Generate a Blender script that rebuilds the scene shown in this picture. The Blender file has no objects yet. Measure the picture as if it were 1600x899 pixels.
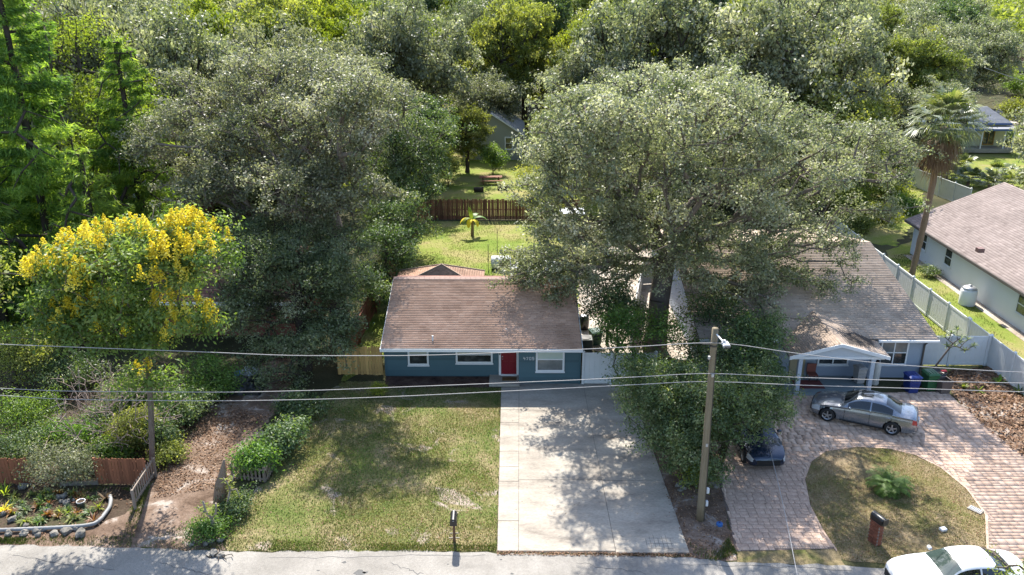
import bpy, bmesh, math, random
import numpy as np
from mathutils import Vector, Matrix

# ---------------------------------------------------------------- camera, light
SC = bpy.context.scene
COL = SC.collection
R = math.radians
CAM_H, CAM_F, CAM_T, CAM_Y = 20.5, 1300.0, R(20.44), 0.0065
cam_d = bpy.data.cameras.new("camera"); cam = bpy.data.objects.new("camera", cam_d); COL.objects.link(cam)
cam.location = (0, 0, CAM_H); cam.rotation_euler = (R(90) - CAM_T, 0, CAM_Y)
cam_d.sensor_width = 36.0; cam_d.lens = 36.0 * CAM_F / 1600.0
cam_d.clip_start = 0.3; cam_d.clip_end = 6000
SC.camera = cam
SUN_X, SUN_Y = 0.12, 0.85            # metres of shadow to the right / towards the street per metre of height
sun_el = math.atan(1 / math.hypot(SUN_X, SUN_Y)); sun_az = math.atan2(-SUN_X, SUN_Y)
W = bpy.data.worlds.new("World"); SC.world = W; W.use_nodes = True
nt = W.node_tree; sky = nt.nodes.new("ShaderNodeTexSky"); sky.sky_type = 'NISHITA'; sky.sun_disc = False
sky.sun_elevation = sun_el; sky.sun_rotation = sun_az; sky.air_density = 1.0; sky.dust_density = 1.2
nt.links.new(sky.outputs[0], nt.nodes["Background"].inputs[0]); nt.nodes["Background"].inputs[1].default_value = 0.15
sl = bpy.data.lights.new("sun", 'SUN'); sl.energy = 5.0; sl.angle = R(0.53); sl.color = (1.0, 0.95, 0.86)
so = bpy.data.objects.new("sun", sl); COL.objects.link(so)
so.rotation_euler = Vector((SUN_X, -SUN_Y, -1)).to_track_quat('-Z', 'Y').to_euler()
SC.view_settings.view_transform = 'Standard'; SC.view_settings.look = 'None'
SC.view_settings.exposure = 1.36; SC.view_settings.gamma = 1.0
SC.cycles.max_bounces = 8; SC.cycles.diffuse_bounces = 5; SC.cycles.glossy_bounces = 3; SC.cycles.transmission_bounces = 4
SC.cycles.transparent_max_bounces = 6

# ---------------------------------------------------------------- helpers
def at(px, py, z=0.0):
    """world point at height z seen at photograph pixel (px, py)"""
    u = (px - 800) / CAM_F; v = (py - 449.5) / CAM_F; c, s = math.cos(CAM_T), math.sin(CAM_T)
    t = (CAM_H - z) / (s + v * c); x, y = u * t, (c - v * s) * t
    return Vector((x * math.cos(CAM_Y) - y * math.sin(CAM_Y), x * math.sin(CAM_Y) + y * math.cos(CAM_Y), z))
def atY(px, py, Y):
    """world point on the vertical plane y = Y seen at photograph pixel (px, py)"""
    a, b = at(px, py, 0), Vector((0, 0, CAM_H)); k = Y / a.y
    return b + (a - b) * k

def tag(o, label=None, cat=None, group=None, kind=None):
    if label: o['label'] = label
    if cat: o['category'] = cat
    if group: o['group'] = group
    if kind: o['kind'] = kind
    return o
def thing(name, loc, label, cat, group=None, rz=0.0):
    o = bpy.data.objects.new(name, None); COL.objects.link(o); o.location = loc; o.rotation_euler = (0, 0, rz)
    o.empty_display_size = 0.2
    return tag(o, label, cat, group)
def link(name, me, parent=None, loc=None, rot=None, sc=None):
    o = bpy.data.objects.new(name, me); COL.objects.link(o)
    if parent is not None: o.parent = parent
    if loc is not None: o.location = loc
    if rot is not None: o.rotation_euler = rot
    if sc is not None: o.scale = sc
    return o
def copy_tree(o, parent=None):
    c = o.copy(); COL.objects.link(c)
    if parent is not None: c.parent = parent
    for ch in list(o.children): copy_tree(ch, c)
    return c

class MB:
    """collects polygons, then becomes ONE mesh"""
    def __init__(s): s.v = []; s.f = []; s.mi = []
    def add(s, vs, fs, mi=0):
        b = len(s.v); s.v += [tuple(p) for p in vs]; s.f += [tuple(i + b for i in f) for f in fs]; s.mi += [mi] * len(fs)
        return s
    def box(s, c, d, rz=0.0, mi=0, rx=0.0, ry=0.0):
        h = [k / 2 for k in d]; M = Matrix.Rotation(rz, 3, 'Z') @ Matrix.Rotation(ry, 3, 'Y') @ Matrix.Rotation(rx, 3, 'X'); c = Vector(c)
        vs = [c + M @ Vector((sx * h[0], sy * h[1], sz * h[2])) for sx in (-1, 1) for sy in (-1, 1) for sz in (-1, 1)]
        return s.add(vs, [(0, 1, 3, 2), (4, 6, 7, 5), (0, 4, 5, 1), (2, 3, 7, 6), (0, 2, 6, 4), (1, 5, 7, 3)], mi)
    def bbox(s, c, d, b=0.02, rz=0.0, mi=0):
        """box with chamfered edges"""
        h = [k / 2 for k in d]; b = min(b, min(h) * 0.9); M = Matrix.Rotation(rz, 3, 'Z'); c = Vector(c)
        bm = bmesh.new(); bmesh.ops.create_cube(bm, size=1)
        bmesh.ops.scale(bm, vec=d, verts=bm.verts); bmesh.ops.bevel(bm, geom=bm.edges[:], offset=b, segments=1, affect='EDGES')
        bm.verts.index_update()
        s.add([c + M @ q.co for q in bm.verts], [[q.index for q in f.verts] for f in bm.faces], mi); bm.free(); return s
    def tube(s, pts, rad, n=8, caps=True, mi=0):
        pts = [Vector(p) for p in pts]; m = len(pts)
        if not hasattr(rad, '__len__'): rad = [rad] * m
        vs, fs = [], []
        up = Vector((0, 0, 1)); prev = None
        for i, p in enumerate(pts):
            t = (pts[min(i + 1, m - 1)] - pts[max(i - 1, 0)]).normalized()
            if prev is None:
                a = t.cross(up if abs(t.z) < 0.9 else Vector((1, 0, 0))).normalized()
            else:
                a = (prev - t * prev.dot(t)).normalized()
            prev = a; b = t.cross(a)
            for k in range(n):
                q = 2 * math.pi * k / n; vs.append(p + (a * math.cos(q) + b * math.sin(q)) * rad[i])
        for i in range(m - 1):
            for k in range(n):
                fs.append((i * n + k, i * n + (k + 1) % n, (i + 1) * n + (k + 1) % n, (i + 1) * n + k))
        if caps:
            fs.append(tuple(range(n))[::-1]); fs.append(tuple((m - 1) * n + k for k in range(n)))
        return s.add(vs, fs, mi)
    def lathe(s, prof, c=(0, 0, 0), n=16, mi=0):
        vs, fs = [], []
        for (r, z) in prof:
            for k in range(n):
                q = 2 * math.pi * k / n; vs.append((c[0] + r * math.cos(q), c[1] + r * math.sin(q), c[2] + z))
        for i in range(len(prof) - 1):
            for k in range(n): fs.append((i * n + k, i * n + (k + 1) % n, (i + 1) * n + (k + 1) % n, (i + 1) * n + k))
        fs.append(tuple(range(n))[::-1]); fs.append(tuple((len(prof) - 1) * n + k for k in range(n)))
        return s.add(vs, fs, mi)
    def poly(s, pts, mi=0): return s.add(pts, [tuple(range(len(pts)))], mi)
    def prism(s, pts, dz, mi=0):
        n = len(pts); pts = [Vector(p) for p in pts]; lo = [p + Vector((0, 0, dz)) for p in pts]
        return s.add(pts + lo, [tuple(range(n)), tuple(range(2 * n - 1, n - 1, -1))] + [(i, i + n, (i + 1) % n + n, (i + 1) % n) for i in range(n)], mi)
    def mesh(s, name, mats, smooth=False):
        me = bpy.data.meshes.new(name); me.from_pydata(s.v, [], s.f)
        for m in (mats if isinstance(mats, (list, tuple)) else [mats]): me.materials.append(m)
        if any(s.mi): me.polygons.foreach_set('material_index', s.mi)
        bm = bmesh.new(); bm.from_mesh(me); bmesh.ops.recalc_face_normals(bm, faces=bm.faces); bm.to_mesh(me); bm.free()
        if smooth: me.shade_smooth()
        return me
    def obj(s, name, mats, parent=None, smooth=False, loc=None, rot=None):
        return link(name, s.mesh(name, mats, smooth), parent, loc, rot)

def np_mesh(name, V, F, mat, tint=None, smooth=False):
    """fast mesh from numpy arrays: F is (n,3) or (n,4)"""
    me = bpy.data.meshes.new(name); n, k = F.shape
    me.vertices.add(len(V)); me.vertices.foreach_set('co', V.astype(np.float32).ravel())
    me.loops.add(n * k); me.loops.foreach_set('vertex_index', F.astype(np.int32).ravel())
    me.polygons.add(n); me.polygons.foreach_set('loop_start', np.arange(0, n * k, k, dtype=np.int32))
    if tint is not None:
        a = me.attributes.new('tint', 'FLOAT', 'FACE'); a.data.foreach_set('value', tint.astype(np.float32))
    if smooth: me.polygons.foreach_set('use_smooth', np.ones(n, dtype=bool))
    for m in (mat if isinstance(mat, (list, tuple)) else [mat]): me.materials.append(m)
    me.update(calc_edges=True)
    return me

# ---------------------------------------------------------------- materials
GK = 0.80      # common scale of all mineral, paint and wood albedos
def mat(name, stops, scale=4.0, detail=6.0, rough=0.7, spec=0.3, metal=0.0, bump=0.0, bscale=40.0, rnd=0.0, tint=False,
        stretch=None, fine=0.0, fscale=120.0, trans=0.0, tcol=(1.9, 1.9, 0.7), coat=0.0, hue=0.0, dist=0.05, rr=0.0, k=None):
    """procedural surface: colour ramp driven by noise (or by a per-face tint), per-object value shift, grain and relief"""
    m = bpy.data.materials.new(name); m.use_nodes = True; N = m.node_tree.nodes; L = m.node_tree.links
    b = N["Principled BSDF"]; b.inputs["Roughness"].default_value = rough; b.inputs["Metallic"].default_value = metal
    b.inputs["Specular IOR Level"].default_value = spec
    if coat: b.inputs["Coat Weight"].default_value = coat; b.inputs["Coat Roughness"].default_value = 0.04
    tc = N.new("ShaderNodeTexCoord"); src = tc.outputs["Object"]
    if stretch:
        mp = N.new("ShaderNodeMapping"); mp.inputs["Scale"].default_value = stretch; L.new(src, mp.inputs[0]); src = mp.outputs[0]
    cr = N.new("ShaderNodeValToRGB"); el = cr.color_ramp.elements
    if not isinstance(stops[0], tuple) or not isinstance(stops[0][1], tuple): stops = [(i / max(1, len(stops) - 1), c) for i, c in enumerate(stops)]
    while len(el) < len(stops): el.new(0.5)
    gk = k if k else (1.0 if trans else GK)
    for e, (p, c) in zip(el, stops): e.position = p; e.color = (*[v * gk for v in c], 1)
    if tint:
        at_ = N.new("ShaderNodeAttribute"); at_.attribute_name = 'tint'; fac = at_.outputs["Fac"]
    else:
        nz = N.new("ShaderNodeTexNoise"); nz.inputs["Scale"].default_value = scale; nz.inputs["Detail"].default_value = detail
        nz.inputs["Roughness"].default_value = 0.62; L.new(src, nz.inputs["Vector"]); fac = nz.outputs["Fac"]
    L.new(fac, cr.inputs[0]); colr = cr.outputs[0]
    if fine:
        n2 = N.new("ShaderNodeTexNoise"); n2.inputs["Scale"].default_value = fscale; n2.inputs["Detail"].default_value = 3
        L.new(src, n2.inputs["Vector"])
        mr = N.new("ShaderNodeMapRange"); mr.inputs[1].default_value = 0.3; mr.inputs[2].default_value = 0.7
        mr.inputs[3].default_value = 1 - fine; mr.inputs[4].default_value = 1 + fine; L.new(n2.outputs["Fac"], mr.inputs[0])
        mx = N.new("ShaderNodeVectorMath"); mx.operation = 'SCALE'; L.new(colr, mx.inputs[0]); L.new(mr.outputs[0], mx.inputs["Scale"]); colr = mx.outputs[0]
    if rnd or hue:
        oi = N.new("ShaderNodeObjectInfo"); hs = N.new("ShaderNodeHueSaturation"); L.new(colr, hs.inputs["Color"])
        mr = N.new("ShaderNodeMapRange"); mr.inputs[3].default_value = 1 - rnd; mr.inputs[4].default_value = 1 + rnd
        L.new(oi.outputs["Random"], mr.inputs[0]); L.new(mr.outputs[0], hs.inputs["Value"])
        if hue:
            mm = N.new("ShaderNodeMath"); mm.operation = 'MULTIPLY'; mm.inputs[1].default_value = 7.31; L.new(oi.outputs["Random"], mm.inputs[0])
            fr = N.new("ShaderNodeMath"); fr.operation = 'FRACT'; L.new(mm.outputs[0], fr.inputs[0])
            mh = N.new("ShaderNodeMapRange"); mh.inputs[3].default_value = 0.5 - hue; mh.inputs[4].default_value = 0.5 + hue
            L.new(fr.outputs[0], mh.inputs[0]); L.new(mh.outputs[0], hs.inputs["Hue"])
        colr = hs.outputs[0]
    L.new(colr, b.inputs["Base Color"])
    if rr:
        m2 = N.new("ShaderNodeMapRange"); m2.inputs[3].default_value = rough - rr; m2.inputs[4].default_value = rough + rr
        L.new(fac, m2.inputs[0]); L.new(m2.outputs[0], b.inputs["Roughness"])
    if bump:
        nb = N.new("ShaderNodeTexNoise"); nb.inputs["Scale"].default_value = bscale; nb.inputs["Detail"].default_value = 4
        L.new(src, nb.inputs["Vector"]); bp = N.new("ShaderNodeBump"); bp.inputs["Strength"].default_value = bump
        bp.inputs["Distance"].default_value = dist; L.new(nb.outputs["Fac"], bp.inputs["Height"]); L.new(bp.outputs[0], b.inputs["Normal"])
    if trans:
        tr = N.new("ShaderNodeBsdfTranslucent"); sc_ = N.new("ShaderNodeVectorMath"); sc_.operation = 'MULTIPLY'
        sc_.inputs[1].default_value = tcol; L.new(colr, sc_.inputs[0]); L.new(sc_.outputs[0], tr.inputs[0])
        ms = N.new("ShaderNodeMixShader"); ms.inputs[0].default_value = trans; out = N["Material Output"]
        L.new(b.outputs[0], ms.inputs[1]); L.new(tr.outputs[0], ms.inputs[2]); L.new(ms.outputs[0], out.inputs["Surface"])
    return m

def glass_mat(name, col=(0.02, 0.03, 0.035), rough=0.05):
    return mat(name, [col, tuple(min(1, k * 1.6) for k in col)], scale=1.2, rough=rough, spec=0.8)

WHITE = mat("white_paint", [(0.72, 0.73, 0.74), (0.82, 0.82, 0.82)], scale=3, rough=0.5, fine=0.04)
VINYL = mat("white_vinyl", [(0.62, 0.64, 0.64), (0.80, 0.81, 0.82)], scale=1.6, rough=0.4, rnd=0.04)
VINYL_OLD = mat("mildewed_vinyl", [(0.56, 0.58, 0.48), (0.72, 0.74, 0.69), (0.80, 0.81, 0.80)], scale=1.3, rough=0.5, rnd=0.06)
BLUE = mat("blue_siding", [(0.05, 0.106, 0.13), (0.066, 0.13, 0.155)], scale=1.5, rough=0.55, rnd=0.13, fine=0.05)
RED = mat("red_door_paint", [(0.19, 0.012, 0.022), (0.25, 0.02, 0.03)], scale=2, rough=0.35)
DARKGLASS = mat("window_glass", [(0.3, (0.012, 0.015, 0.016)), (0.5, (0.04, 0.045, 0.045)), (0.72, (0.16, 0.165, 0.16))], scale=1.1, detail=3, rough=0.06, spec=0.8)  # mottled paler tones stand in for reflections, put into the colour
GREENGLASS = mat("pale_blind", [(0.42, 0.52, 0.46), (0.55, 0.62, 0.55)], scale=1.4, rough=0.15, spec=0.6)
GREYGLASS = mat("painted_reflection_glass", [(0.06, 0.065, 0.06), (0.34, 0.35, 0.34)], scale=2.2, rough=0.12, spec=0.6)  # the grey reflection in the panes is painted as base colour
SHINGLE = mat("brown_shingle", [(0.0, (0.30, 0.18, 0.125)), (0.4, (0.42, 0.265, 0.19)), (0.75, (0.50, 0.33, 0.245)), (1.0, (0.60, 0.43, 0.335))], tint=True, rough=0.9, spec=0.15, fine=0.2, fscale=0.9, k=0.90)
SHINGLE_G = mat("grey_brown_shingle", [(0.0, (0.27, 0.205, 0.16)), (0.4, (0.385, 0.30, 0.24)), (0.75, (0.46, 0.365, 0.30)), (1.0, (0.55, 0.45, 0.38))], tint=True, rough=0.9, spec=0.15, fine=0.16, fscale=1.0, k=0.88)
SHINGLE_M = mat("mauve_brown_shingle", [(0.0, (0.22, 0.175, 0.16)), (0.45, (0.32, 0.262, 0.242)), (0.75, (0.385, 0.32, 0.297)), (1.0, (0.45, 0.38, 0.355))], tint=True, rough=0.9, spec=0.15, fine=0.12, fscale=0.8)
SHINGLE_R = mat("red_brown_shingle", [(0.0, (0.14, 0.07, 0.06)), (0.5, (0.24, 0.13, 0.11)), (1.0, (0.36, 0.22, 0.19))], tint=True, rough=0.9, spec=0.15, fine=0.2, fscale=1.0)
SHINGLE_S = mat("slate_blue_shingle", [(0.0, (0.25, 0.26, 0.29)), (0.5, (0.36, 0.37, 0.40)), (1.0, (0.46, 0.47, 0.50))], tint=True, rough=0.85, spec=0.2, fine=0.1, fscale=1.0)
STUCCO = mat("pale_stucco", [(0.66, 0.69, 0.70), (0.74, 0.76, 0.76)], scale=0.8, rough=0.9, bump=0.4, bscale=60, fine=0.05)
GREYBLUE = mat("grey_blue_stucco", [(0.31, 0.36, 0.43), (0.37, 0.42, 0.49)], scale=1.0, rough=0.85, bump=0.3, bscale=50)
SAGE = mat("sage_siding", [(0.33, 0.34, 0.29), (0.39, 0.40, 0.34)], scale=1.0, rough=0.8, rnd=0.05)
CREAM = mat("pale_yellow_wall", [(0.55, 0.55, 0.36), (0.62, 0.61, 0.42)], scale=1.0, rough=0.8)
TRIMBLUE = mat("blue_trim", [(0.07, 0.13, 0.30), (0.1, 0.17, 0.36)], scale=2, rough=0.6)
REDWALL = mat("brick_red_wall", [(0.22, 0.075, 0.055), (0.30, 0.11, 0.08)], scale=3, rough=0.85)
WOOD_Y = mat("yellow_cedar", [(0.36, 0.20, 0.07), (0.54, 0.33, 0.12), (0.62, 0.42, 0.19)], scale=2.5, rough=0.75, rnd=0.25, stretch=(6, 6, 0.6))
WOOD_R = mat("red_cedar", [(0.20, 0.075, 0.04), (0.33, 0.13, 0.065)], scale=3, rough=0.75, rnd=0.22, stretch=(6, 6, 0.6))
WOOD_D = mat("dark_stained_wood", [(0.07, 0.03, 0.018), (0.20, 0.085, 0.045), (0.33, 0.21, 0.16)], scale=2.5, rough=0.8, rnd=0.45, stretch=(7, 7, 0.7))
WOOD_G = mat("grey_weathered_wood", [(0.19, 0.15, 0.12), (0.36, 0.30, 0.25)], scale=3, rough=0.85, rnd=0.2, stretch=(6, 6, 0.6))
POLEWOOD = mat("pole_wood", [(0.12, 0.092, 0.058), (0.25, 0.20, 0.13), (0.34, 0.285, 0.20)], scale=3.2, rough=0.85, stretch=(5, 5, 0.25), bump=0.6, bscale=18, fine=0.15, fscale=30)
BARK = mat("grey_bark", [(0.07, 0.055, 0.045), (0.19, 0.155, 0.13), (0.27, 0.235, 0.21)], scale=3.5, rough=0.95, spec=0.1, stretch=(2, 2, 0.5), bump=0.8, bscale=14)
BARK_D = mat("dark_bark", [(0.035, 0.028, 0.022), (0.11, 0.09, 0.075)], scale=3, rough=0.95, spec=0.1, bump=0.6, bscale=14)
TWIG = mat("dry_twig", [(0.26, 0.185, 0.155), (0.45, 0.36, 0.32)], scale=3, rough=0.9, spec=0.1)
PALMBARK = mat("palm_bark", [(0.18, 0.125, 0.09), (0.34, 0.255, 0.19)], scale=4, rough=0.95, spec=0.1, stretch=(1, 1, 3), bump=0.8, bscale=10)
BLACK = mat("black_enamel", [(0.012, 0.012, 0.014), (0.02, 0.02, 0.022)], scale=3, rough=0.3, spec=0.5)
STEEL = mat("galvanised_steel", [(0.42, 0.43, 0.44), (0.56, 0.57, 0.58)], scale=6, rough=0.4, metal=0.6)
DARKMETAL = mat("dark_metal", [(0.05, 0.05, 0.05), (0.09, 0.085, 0.08)], scale=5, rough=0.5, metal=0.5)
WIREMAT = mat("pale_cable", [(0.33, 0.31, 0.30), (0.46, 0.44, 0.43)], scale=3, rough=0.6)
CONC = mat("bleached_concrete", [(0.30, (0.15, 0.13, 0.11)), (0.42, (0.265, 0.235, 0.198)), (0.55, (0.325, 0.293, 0.248)), (0.72, (0.385, 0.352, 0.30))], scale=0.55, stretch=(0.7, 1.8, 1), detail=9, rough=0.9, spec=0.2, fine=0.16, fscale=14, bump=0.15, bscale=60, rnd=0.05, k=0.98)
BRICK = mat("red_brick", [(0.19, 0.065, 0.04), (0.31, 0.125, 0.08)], scale=6, rough=0.9, spec=0.1, rnd=0.25, fine=0.2, fscale=30)
MORTAR = mat("mortar", [(0.26, 0.23, 0.2), (0.34, 0.31, 0.28)], scale=10, rough=0.95, spec=0.1)
PAVER = mat("pink_paver", [(0.25, (0.33, 0.22, 0.165)), (0.5, (0.47, 0.34, 0.262)), (0.75, (0.56, 0.425, 0.335))], scale=1.6, detail=8, rough=0.85, spec=0.2, rnd=0.09, fine=0.14, fscale=22, bump=0.2, bscale=30, k=0.86)
PAVERT = mat("pink_paver_far", [(0.0, (0.42, 0.295, 0.225)), (0.5, (0.48, 0.348, 0.27)), (1.0, (0.54, 0.40, 0.315))], tint=True, rough=0.85, spec=0.2, fine=0.2, fscale=1.6, k=0.86)
RUBBER = mat("tyre_rubber", [(0.015, 0.015, 0.015), (0.03, 0.03, 0.03)], scale=8, rough=0.8)
STONE = mat("pale_limestone", [(0.09, 0.085, 0.075), (0.36, 0.335, 0.30)], scale=5, rough=0.95, spec=0.1, bump=0.8, bscale=12, rnd=0.25)
def leafmat(name, stops, trans=0.30, rough=0.42, spec=0.45, rnd=0.12, hue=0.012, tcol=(1.9, 1.9, 0.7), k=None):
    return mat(name, stops, k=k, tint=True, rough=rough, spec=spec, trans=trans, rnd=rnd, hue=hue, tcol=tcol)
L_OAK = leafmat("live_oak_leaf", [(0.0, (0.08, 0.098, 0.048)), (0.45, (0.18, 0.195, 0.115)), (0.8, (0.295, 0.295, 0.21)), (1.0, (0.46, 0.44, 0.36))], trans=0.37, rough=0.5, spec=0.38, tcol=(1.5, 1.6, 0.92))  # whitish ramp end paints highlights on the leaf tufts into the colour
L_LAUREL = leafmat("laurel_leaf", [(0.0, (0.040, 0.075, 0.030)), (0.55, (0.095, 0.14, 0.058)), (0.9, (0.18, 0.22, 0.11)), (1.0, (0.30, 0.32, 0.20))], trans=0.34, rough=0.5, spec=0.35)
L_OLIVE = leafmat("olive_leaf", [(0.0, (0.080, 0.105, 0.026)), (0.5, (0.175, 0.205, 0.056)), (1.0, (0.31, 0.315, 0.12))], trans=0.42, rough=0.6, spec=0.22)
L_LIME = leafmat("lime_leaf", [(0.0, (0.09, 0.13, 0.018)), (0.5, (0.19, 0.235, 0.036)), (1.0, (0.31, 0.34, 0.07))], trans=0.42, rough=0.6, spec=0.18)
L_CONIF = leafmat("feathery_needle", [(0.0, (0.045, 0.095, 0.03)), (0.5, (0.15, 0.235, 0.055)), (1.0, (0.31, 0.39, 0.09))], trans=0.46, rough=0.6, spec=0.2)
L_YELLOW = leafmat("yellow_blossom", [(0.0, (0.46, 0.36, 0.03)), (0.5, (0.66, 0.545, 0.06)), (1.0, (0.74, 0.67, 0.18))], trans=0.35, rough=0.7, spec=0.1, hue=0.0, rnd=0.0, k=0.88)
L_GREEN = leafmat("fresh_leaf", [(0.0, (0.045, 0.095, 0.022)), (0.5, (0.10, 0.18, 0.04)), (1.0, (0.19, 0.28, 0.07))], trans=0.4, rough=0.5, spec=0.3)
L_PALM = leafmat("palm_frond", [(0.0, (0.06, 0.095, 0.028)), (0.6, (0.15, 0.19, 0.07)), (1.0, (0.30, 0.31, 0.18))], trans=0.3, rough=0.36, spec=0.5, k=0.85)
L_DEAD = leafmat("dead_frond", [(0.0, (0.10, 0.06, 0.035)), (0.6, (0.2, 0.135, 0.085)), (1.0, (0.33, 0.25, 0.17))], trans=0.2, rough=0.7, spec=0.2, hue=0, k=0.85)
L_RUST = leafmat("orange_red_leaf", [(0.0, (0.10, 0.03, 0.02)), (0.5, (0.22, 0.10, 0.035)), (1.0, (0.36, 0.25, 0.07))], trans=0.3, rough=0.5, hue=0.02, k=0.8)
L_GRASS = leafmat("grass_blade", [(0.0, (0.065, 0.095, 0.022)), (0.45, (0.125, 0.15, 0.04)), (0.7, (0.20, 0.185, 0.075)), (1.0, (0.34, 0.28, 0.15))], trans=0.2, rough=0.6, spec=0.2, hue=0, k=0.8)
L_LITTER = leafmat("dry_leaf", [(0.0, (0.10, 0.05, 0.03)), (0.5, (0.22, 0.125, 0.075)), (1.0, (0.42, 0.29, 0.2))], trans=0.1, rough=0.8, spec=0.1, hue=0, k=0.8)
# ---------------------------------------------------------------- the setting: ground, road, drives, lawns
rng = np.random.default_rng(7); random.seed(7)
def jag(pts, step=0.35, amp=0.08, seed=0):
    r = random.Random(seed); out = []
    for i, p in enumerate(pts):
        q = pts[(i + 1) % len(pts)]; d = q - p; n = max(1, int(d.length / step)); nv = Vector((-d.y, d.x, 0)).normalized() if d.length > 0 else Vector()
        for k in range(n):
            out.append(p + d * (k / n) + (nv * r.uniform(-amp, amp) if amp else Vector()))
    return out
def sheet(name, pts, m, z, amp=0.1, step=0.35, seed=1):
    pts = [Vector((p[0], p[1], z)) for p in pts]
    q = jag(pts, step, amp, seed) if amp else pts
    mb = MB(); mb.poly(q); o = mb.obj(name, m); o['kind'] = 'structure'; return o
def px(*pp): return [at(x, y) for x, y in pp]
def inside(P, poly):
    x, y = P[:, 0], P[:, 1]; r = np.zeros(len(P), bool); n = len(poly)
    for i in range(n):
        x1, y1 = poly[i][0], poly[i][1]; x2, y2 = poly[(i + 1) % n][0], poly[(i + 1) % n][1]
        c = ((y1 > y) != (y2 > y)); t = np.where(c, (y - y1) / (y2 - y1 + 1e-12), 0); r ^= c & (x < x1 + t * (x2 - x1))
    return r
def sample(poly, n, r=rng):
    lo = np.array([min(p[0] for p in poly), min(p[1] for p in poly)]); hi = np.array([max(p[0] for p in poly), max(p[1] for p in poly)])
    out = np.zeros((0, 2))
    while len(out) < n:
        c = lo + r.random((n * 2, 2)) * (hi - lo); out = np.vstack([out, c[inside(c, poly)]])
    return out[:n]
def vnoise(P, f, seed):
    """cheap smooth value noise 0..1 on 2-D points"""
    r = np.random.default_rng(seed); G = r.random((64, 64)); q = P * f; i = np.floor(q).astype(int); t = q - i; t = t * t * (3 - 2 * t)
    g = lambda a, b: G[(i[:, 0] + a) % 64, (i[:, 1] + b) % 64]
    return (g(0, 0) * (1 - t[:, 0]) + g(1, 0) * t[:, 0]) * (1 - t[:, 1]) + (g(0, 1) * (1 - t[:, 0]) + g(1, 1) * t[:, 0]) * t[:, 1]

def soil_mat(name, cols, big=0.35, thr=((0.35, 0.62)), fine=0.3, sand=None, sthr=(0.60, 0.68), sscale=0.45):
    """two scales of noise mixing three colours, optional bare sandy patches, heavy grain"""
    m = bpy.data.materials.new(name); m.use_nodes = True; N = m.node_tree.nodes; L = m.node_tree.links; b = N["Principled BSDF"]
    b.inputs["Roughness"].default_value = 0.95; b.inputs["Specular IOR Level"].default_value = 0.1
    tc = N.new("ShaderNodeTexCoord")
    def nz(s, d=6, w=0.0):
        n = N.new("ShaderNodeTexNoise"); n.inputs["Scale"].default_value = s; n.inputs["Detail"].default_value = d; n.inputs["Roughness"].default_value = 0.65
        n.inputs["Distortion"].default_value = w; L.new(tc.outputs["Object"], n.inputs["Vector"]); return n.outputs["Fac"]
    def ramp(f, st, gk=1.0):
        r = N.new("ShaderNodeValToRGB"); e = r.color_ramp.elements
        while len(e) < len(st): e.new(0.5)
        for k, (p, c) in zip(e, st): k.position = p; k.color = (*[v * gk for v in c], 1)
        L.new(f, r.inputs[0]); return r.outputs[0]
    def mix(f, a, c):
        x = N.new("ShaderNodeMix"); x.data_type = 'RGBA'; L.new(f, x.inputs[0]); L.new(a, x.inputs[6]); L.new(c, x.inputs[7]); return x.outputs[2]
    base = ramp(nz(big, 8, 0.4), [(thr[0], cols[0]), ((thr[0] + thr[1]) / 2, cols[1]), (thr[1], cols[2])], GK)
    g = ramp(nz(9.0, 5), [(0.3, (1 - fine,) * 3), (0.7, (1 + fine,) * 3)])
    g2 = ramp(nz(38.0, 3), [(0.3, (1 - fine,) * 3), (0.7, (1 + fine,) * 3)])
    v = N.new("ShaderNodeVectorMath"); v.operation = 'MULTIPLY'; L.new(base, v.inputs[0]); L.new(g, v.inputs[1])
    v2 = N.new("ShaderNodeVectorMath"); v2.operation = 'MULTIPLY'; L.new(v.outputs[0], v2.inputs[0]); L.new(g2, v2.inputs[1]); c = v2.outputs[0]
    if sand:
        s = ramp(nz(sscale, 9, 0.8), [(sthr[0], (0, 0, 0)), (sthr[1], (1, 1, 1))]); sc_ = ramp(nz(12, 5), [(0.3, tuple(k * 0.75 for k in sand)), (0.7, sand)], GK)
        c = mix(s, c, sc_)
    L.new(c, b.inputs["Base Color"])
    bp = N.new("ShaderNodeBump"); bp.inputs["Strength"].default_value = 0.6; bp.inputs["Distance"].default_value = 0.04
    L.new(nz(26, 4), bp.inputs["Height"]); L.new(bp.outputs[0], b.inputs["Normal"])
    return m
G_WOOD = soil_mat("woodland_floor", [(0.035, 0.042, 0.018), (0.062, 0.06, 0.032), (0.09, 0.09, 0.04)], big=0.12)
G_LAWN = soil_mat("patchy_lawn", [(0.105, 0.135, 0.036), (0.165, 0.165, 0.06), (0.26, 0.215, 0.115)], big=0.5, fine=0.42, sand=(0.44, 0.36, 0.30), sthr=(0.57, 0.64))
G_BACK = soil_mat("back_lawn_grass", [(0.14, 0.20, 0.03), (0.20, 0.235, 0.05), (0.28, 0.25, 0.10)], big=0.3, fine=0.22, sand=(0.36, 0.28, 0.2), sthr=(0.66, 0.74))
G_DIRT = soil_mat("leaf_strewn_dirt", [(0.10, 0.066, 0.046), (0.18, 0.125, 0.092), (0.25, 0.185, 0.145)], big=0.6, sand=(0.46, 0.40, 0.35), sthr=(0.56, 0.63), sscale=0.6)
G_BED = soil_mat("garden_soil", [(0.045, 0.032, 0.022), (0.08, 0.058, 0.042), (0.06, 0.075, 0.03)], big=0.7)
G_MULCH = soil_mat("brown_mulch", [(0.06, 0.035, 0.028), (0.10, 0.06, 0.05), (0.135, 0.09, 0.07)], big=1.2)
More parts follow.
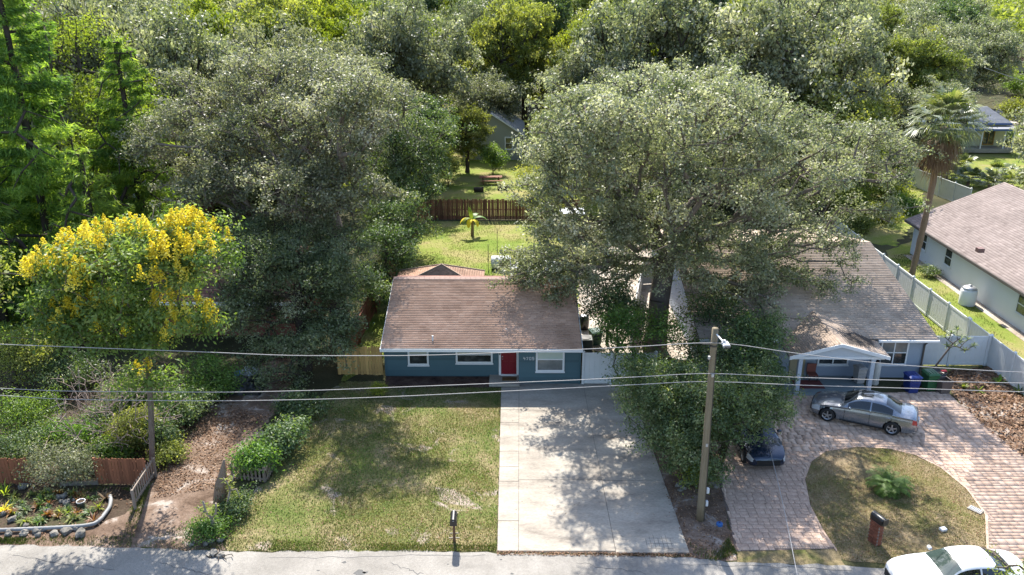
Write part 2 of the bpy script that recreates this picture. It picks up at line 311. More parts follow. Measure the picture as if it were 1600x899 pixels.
G_ISL = soil_mat("dry_island_grass", [(0.135, 0.14, 0.046), (0.215, 0.17, 0.09), (0.27, 0.21, 0.13)], big=0.5, sand=(0.34, 0.26, 0.19), sthr=(0.64, 0.72))
G_SAND = soil_mat("sandy_yard", [(0.30, 0.24, 0.19), (0.42, 0.36, 0.30), (0.52, 0.47, 0.41)], big=0.4)
G_ROAD = soil_mat("worn_asphalt", [(0.245, 0.228, 0.205), (0.295, 0.275, 0.248), (0.34, 0.318, 0.288)], big=0.5, fine=0.12, sand=(0.165, 0.158, 0.15), sthr=(0.66, 0.74), sscale=0.9)
G_PALE = soil_mat("pale_track", [(0.42, 0.38, 0.34), (0.5, 0.46, 0.42), (0.55, 0.52, 0.48)], big=0.3)

g = MB()
for i in range(12):
    for j in range(12):
        x0, y0 = -1500 + i * 250, -60 + j * 240; g.poly([(x0, y0, 0), (x0 + 250, y0, 0), (x0 + 250, y0 + 240, 0), (x0, y0 + 240, 0)])
gm = bpy.data.meshes.new("ground"); gm.from_pydata(g.v, [], g.f); gm.materials.append(G_WOOD)
link("ground", gm)['kind'] = 'structure'

road_edge = px((-400, 851), (-100, 852), (90, 853), (200, 857), (330, 862), (400, 863), (520, 861), (640, 861), (760, 863), (800, 866), (1000, 869), (1080, 871), (1150, 879), (1250, 882), (1320, 884), (1400, 890), (1560, 894), (1800, 896), (2000, 896))
rj = jag(road_edge + [Vector((60, 8, 0)), Vector((-60, 8, 0))], 0.3, 0.07, 3)
sheet("road", rj, G_ROAD, 0.008, amp=0)
rp = MB()
for (x, y, w) in ((562, 895, 0.22), (571, 895, 0.1), (538, 879, 0.09), (497, 892, 0.06), (783, 875, 0.05), (800, 897, 0.07), (700, 882, 0.04)):
    c = at(x, y); rp.poly([(c.x + w * math.cos(k) * (1 + 0.3 * math.sin(3 * k + x)), c.y + 0.6 * w * math.sin(k) * (1 + 0.3 * math.cos(2 * k + x)), 0.013) for k in np.linspace(0, 6.28, 11)[:-1]])
rp.obj("oil_spots", mat("tar", [(0.06, 0.06, 0.06), (0.1, 0.1, 0.1)], rough=0.7))['kind'] = 'structure'

lawn_px = [(352, 861), (370, 800), (402, 762), (425, 745), (470, 640), (535, 597), (600, 596), (605, 603), (762, 606), (783, 608), (777, 862)]
lawn = px(*lawn_px); sheet("front_lawn", lawn, G_LAWN, 0.004)
dirt = px((350, 863), (205, 860), (170, 858), (205, 800), (250, 735), (285, 690), (330, 640), (385, 590), (420, 560), (470, 560), (455, 610), (415, 660), (388, 725), (352, 760), (345, 800)); sheet("dirt_drive", dirt, G_DIRT, 0.006, amp=0.22)
garden = px((-120, 830), (-120, 600), (150, 560), (390, 575), (330, 640), (285, 690), (250, 735), (205, 800), (170, 850)); sheet("garden_soil", garden, G_BED, 0.003, amp=0.25)
verge = px((-300, 853), (-300, 828), (150, 822), (205, 800), (205, 858)); sheet("sandy_verge", verge, G_DIRT, 0.005, amp=0.15)
back = px((535, 600), (540, 545), (600, 420), (668, 346), (890, 346), (905, 430), (908, 560), (600, 560)); sheet("back_lawn", back, G_BACK, 0.004)
far_lawn = px((655, 338), (668, 300), (690, 240), (930, 240), (960, 338)); sheet("far_lawn", far_lawn, G_BACK, 0.004)
sandy = px((905, 545), (900, 420), (960, 380), (1200, 380), (1180, 560), (1000, 560)); sheet("sandy_yard", sandy, G_SAND, 0.006, amp=0.3)
dstrip_px = [(1077, 868), (1032, 752), (985, 640), (1130, 640), (1122, 745), (1150, 862), (1152, 878), (1085, 873)]
dstrip = px(*dstrip_px); sheet("dirt_strip", dstrip, G_DIRT, 0.005, amp=0.12)
sheet("dirt_apron", px((1150, 860), (1310, 857), (1322, 886), (1150, 882)), G_ISL, 0.006, amp=0.08)
r_lawn = px((1445, 590), (1385, 392), (1430, 375), (1800, 640), (1800, 700), (1600, 618), (1545, 572)); sheet("side_lawn", r_lawn, G_BACK, 0.004)
r_bed = px((1480, 580), (1560, 575), (1700, 660), (1800, 740), (1640, 742), (1560, 690), (1485, 615)); sheet("mulch_bed", r_bed, G_DIRT, 0.009, amp=0.2)
sheet("rear_lawn", px((1300, 372), (1290, 300), (1440, 285), (1445, 330), (1400, 385)), G_BACK, 0.005, amp=0.3)
n_lawn = px((1440, 300), (1440, 245), (1560, 195), (1800, 195), (1900, 330)); sheet("neighbour_lawn", n_lawn, G_BACK, 0.004)
sheet("sand_track", px((1565, 200), (1590, 198), (1700, 212), (1700, 165), (1590, 168), (1555, 172)), G_PALE, 0.008, amp=0.3)
sheet("far_street", px((1540, 96), (1700, 100), (1700, 84), (1530, 80)), G_PALE, 0.008, amp=0.0)
m_bed = px((603, 607), (602, 586), (766, 586), (766, 607)); sheet("wall_bed", m_bed, G_MULCH, 0.009, amp=0.1)

cr_ = random.Random(14); ck = MB()
for (x0, y0, x1, y1) in ((20, 868, 180, 893), (420, 872, 760, 868), (900, 880, 1010, 897), (610, 880, 660, 899), (1060, 882, 1330, 892), (250, 880, 330, 899)):
    a, b = at(x0, y0), at(x1, y1); n = 14; prev = a
    for k in range(1, n + 1):
        c = a.lerp(b, k / n) + Vector((cr_.uniform(-.06, .06), cr_.uniform(-.09, .09), 0)); d = (c - prev).normalized(); s = Vector((-d.y, d.x, 0)) * cr_.uniform(.006, .016)
        ck.poly([(prev.x - s.x, prev.y - s.y, .0125), (c.x - s.x, c.y - s.y, .0125), (c.x + s.x, c.y + s.y, .0125), (prev.x + s.x, prev.y + s.y, .0125)]); prev = c
ck.obj("road_cracks", bpy.data.materials["tar"])['kind'] = 'structure'
# concrete drive, walk and step: each slab its own piece
def lerp(a, b, t): return a + (b - a) * t
def edge_x(pa, pb, y): return pa[0] + (pb[0] - pa[0]) * (y - pa[1]) / (pb[1] - pa[1])
E0, E1, E2, E3 = ((777, 862), (783, 606)), ((810, 862), (811, 606)), ((962, 862), (912, 606)), ((1078, 866), (985, 606))
def slab_col(parent, ea, eb, ys, gap=0.012, z=0.03):
    for y1, y0 in zip(ys[:-1], ys[1:]):
        c = [at(edge_x(*ea, y1), y1), at(edge_x(*eb, y1), y1), at(edge_x(*eb, y0), y0), at(edge_x(*ea, y0), y0)]
        m = sum(c, Vector()) / 4; c = [p + (m - p).normalized() * gap * 1.4 for p in c]
        mb = MB(); mb.prism([Vector((p.x, p.y, z)) for p in c], -0.12); o = mb.obj("slab", CONC, parent)
dr = thing("driveway", (0, 0, 0), None, None); dr['kind'] = 'structure'
slab_col(dr, E1, E2, [862, 751, 600]); slab_col(dr, E2, E3, [865, 752, 640, 599])
wk = thing("walkway", (0, 0, 0), None, None); wk['kind'] = 'structure'
slab_col(wk, E0, E1, [862, 815, 753, 730, 706, 661, 641, 623, 606])
fill = MB(); fill.poly([Vector((p.x, p.y, 0.012)) for p in px((776, 863), (1078, 867), (985, 600), (783, 606))]); fill.obj("joint_filler", mat("dirty_joint", [(0.07, 0.06, 0.05), (0.12, 0.1, 0.085)], rough=0.95), dr)
cut = MB()                                   # the pressed tile pattern in the corner of the slab, as shallow lines
for k in range(6):
    a, b = at(1012 + k * 0, 842 + k * 4.2), at(1052, 842 + k * 4.2)
    if k % 2 == 0: cut.box(((a.x + b.x) / 2, a.y, 0.0315), (abs(b.x - a.x), 0.016, 0.004))
for k in range(7):
    a = at(1013 + k * 6.5, 862); cut.box((a.x, a.y + 0.5, 0.0312), (0.014, 0.5 + 0.25 * (k % 3), 0.004))
cut.obj("scored_lines", mat("score_line", [(0.12, 0.11, 0.1), (0.2, 0.18, 0.16)], rough=0.95), dr)
st = thing("door_step", (0, 0, 0), None, None); st['kind'] = 'structure'
mb = MB(); a, b = at(764, 605), at(812, 588); mb.bbox(((a.x + b.x) / 2, (a.y + b.y) / 2, 0.07), (b.x - a.x, b.y - a.y, 0.14), 0.02); mb.obj("slab", CONC, st)

# pink paver drive: the nearest 300 pavers are pieces, the rest one part
pav_px = [(1150, 862), (1122, 745), (1140, 690), (1190, 618), (1480, 612), (1500, 632), (1570, 690), (1700, 780), (1740, 892), (1560, 891), (1541, 858), (1539, 805), (1510, 765), (1470, 732), (1430, 712), (1390, 702), (1340, 699), (1290, 706), (1268, 722), (1258, 750), (1266, 790), (1287, 830), (1308, 858)]
pav = px(*pav_px); pd = thing("paver_drive", (0, 0, 0), None, None); pd['kind'] = 'structure'
jb = MB(); jb.poly([Vector((p.x, p.y, 0.012)) for p in pav]); jb.obj("joint_bed", mat("paver_joint", [(0.13, 0.095, 0.08), (0.2, 0.15, 0.125)], rough=0.95), pd)
lo = Vector((min(p.x for p in pav), min(p.y for p in pav), 0)); hi = Vector((max(p.x for p in pav), max(p.y for p in pav), 0))
cells = []; y = lo.y; rr_ = random.Random(5)
while y < hi.y:
    h = rr_.choice((0.24, 0.24, 0.36)); x = lo.x + rr_.uniform(-0.4, 0)
    while x < hi.x:
        w = rr_.choice((0.24, 0.36, 0.36, 0.48))
        if h == 0.36 and rr_.random() < 0.3: cells += [(x, y, w, 0.18), (x, y + 0.18, w, 0.18)]
        else: cells.append((x, y, w, h))
        x += w
    y += h
C4 = lambda c: np.array([[c[0], c[1]], [c[0] + c[2], c[1]], [c[0] + c[2], c[1] + c[3]], [c[0], c[1] + c[3]]])
good = []; todo = cells
for lev in range(3):
    P = np.vstack([C4(c) for c in todo]); ins = inside(P, pav).reshape(-1, 4); nxt = []
    for c, k in zip(todo, ins):
        if k.all(): good.append(c)
        elif k.any() and lev < 2:
            nxt += [(c[0] + i * c[2] / 2, c[1] + j * c[3] / 2, c[2] / 2, c[3] / 2) for i in (0, 1) for j in (0, 1)]
    todo = nxt
cc_ = np.array(good); ctr = np.c_[cc_[:, 0] + cc_[:, 2] / 2, cc_[:, 1] + cc_[:, 3] / 2]
seen = (ctr[:, 0] < 0.62 * ctr[:, 1] + 0.3) & (ctr[:, 1] > 25.6) & (cc_[:, 2] > 0.2) & (cc_[:, 3] > 0.17); order = sorted(range(len(good)), key=lambda i: (not seen[i], ctr[i, 1]))
shared = {}
for i in order[:300]:
    x, y, w, h = good[i]; k = (round(w, 3), round(h, 3))
    if k not in shared:
        mb = MB(); mb.bbox((0, 0, 0), (w - 0.014, h - 0.014, 0.05), 0.007); shared[k] = mb.mesh("paver", PAVER)
    o = link("paver", shared[k], pd, (x + w / 2, y + h / 2, 0.003 + random.uniform(0, 0.004)))
V, F, T = [], [], []
for i in order[300:]:
    x, y, w, h = good[i]; z = 0.028 + random.uniform(0, 0.004); g_ = 0.007; b = len(V)
    V += [(x + g_, y + g_, z), (x + w - g_, y + g_, z), (x + w - g_, y + h - g_, z), (x + g_, y + h - g_, z), (x + g_, y + g_, z - 0.02), (x + w - g_, y + g_, z - 0.02), (x + w - g_, y + h - g_, z - 0.02), (x + g_, y + h - g_, z - 0.02)]
    F += [(b, b + 1, b + 2, b + 3), (b + 4, b + 5, b + 1, b), (b + 5, b + 6, b + 2, b + 1), (b + 7, b + 4, b, b + 3)]; T += [random.random()] * 4
o = link("pavers", np_mesh("pavers", np.array(V), np.array(F), PAVERT, np.array(T)), pd); o['kind'] = 'stuff'

isl_px = [(1541, 858), (1539, 805), (1510, 765), (1470, 732), (1430, 712), (1390, 702), (1340, 699), (1290, 706), (1268, 722), (1258, 750), (1266, 790), (1287, 830), (1308, 860), (1318, 876), (1400, 884), (1545, 889)]
isl = px(*isl_px); sheet("grass_island", isl, G_ISL, 0.016, amp=0.05)
cb = MB(); ring = [Vector((p.x, p.y, 0.03)) for p in px(*isl_px[:13])]; cc = sum(ring, Vector()) / len(ring)
rq = []
for a, b in zip(ring[:-1], ring[1:]):
    n = max(1, int((b - a).length / 0.3)); rq += [a.lerp(b, k / n) for k in range(n)]
rq.append(ring[-1])
for a, b in zip(rq[:-1], rq[1:]):
    oa, ob = a + (a - cc).normalized() * 0.1, b + (b - cc).normalized() * 0.1
    cb.prism([a, b, ob, oa], -0.06)
o = cb.obj("island_kerb", PAVER, pd)
dg = thing("drain_grate", at(1524, 797, 0.03), "small grey drain plate at the tip of the curved paver edge beside the grass island", "drain cover", rz=-0.9)
mb = MB(); mb.bbox((0, 0, 0.01), (0.55, 0.34, 0.05), 0.01); mb.obj("surround", CONC, dg)
mb = MB(); [mb.box((-0.2 + k * 0.065, 0, 0.04), (0.04, 0.26, 0.02)) for k in range(7)]; mb.obj("grate", STEEL, dg)
pb = MB(); pb.bbox((0, 0, 0.06), (0.26, 0.2, 0.12), 0.02)
o = pb.obj("paper_bag", WHITE); o.location = at(1473, 829, 0.016); o.rotation_euler = (0.1, 0, 0.3); tag(o, "small crumpled white paper bag lying on the dry grass island", "litter")

# ---- grass, dry leaves: uncountable
def blades(name, poly, n, hgt, wid, m, seed, lean=0.5, dry=0.5, edge=None, tmin=0.0):
    r = np.random.default_rng(seed); P = sample(poly, n, r); nz = vnoise(P, 0.55, seed) * 0.6 + vnoise(P, 2.1, seed + 1) * 0.4
    k = r.random(n) > np.clip((vnoise(P, 0.45, seed + 5) - 0.52) * 4, 0, 0.85); P, nz = P[k], nz[k]; n = len(P)
    az = r.random(n) * 6.283; h = hgt * (0.5 + r.random(n)); ln = lean * (0.3 + r.random(n)); d = np.c_[np.cos(az), np.sin(az)]; s = np.c_[-d[:, 1], d[:, 0]] * wid
    V = np.zeros((n, 3, 3)); V[:, 0, :2] = P - s; V[:, 1, :2] = P + s; V[:, 2, :2] = P + d * (h * ln)[:, None]; V[:, 2, 2] = h; V[:, :, 2] += 0.004
    T = np.clip(nz * 0.9 + r.normal(0, 0.16, n) - 0.45 + dry, 0, 1)
    o = link(name, np_mesh(name, V.reshape(-1, 3), np.arange(n * 3).reshape(-1, 3), m, T)); return tag(o, kind='stuff')
def litter(name, poly, n, size, m, seed, z=0.02, heap=0.03, clump=0.0):
    r = np.random.default_rng(seed); P = sample(poly, n, r)
    if clump: k = r.random(n) < np.clip((vnoise(P, 0.5, seed) - 0.3) * 2.4, 0.05, 1); P = P[k]; n = len(P)
    V, T = leaf_quads(np.c_[P, np.full(n, z) + r.random(n) * heap], np.c_[r.normal(0, 0.35, (n, 2)), np.ones(n)], size * (0.6 + 0.8 * r.random(n)), 0.55, r)
    o = link(name, np_mesh(name, V, np.arange(len(V)).reshape(-1, 4), m, r.random(n))); return tag(o, kind='stuff')
def leaf_quads(C, Nn, L, ratio, r, T=None, fold=0.18):
    """one folded rhombus per leaf; returns vertex array"""
    n = len(C); Nn = Nn / (np.linalg.norm(Nn, axis=1, keepdims=True) + 1e-9)
    t = r.normal(size=(n, 3)) if T is None else T; t = t - Nn * (t * Nn).sum(1, keepdims=True); t /= np.linalg.norm(t, axis=1, keepdims=True) + 1e-9
    b = np.cross(Nn, t); L = np.broadcast_to(L, (n,))[:, None]; w = L * ratio
    V = np.empty((n, 4, 3)); V[:, 0] = C - t * L / 2; V[:, 1] = C + b * w / 2 + Nn * w * fold; V[:, 2] = C + t * L / 2; V[:, 3] = C - b * w / 2 + Nn * w * fold
    return V.reshape(-1, 3), None
blades("lawn_grass", lawn, 90000, 0.055, 0.011, L_GRASS, 11, dry=0.58)
blades("back_grass", back, 26000, 0.07, 0.02, L_GRASS, 12, dry=0.18)
blades("island_grass", isl, 42000, 0.05, 0.011, L_GRASS, 13, dry=0.68)
blades("strip_grass", px((1088, 872), (1072, 845), (1095, 858), (1120, 862), (1138, 842), (1152, 866), (1120, 878)), 1700, 0.12, 0.012, L_GRASS, 14, dry=0.2)
blades("verge_grass", px((352, 862), (352, 838), (480, 846), (600, 850), (776, 852), (776, 862)), 7000, 0.065, 0.012, L_GRASS, 15, dry=0.33)
blades("path_grass", px((200, 855), (250, 835), (330, 800), (350, 770), (380, 770), (350, 860), (280, 862)), 6000, 0.09, 0.013, L_GRASS, 16, dry=0.25)
blades("garden_weeds", px((-20, 850), (-20, 842), (190, 838), (215, 770), (160, 760), (120, 770), (235, 760), (205, 855)), 9000, 0.09, 0.014, L_GRASS, 17, dry=0.2)
blades("side_grass", px((1450, 600), (1392, 400), (1425, 395), (1700, 640), (1600, 600)), 14000, 0.08, 0.016, L_GRASS, 18, dry=0.15)
blades("lawn_weeds", lawn, 14000, 0.075, 0.017, L_GREEN, 41, dry=0.25)
litter("lawn_litter", lawn, 5200, 0.06, L_LITTER, 21)
litter("drive_litter", px((240, 780), (250, 735), (285, 690), (330, 640), (385, 590), (420, 560), (470, 560), (455, 610), (415, 660), (388, 725), (352, 760)), 6500, 0.10, L_LITTER, 22, clump=1)
litter("garden_litter", garden, 9000, 0.10, L_LITTER, 23, clump=1)
litter("strip_litter", dstrip, 3500, 0.08, L_LITTER, 24, clump=1)
litter("island_litter", isl, 3200, 0.06, L_LITTER, 25, z=0.03)
litter("bed_litter", r_bed, 5000, 0.16, L_LITTER, 26, heap=0.12)
litter("edge_litter", px((776, 862), (1080, 866), (1085, 872), (776, 868)), 1200, 0.06, L_LITTER, 27)
litter("slab_litter", px((776, 862), (1078, 866), (985, 606), (783, 606)), 500, 0.045, L_LITTER, 28, z=0.034, heap=0.01, clump=1)
litter("paver_litter", pav, 900, 0.05, L_LITTER, 29, z=0.034, heap=0.01, clump=1)
litter("yard_litter", back, 1500, 0.08, L_LITTER, 30)
# ---------------------------------------------------------------- houses
def wpart(mb, name, mats, root, smooth=False):
    """a part whose mesh is in world space, hung under an unrotated root (or, as a sub-part, under another such part)"""
    o = mb.obj(name, mats, root, smooth)
    if root.type == 'EMPTY': o.location = -root.location
    return o
def shingles(parent, m, q, expo=0.15, tab=0.32, name="shingles", seed=0):
    """courses of separate overlapping tabs on the slope q = eave left, eave right, ridge right, ridge left"""
    q = [Vector(p) for p in q]; r = random.Random(seed); nrm = (q[1] - q[0]).cross(q[3] - q[0])
    nrm = nrm.normalized() if nrm.z > 0 else -nrm.normalized()
    ln = max((q[3] - q[0]).length, (q[2] - q[1]).length); n = max(2, int(ln / expo)); V, F, T = [], [], []
    for i in range(n):
        t0, t1 = i / n, min(1.0, (i + 1.35) / n); a0, b0 = q[0].lerp(q[3], t0), q[1].lerp(q[2], t0); a1, b1 = q[0].lerp(q[3], t1), q[1].lerp(q[2], t1)
        w = (b0 - a0).length
        if w < 0.05: continue
        k = max(1, int(w / tab)); off = r.random(); band = r.gauss(0, 0.022)
        cuts = [0.0] + [min(1, max(0, (j + off) / k)) for j in range(k)] + [1.0]; cuts = sorted(set(cuts))
        for u0, u1 in zip(cuts[:-1], cuts[1:]):
            if u1 - u0 < 1e-3: continue
            l0, l1 = 0.013 + r.uniform(0, 0.004), 0.003; b = len(V); e = 0.003 / max(w, 0.1)
            p = [a0.lerp(b0, u0 + e) + nrm * l0, a0.lerp(b0, u1 - e) + nrm * l0, a1.lerp(b1, u1 - e) + nrm * l1, a1.lerp(b1, u0 + e) + nrm * l1]
            V += [tuple(x) for x in p] + [tuple(p[0] - nrm * l0), tuple(p[1] - nrm * l0)]
            F += [(b, b + 1, b + 2, b + 3), (b + 4, b + 5, b + 1, b)]; T += [min(1, max(0, 0.45 + band + r.gauss(0, 0.10)))] * 2
    o = link(name, np_mesh(name, np.array(V), np.array(F), m, np.array(T)), parent); o['kind'] = 'stuff'; return o
def slope(mb, q, th=0.08): mb.prism([Vector(p) for p in q], -th)
def hatch(o, sub):   # small helper: put a sub-part list under a part
    for s in sub: s.parent = o
def window(root, x, y, z0, z1, w, rz=0.0, panes=((0.0, 1.0, 0.0, 1.0, None),), trim=0.1, frame=WHITE, name="window", dep=0.06):
    """trimmed window centred at (x, y) on a wall whose outward normal is -Y turned by rz; panes = (u0, u1, v0, v1, material)"""
    Rm = Matrix.Rotation(rz, 3, 'Z'); P = lambda u, d, v: Vector((x, y, 0)) + Rm @ Vector((u, -d, 0)) + Vector((0, 0, v))
    mb = MB(); h = z1 - z0
    def bx(u0, u1, v0, v1, d0, d1): 
        c = P((u0 + u1) / 2, (d0 + d1) / 2, (v0 + v1) / 2); mb.box(c, (u1 - u0, d1 - d0, v1 - v0), rz)
    bx(-w / 2, -w / 2 + trim, z0, z1, 0, dep); bx(w / 2 - trim, w / 2, z0, z1, 0, dep)
    bx(-w / 2 + trim, w / 2 - trim, z0, z0 + trim, 0, dep * 0.97); bx(-w / 2 + trim, w / 2 - trim, z1 - trim, z1, 0, dep * 0.97)
    iw, ih = w - 2 * trim, h - 2 * trim
    us = sorted({p[0] for p in panes} | {p[1] for p in panes}); vs = sorted({p[2] for p in panes} | {p[3] for p in panes})
    for u in us[1:-1]: bx(-iw / 2 + u * iw - 0.03, -iw / 2 + u * iw + 0.03, z0 + trim, z1 - trim, 0.0, dep * 0.8)
    for v in vs[1:-1]: bx(-iw / 2, iw / 2, z0 + trim + v * ih - 0.03, z0 + trim + v * ih + 0.03, 0.0, dep * 0.7)
    bx(-w / 2 - 0.03, w / 2 + 0.03, z0 - 0.05, z0, 0, dep + 0.04)
    o = wpart(mb, name, frame, root)
    for (u0, u1, v0, v1, m) in panes:
        pm = MB(); c = P(-iw / 2 + (u0 + u1) / 2 * iw, 0.015, z0 + trim + (v0 + v1) / 2 * ih); pm.box(c, ((u1 - u0) * iw, 0.012, (v1 - v0) * ih), rz)
        wpart(pm, "pane", m or DARKGLASS, o)
    return o

# ---- the blue house
bh = thing("blue_house", (-1.9, 45, 0), "small blue house with brown shingle roof and red front door behind the driveway", "house")
YL, YR = 41.0, 40.15
xl, xr = atY(601, 560, YL).x, atY(907, 570, YR).x; xm = atY(810.5, 575, YR).x
shell = MB()
shell.box(((xl + xm) / 2 + 0.0, (YL + 47.2) / 2, 1.2), (xm - xl, 47.2 - YL, 2.36)); shell.box(((xm + xr) / 2, (YR + 47.2) / 2, 1.201), (xr - xm, 47.2 - YR, 2.36))
for xs in (xl + 0.02, xr - 0.02):
    shell.add([(xs, YR + 0.3 if xs > 0 else YL, 2.38), (xs, 47.19, 2.38), (xs, 47.19, 3.4), (xs, 45.5, 3.78)], [(0, 1, 2, 3)])
shell.box(((xl + xr) / 2, 47.1, 2.85), (xr - xl - 0.06, 0.18, 1.1))
wl = wpart(shell, "wall", BLUE, bh)
z = 0.12
while z < 2.3:
    for (x0, x1, Y) in ((xl - 0.01, xm - 0.02, YL), (xm, xr + 0.01, YR)):
        mb = MB(); x0_ = x0; mb.add([(x0, Y - 0.035, z), (x1, Y - 0.035, z), (x1, Y - 0.012, z + 0.15), (x0, Y - 0.012, z + 0.15), (x0, Y, z), (x1, Y, z)], [(0, 1, 2, 3), (4, 5, 1, 0)])
        wpart(mb, "siding_plank", BLUE, bh)
    z += 0.148
# trims
mb = MB(); mb.box(((xl + 0.06), YL - 0.03, 1.25), (0.1, 0.05, 2.3)); mb.box((xr - 0.04, YR - 0.03, 1.2), (0.1, 0.05, 2.34)); wpart(mb, "corner_trim", BLUE, bh)
EL, ER, RL, RR = (-7.12, 39.5, 2.36), (3.4, 39.5, 2.36), (-7.2, 45.55, 4.06), (3.3, 45.55, 4.06)
BL, BR = (-7.2, 47.45, 3.56), (3.3, 47.45, 3.56)
rf = MB(); slope(rf, [EL, ER, RR, RL]); slope(rf, [RL, RR, BR, BL])
roof = wpart(rf, "roof", mat("roof_felt", [(0.05, 0.04, 0.035), (0.08, 0.065, 0.055)], rough=0.95), bh)
shingles(roof, SHINGLE, [EL, ER, RR, RL], seed=1); shingles(roof, SHINGLE_R, [BR, BL, RL, RR], expo=0.3, tab=0.6, name="back_shingles", seed=2)
rc = MB()
k = -7.2
while k < 3.2:
    rc.box((k + 0.15, 45.52, 4.09), (0.29, 0.22, 0.03), rx=0.27); rc.box((k + 0.15, 45.72, 4.092), (0.29, 0.2, 0.03), rx=-0.2); k += 0.3
wpart(rc, "ridge_cap", mat("ridge_cap_shingle", [(0.30, 0.21, 0.18), (0.40, 0.29, 0.25)], rough=0.9, scale=5), roof)
fa = MB(); fa.box((-1.86, 39.48, 2.27), (10.6, 0.04, 0.17)); fa.box((-1.86, 40.3, 2.19), (10.45, 1.55, 0.02))
for xs, xs2 in ((-7.14, -7.22), (3.42, 3.32)):
    fa.add([(xs, 39.46, 2.2), (xs, 39.46, 2.36), (xs2, 45.55, 4.05), (xs2, 45.55, 3.87), (xs + 0.03, 39.46, 2.2), (xs + 0.03, 39.46, 2.36), (xs2 + 0.03, 45.55, 4.05), (xs2 + 0.03, 45.55, 3.87)], [(0, 1, 2, 3), (4, 5, 6, 7), (1, 2, 6, 5), (0, 3, 7, 4)])
wpart(fa, "fascia", WHITE, bh)
pk = atY(690, 414, 50.2); ea, eb = atY(618, 437, 50.2), atY(756, 437, 50.2); ze = ea.z
e0, e1 = Vector((ea.x, 48.5, ze)), Vector((eb.x, 48.5, ze)); b0, b1 = Vector((ea.x, 51.9, ze)), Vector((eb.x, 51.9, ze)); mb = MB()
for q in ([e0, e1, pk], [e1, b1, pk], [b0, e0, pk], [b1, b0, pk]): mb.add(q, [(0, 1, 2)])
hr = wpart(mb, "hip_roof", SHINGLE_R, bh)
for q in ([e0, e1, pk, pk], [b0, e0, pk, pk], [e1, b1, pk, pk]): shingles(hr, SHINGLE, q, expo=0.18, name="hip_shingles", seed=5)
hc = MB()
for c in (e0, e1, b0, b1): hc.tube([c + Vector((0, 0, 0.02)), pk + Vector((0, 0, 0.03))], 0.055, 6)
wpart(hc, "hip_cap", mat("tan_cap_shingle", [(0.36, 0.26, 0.19), (0.46, 0.35, 0.27)], rough=0.9), hr)
pw = MB(); pw.box(((e0.x + e1.x) / 2, 50.2, ze / 2 - 0.03), (e1.x - e0.x - 0.7, 3.0, ze - 0.08)); wpart(pw, "rear_wall", BLUE, bh)
vt = MB()
for (a, b, Y, z) in ((676, 528, 0, 0), (791, 517, 0, 0)):
    p = at(a, b, 2.7); vt.tube([(p.x, p.y, p.z - 0.2), (p.x, p.y, p.z + 0.12)], 0.045, 8)
wpart(vt, "vent_pipe", WHITE, roof)
# windows, door
G_UP = mat("sage_blind", [(0.36, 0.37, 0.28), (0.46, 0.46, 0.36)], scale=2, rough=0.2, spec=0.5)
def win_px(root, x0, x1, yb, Y, ztop, panes, bar=None, **kw):
    if bar:
        t_ = kw.get('trim', 0.1); z0_ = atY(x0, yb, Y).z; v = (atY(x0, bar, Y).z - z0_ - t_) / (ztop - z0_ - 2 * t_)
        panes = [(p[0], p[1], v if p[2] == 0.5 else p[2], v if p[3] == 0.5 else p[3], p[4]) for p in panes]
    a, b = atY(x0, yb, Y), atY(x1, yb, Y); return window(root, (a.x + b.x) / 2, Y - 0.035, a.z, ztop, b.x - a.x, panes=panes, **kw)
win_px(bh, 638, 670.5, 570, YL, 2.18, [(0, 1, 0, 0.5, None), (0, 1, 0.5, 1, G_UP)], bar=553)
win_px(bh, 712.5, 770, 567, YL, 2.18, [(0, 1, 0, 0.5, None), (0, 1, 0.5, 1, G_UP)], bar=553.5)
win_px(bh, 837, 881.5, 580, YR, 2.16, [(0, 1, 0, 0.5, GREYGLASS), (0, 1, 0.5, 1, GREENGLASS)], bar=561)
a, b = atY(779.5, 586, YL), atY(811, 586, YL); dx0, dx1 = a.x, b.x - 0.02
mb = MB(); mb.box((dx0 + 0.06, YL - 0.05, 1.16), (0.12, 0.08, 2.06)); mb.box((dx1 - 0.06, YL - 0.05, 1.16), (0.12, 0.08, 2.06)); mb.box(((dx0 + dx1) / 2, YL - 0.05, 2.14), (dx1 - dx0 - 0.24, 0.078, 0.1)); mb.box(((dx0 + dx1) / 2, YL - 0.08, 0.17), (dx1 - dx0 - 0.2, 0.12, 0.06))
df = wpart(mb, "door_frame", WHITE, bh)
mb = MB(); dw = dx1 - dx0 - 0.24; cx = (dx0 + dx1) / 2; mb.box((cx, YL - 0.04, 1.15), (dw, 0.04, 1.9))
for i in (0, 1):
    for (z0, z1) in ((0.3, 0.85), (0.95, 1.55), (1.65, 1.98)):
        mb.bbox((cx + (i - 0.5) * dw * 0.45, YL - 0.06, (z0 + z1) / 2), (dw * 0.34, 0.03, z1 - z0), 0.012)
dd = wpart(mb, "front_door", RED, bh)
mb = MB(); mb.lathe([(0.0, 0), (0.03, 0.0), (0.035, 0.03), (0.0, 0.05)], (cx - dw * 0.4, YL - 0.1, 1.1), 8); mb.box((cx - dw * 0.4, YL - 0.065, 1.25), (0.05, 0.03, 0.07)); wpart(mb, "door_handle", STEEL, dd)
mb = MB(); mb.bbox((dx0 + 0.06, YL - 0.1, 1.42), (0.06, 0.03, 0.13), 0.01); wpart(mb, "doorbell", BLACK, bh)
dm = MB(); dm.bbox((0, 0, 0.012), (0.78, 0.42, 0.025), 0.008)
o = dm.obj("doormat", mat("coir_mat", [(0.10, 0.055, 0.02), (0.17, 0.10, 0.04)], scale=20, rough=0.95)); p = at(796, 592.5, 0.14); o.location = p; tag(o, "brown doormat on the concrete step below the red door", "doormat")
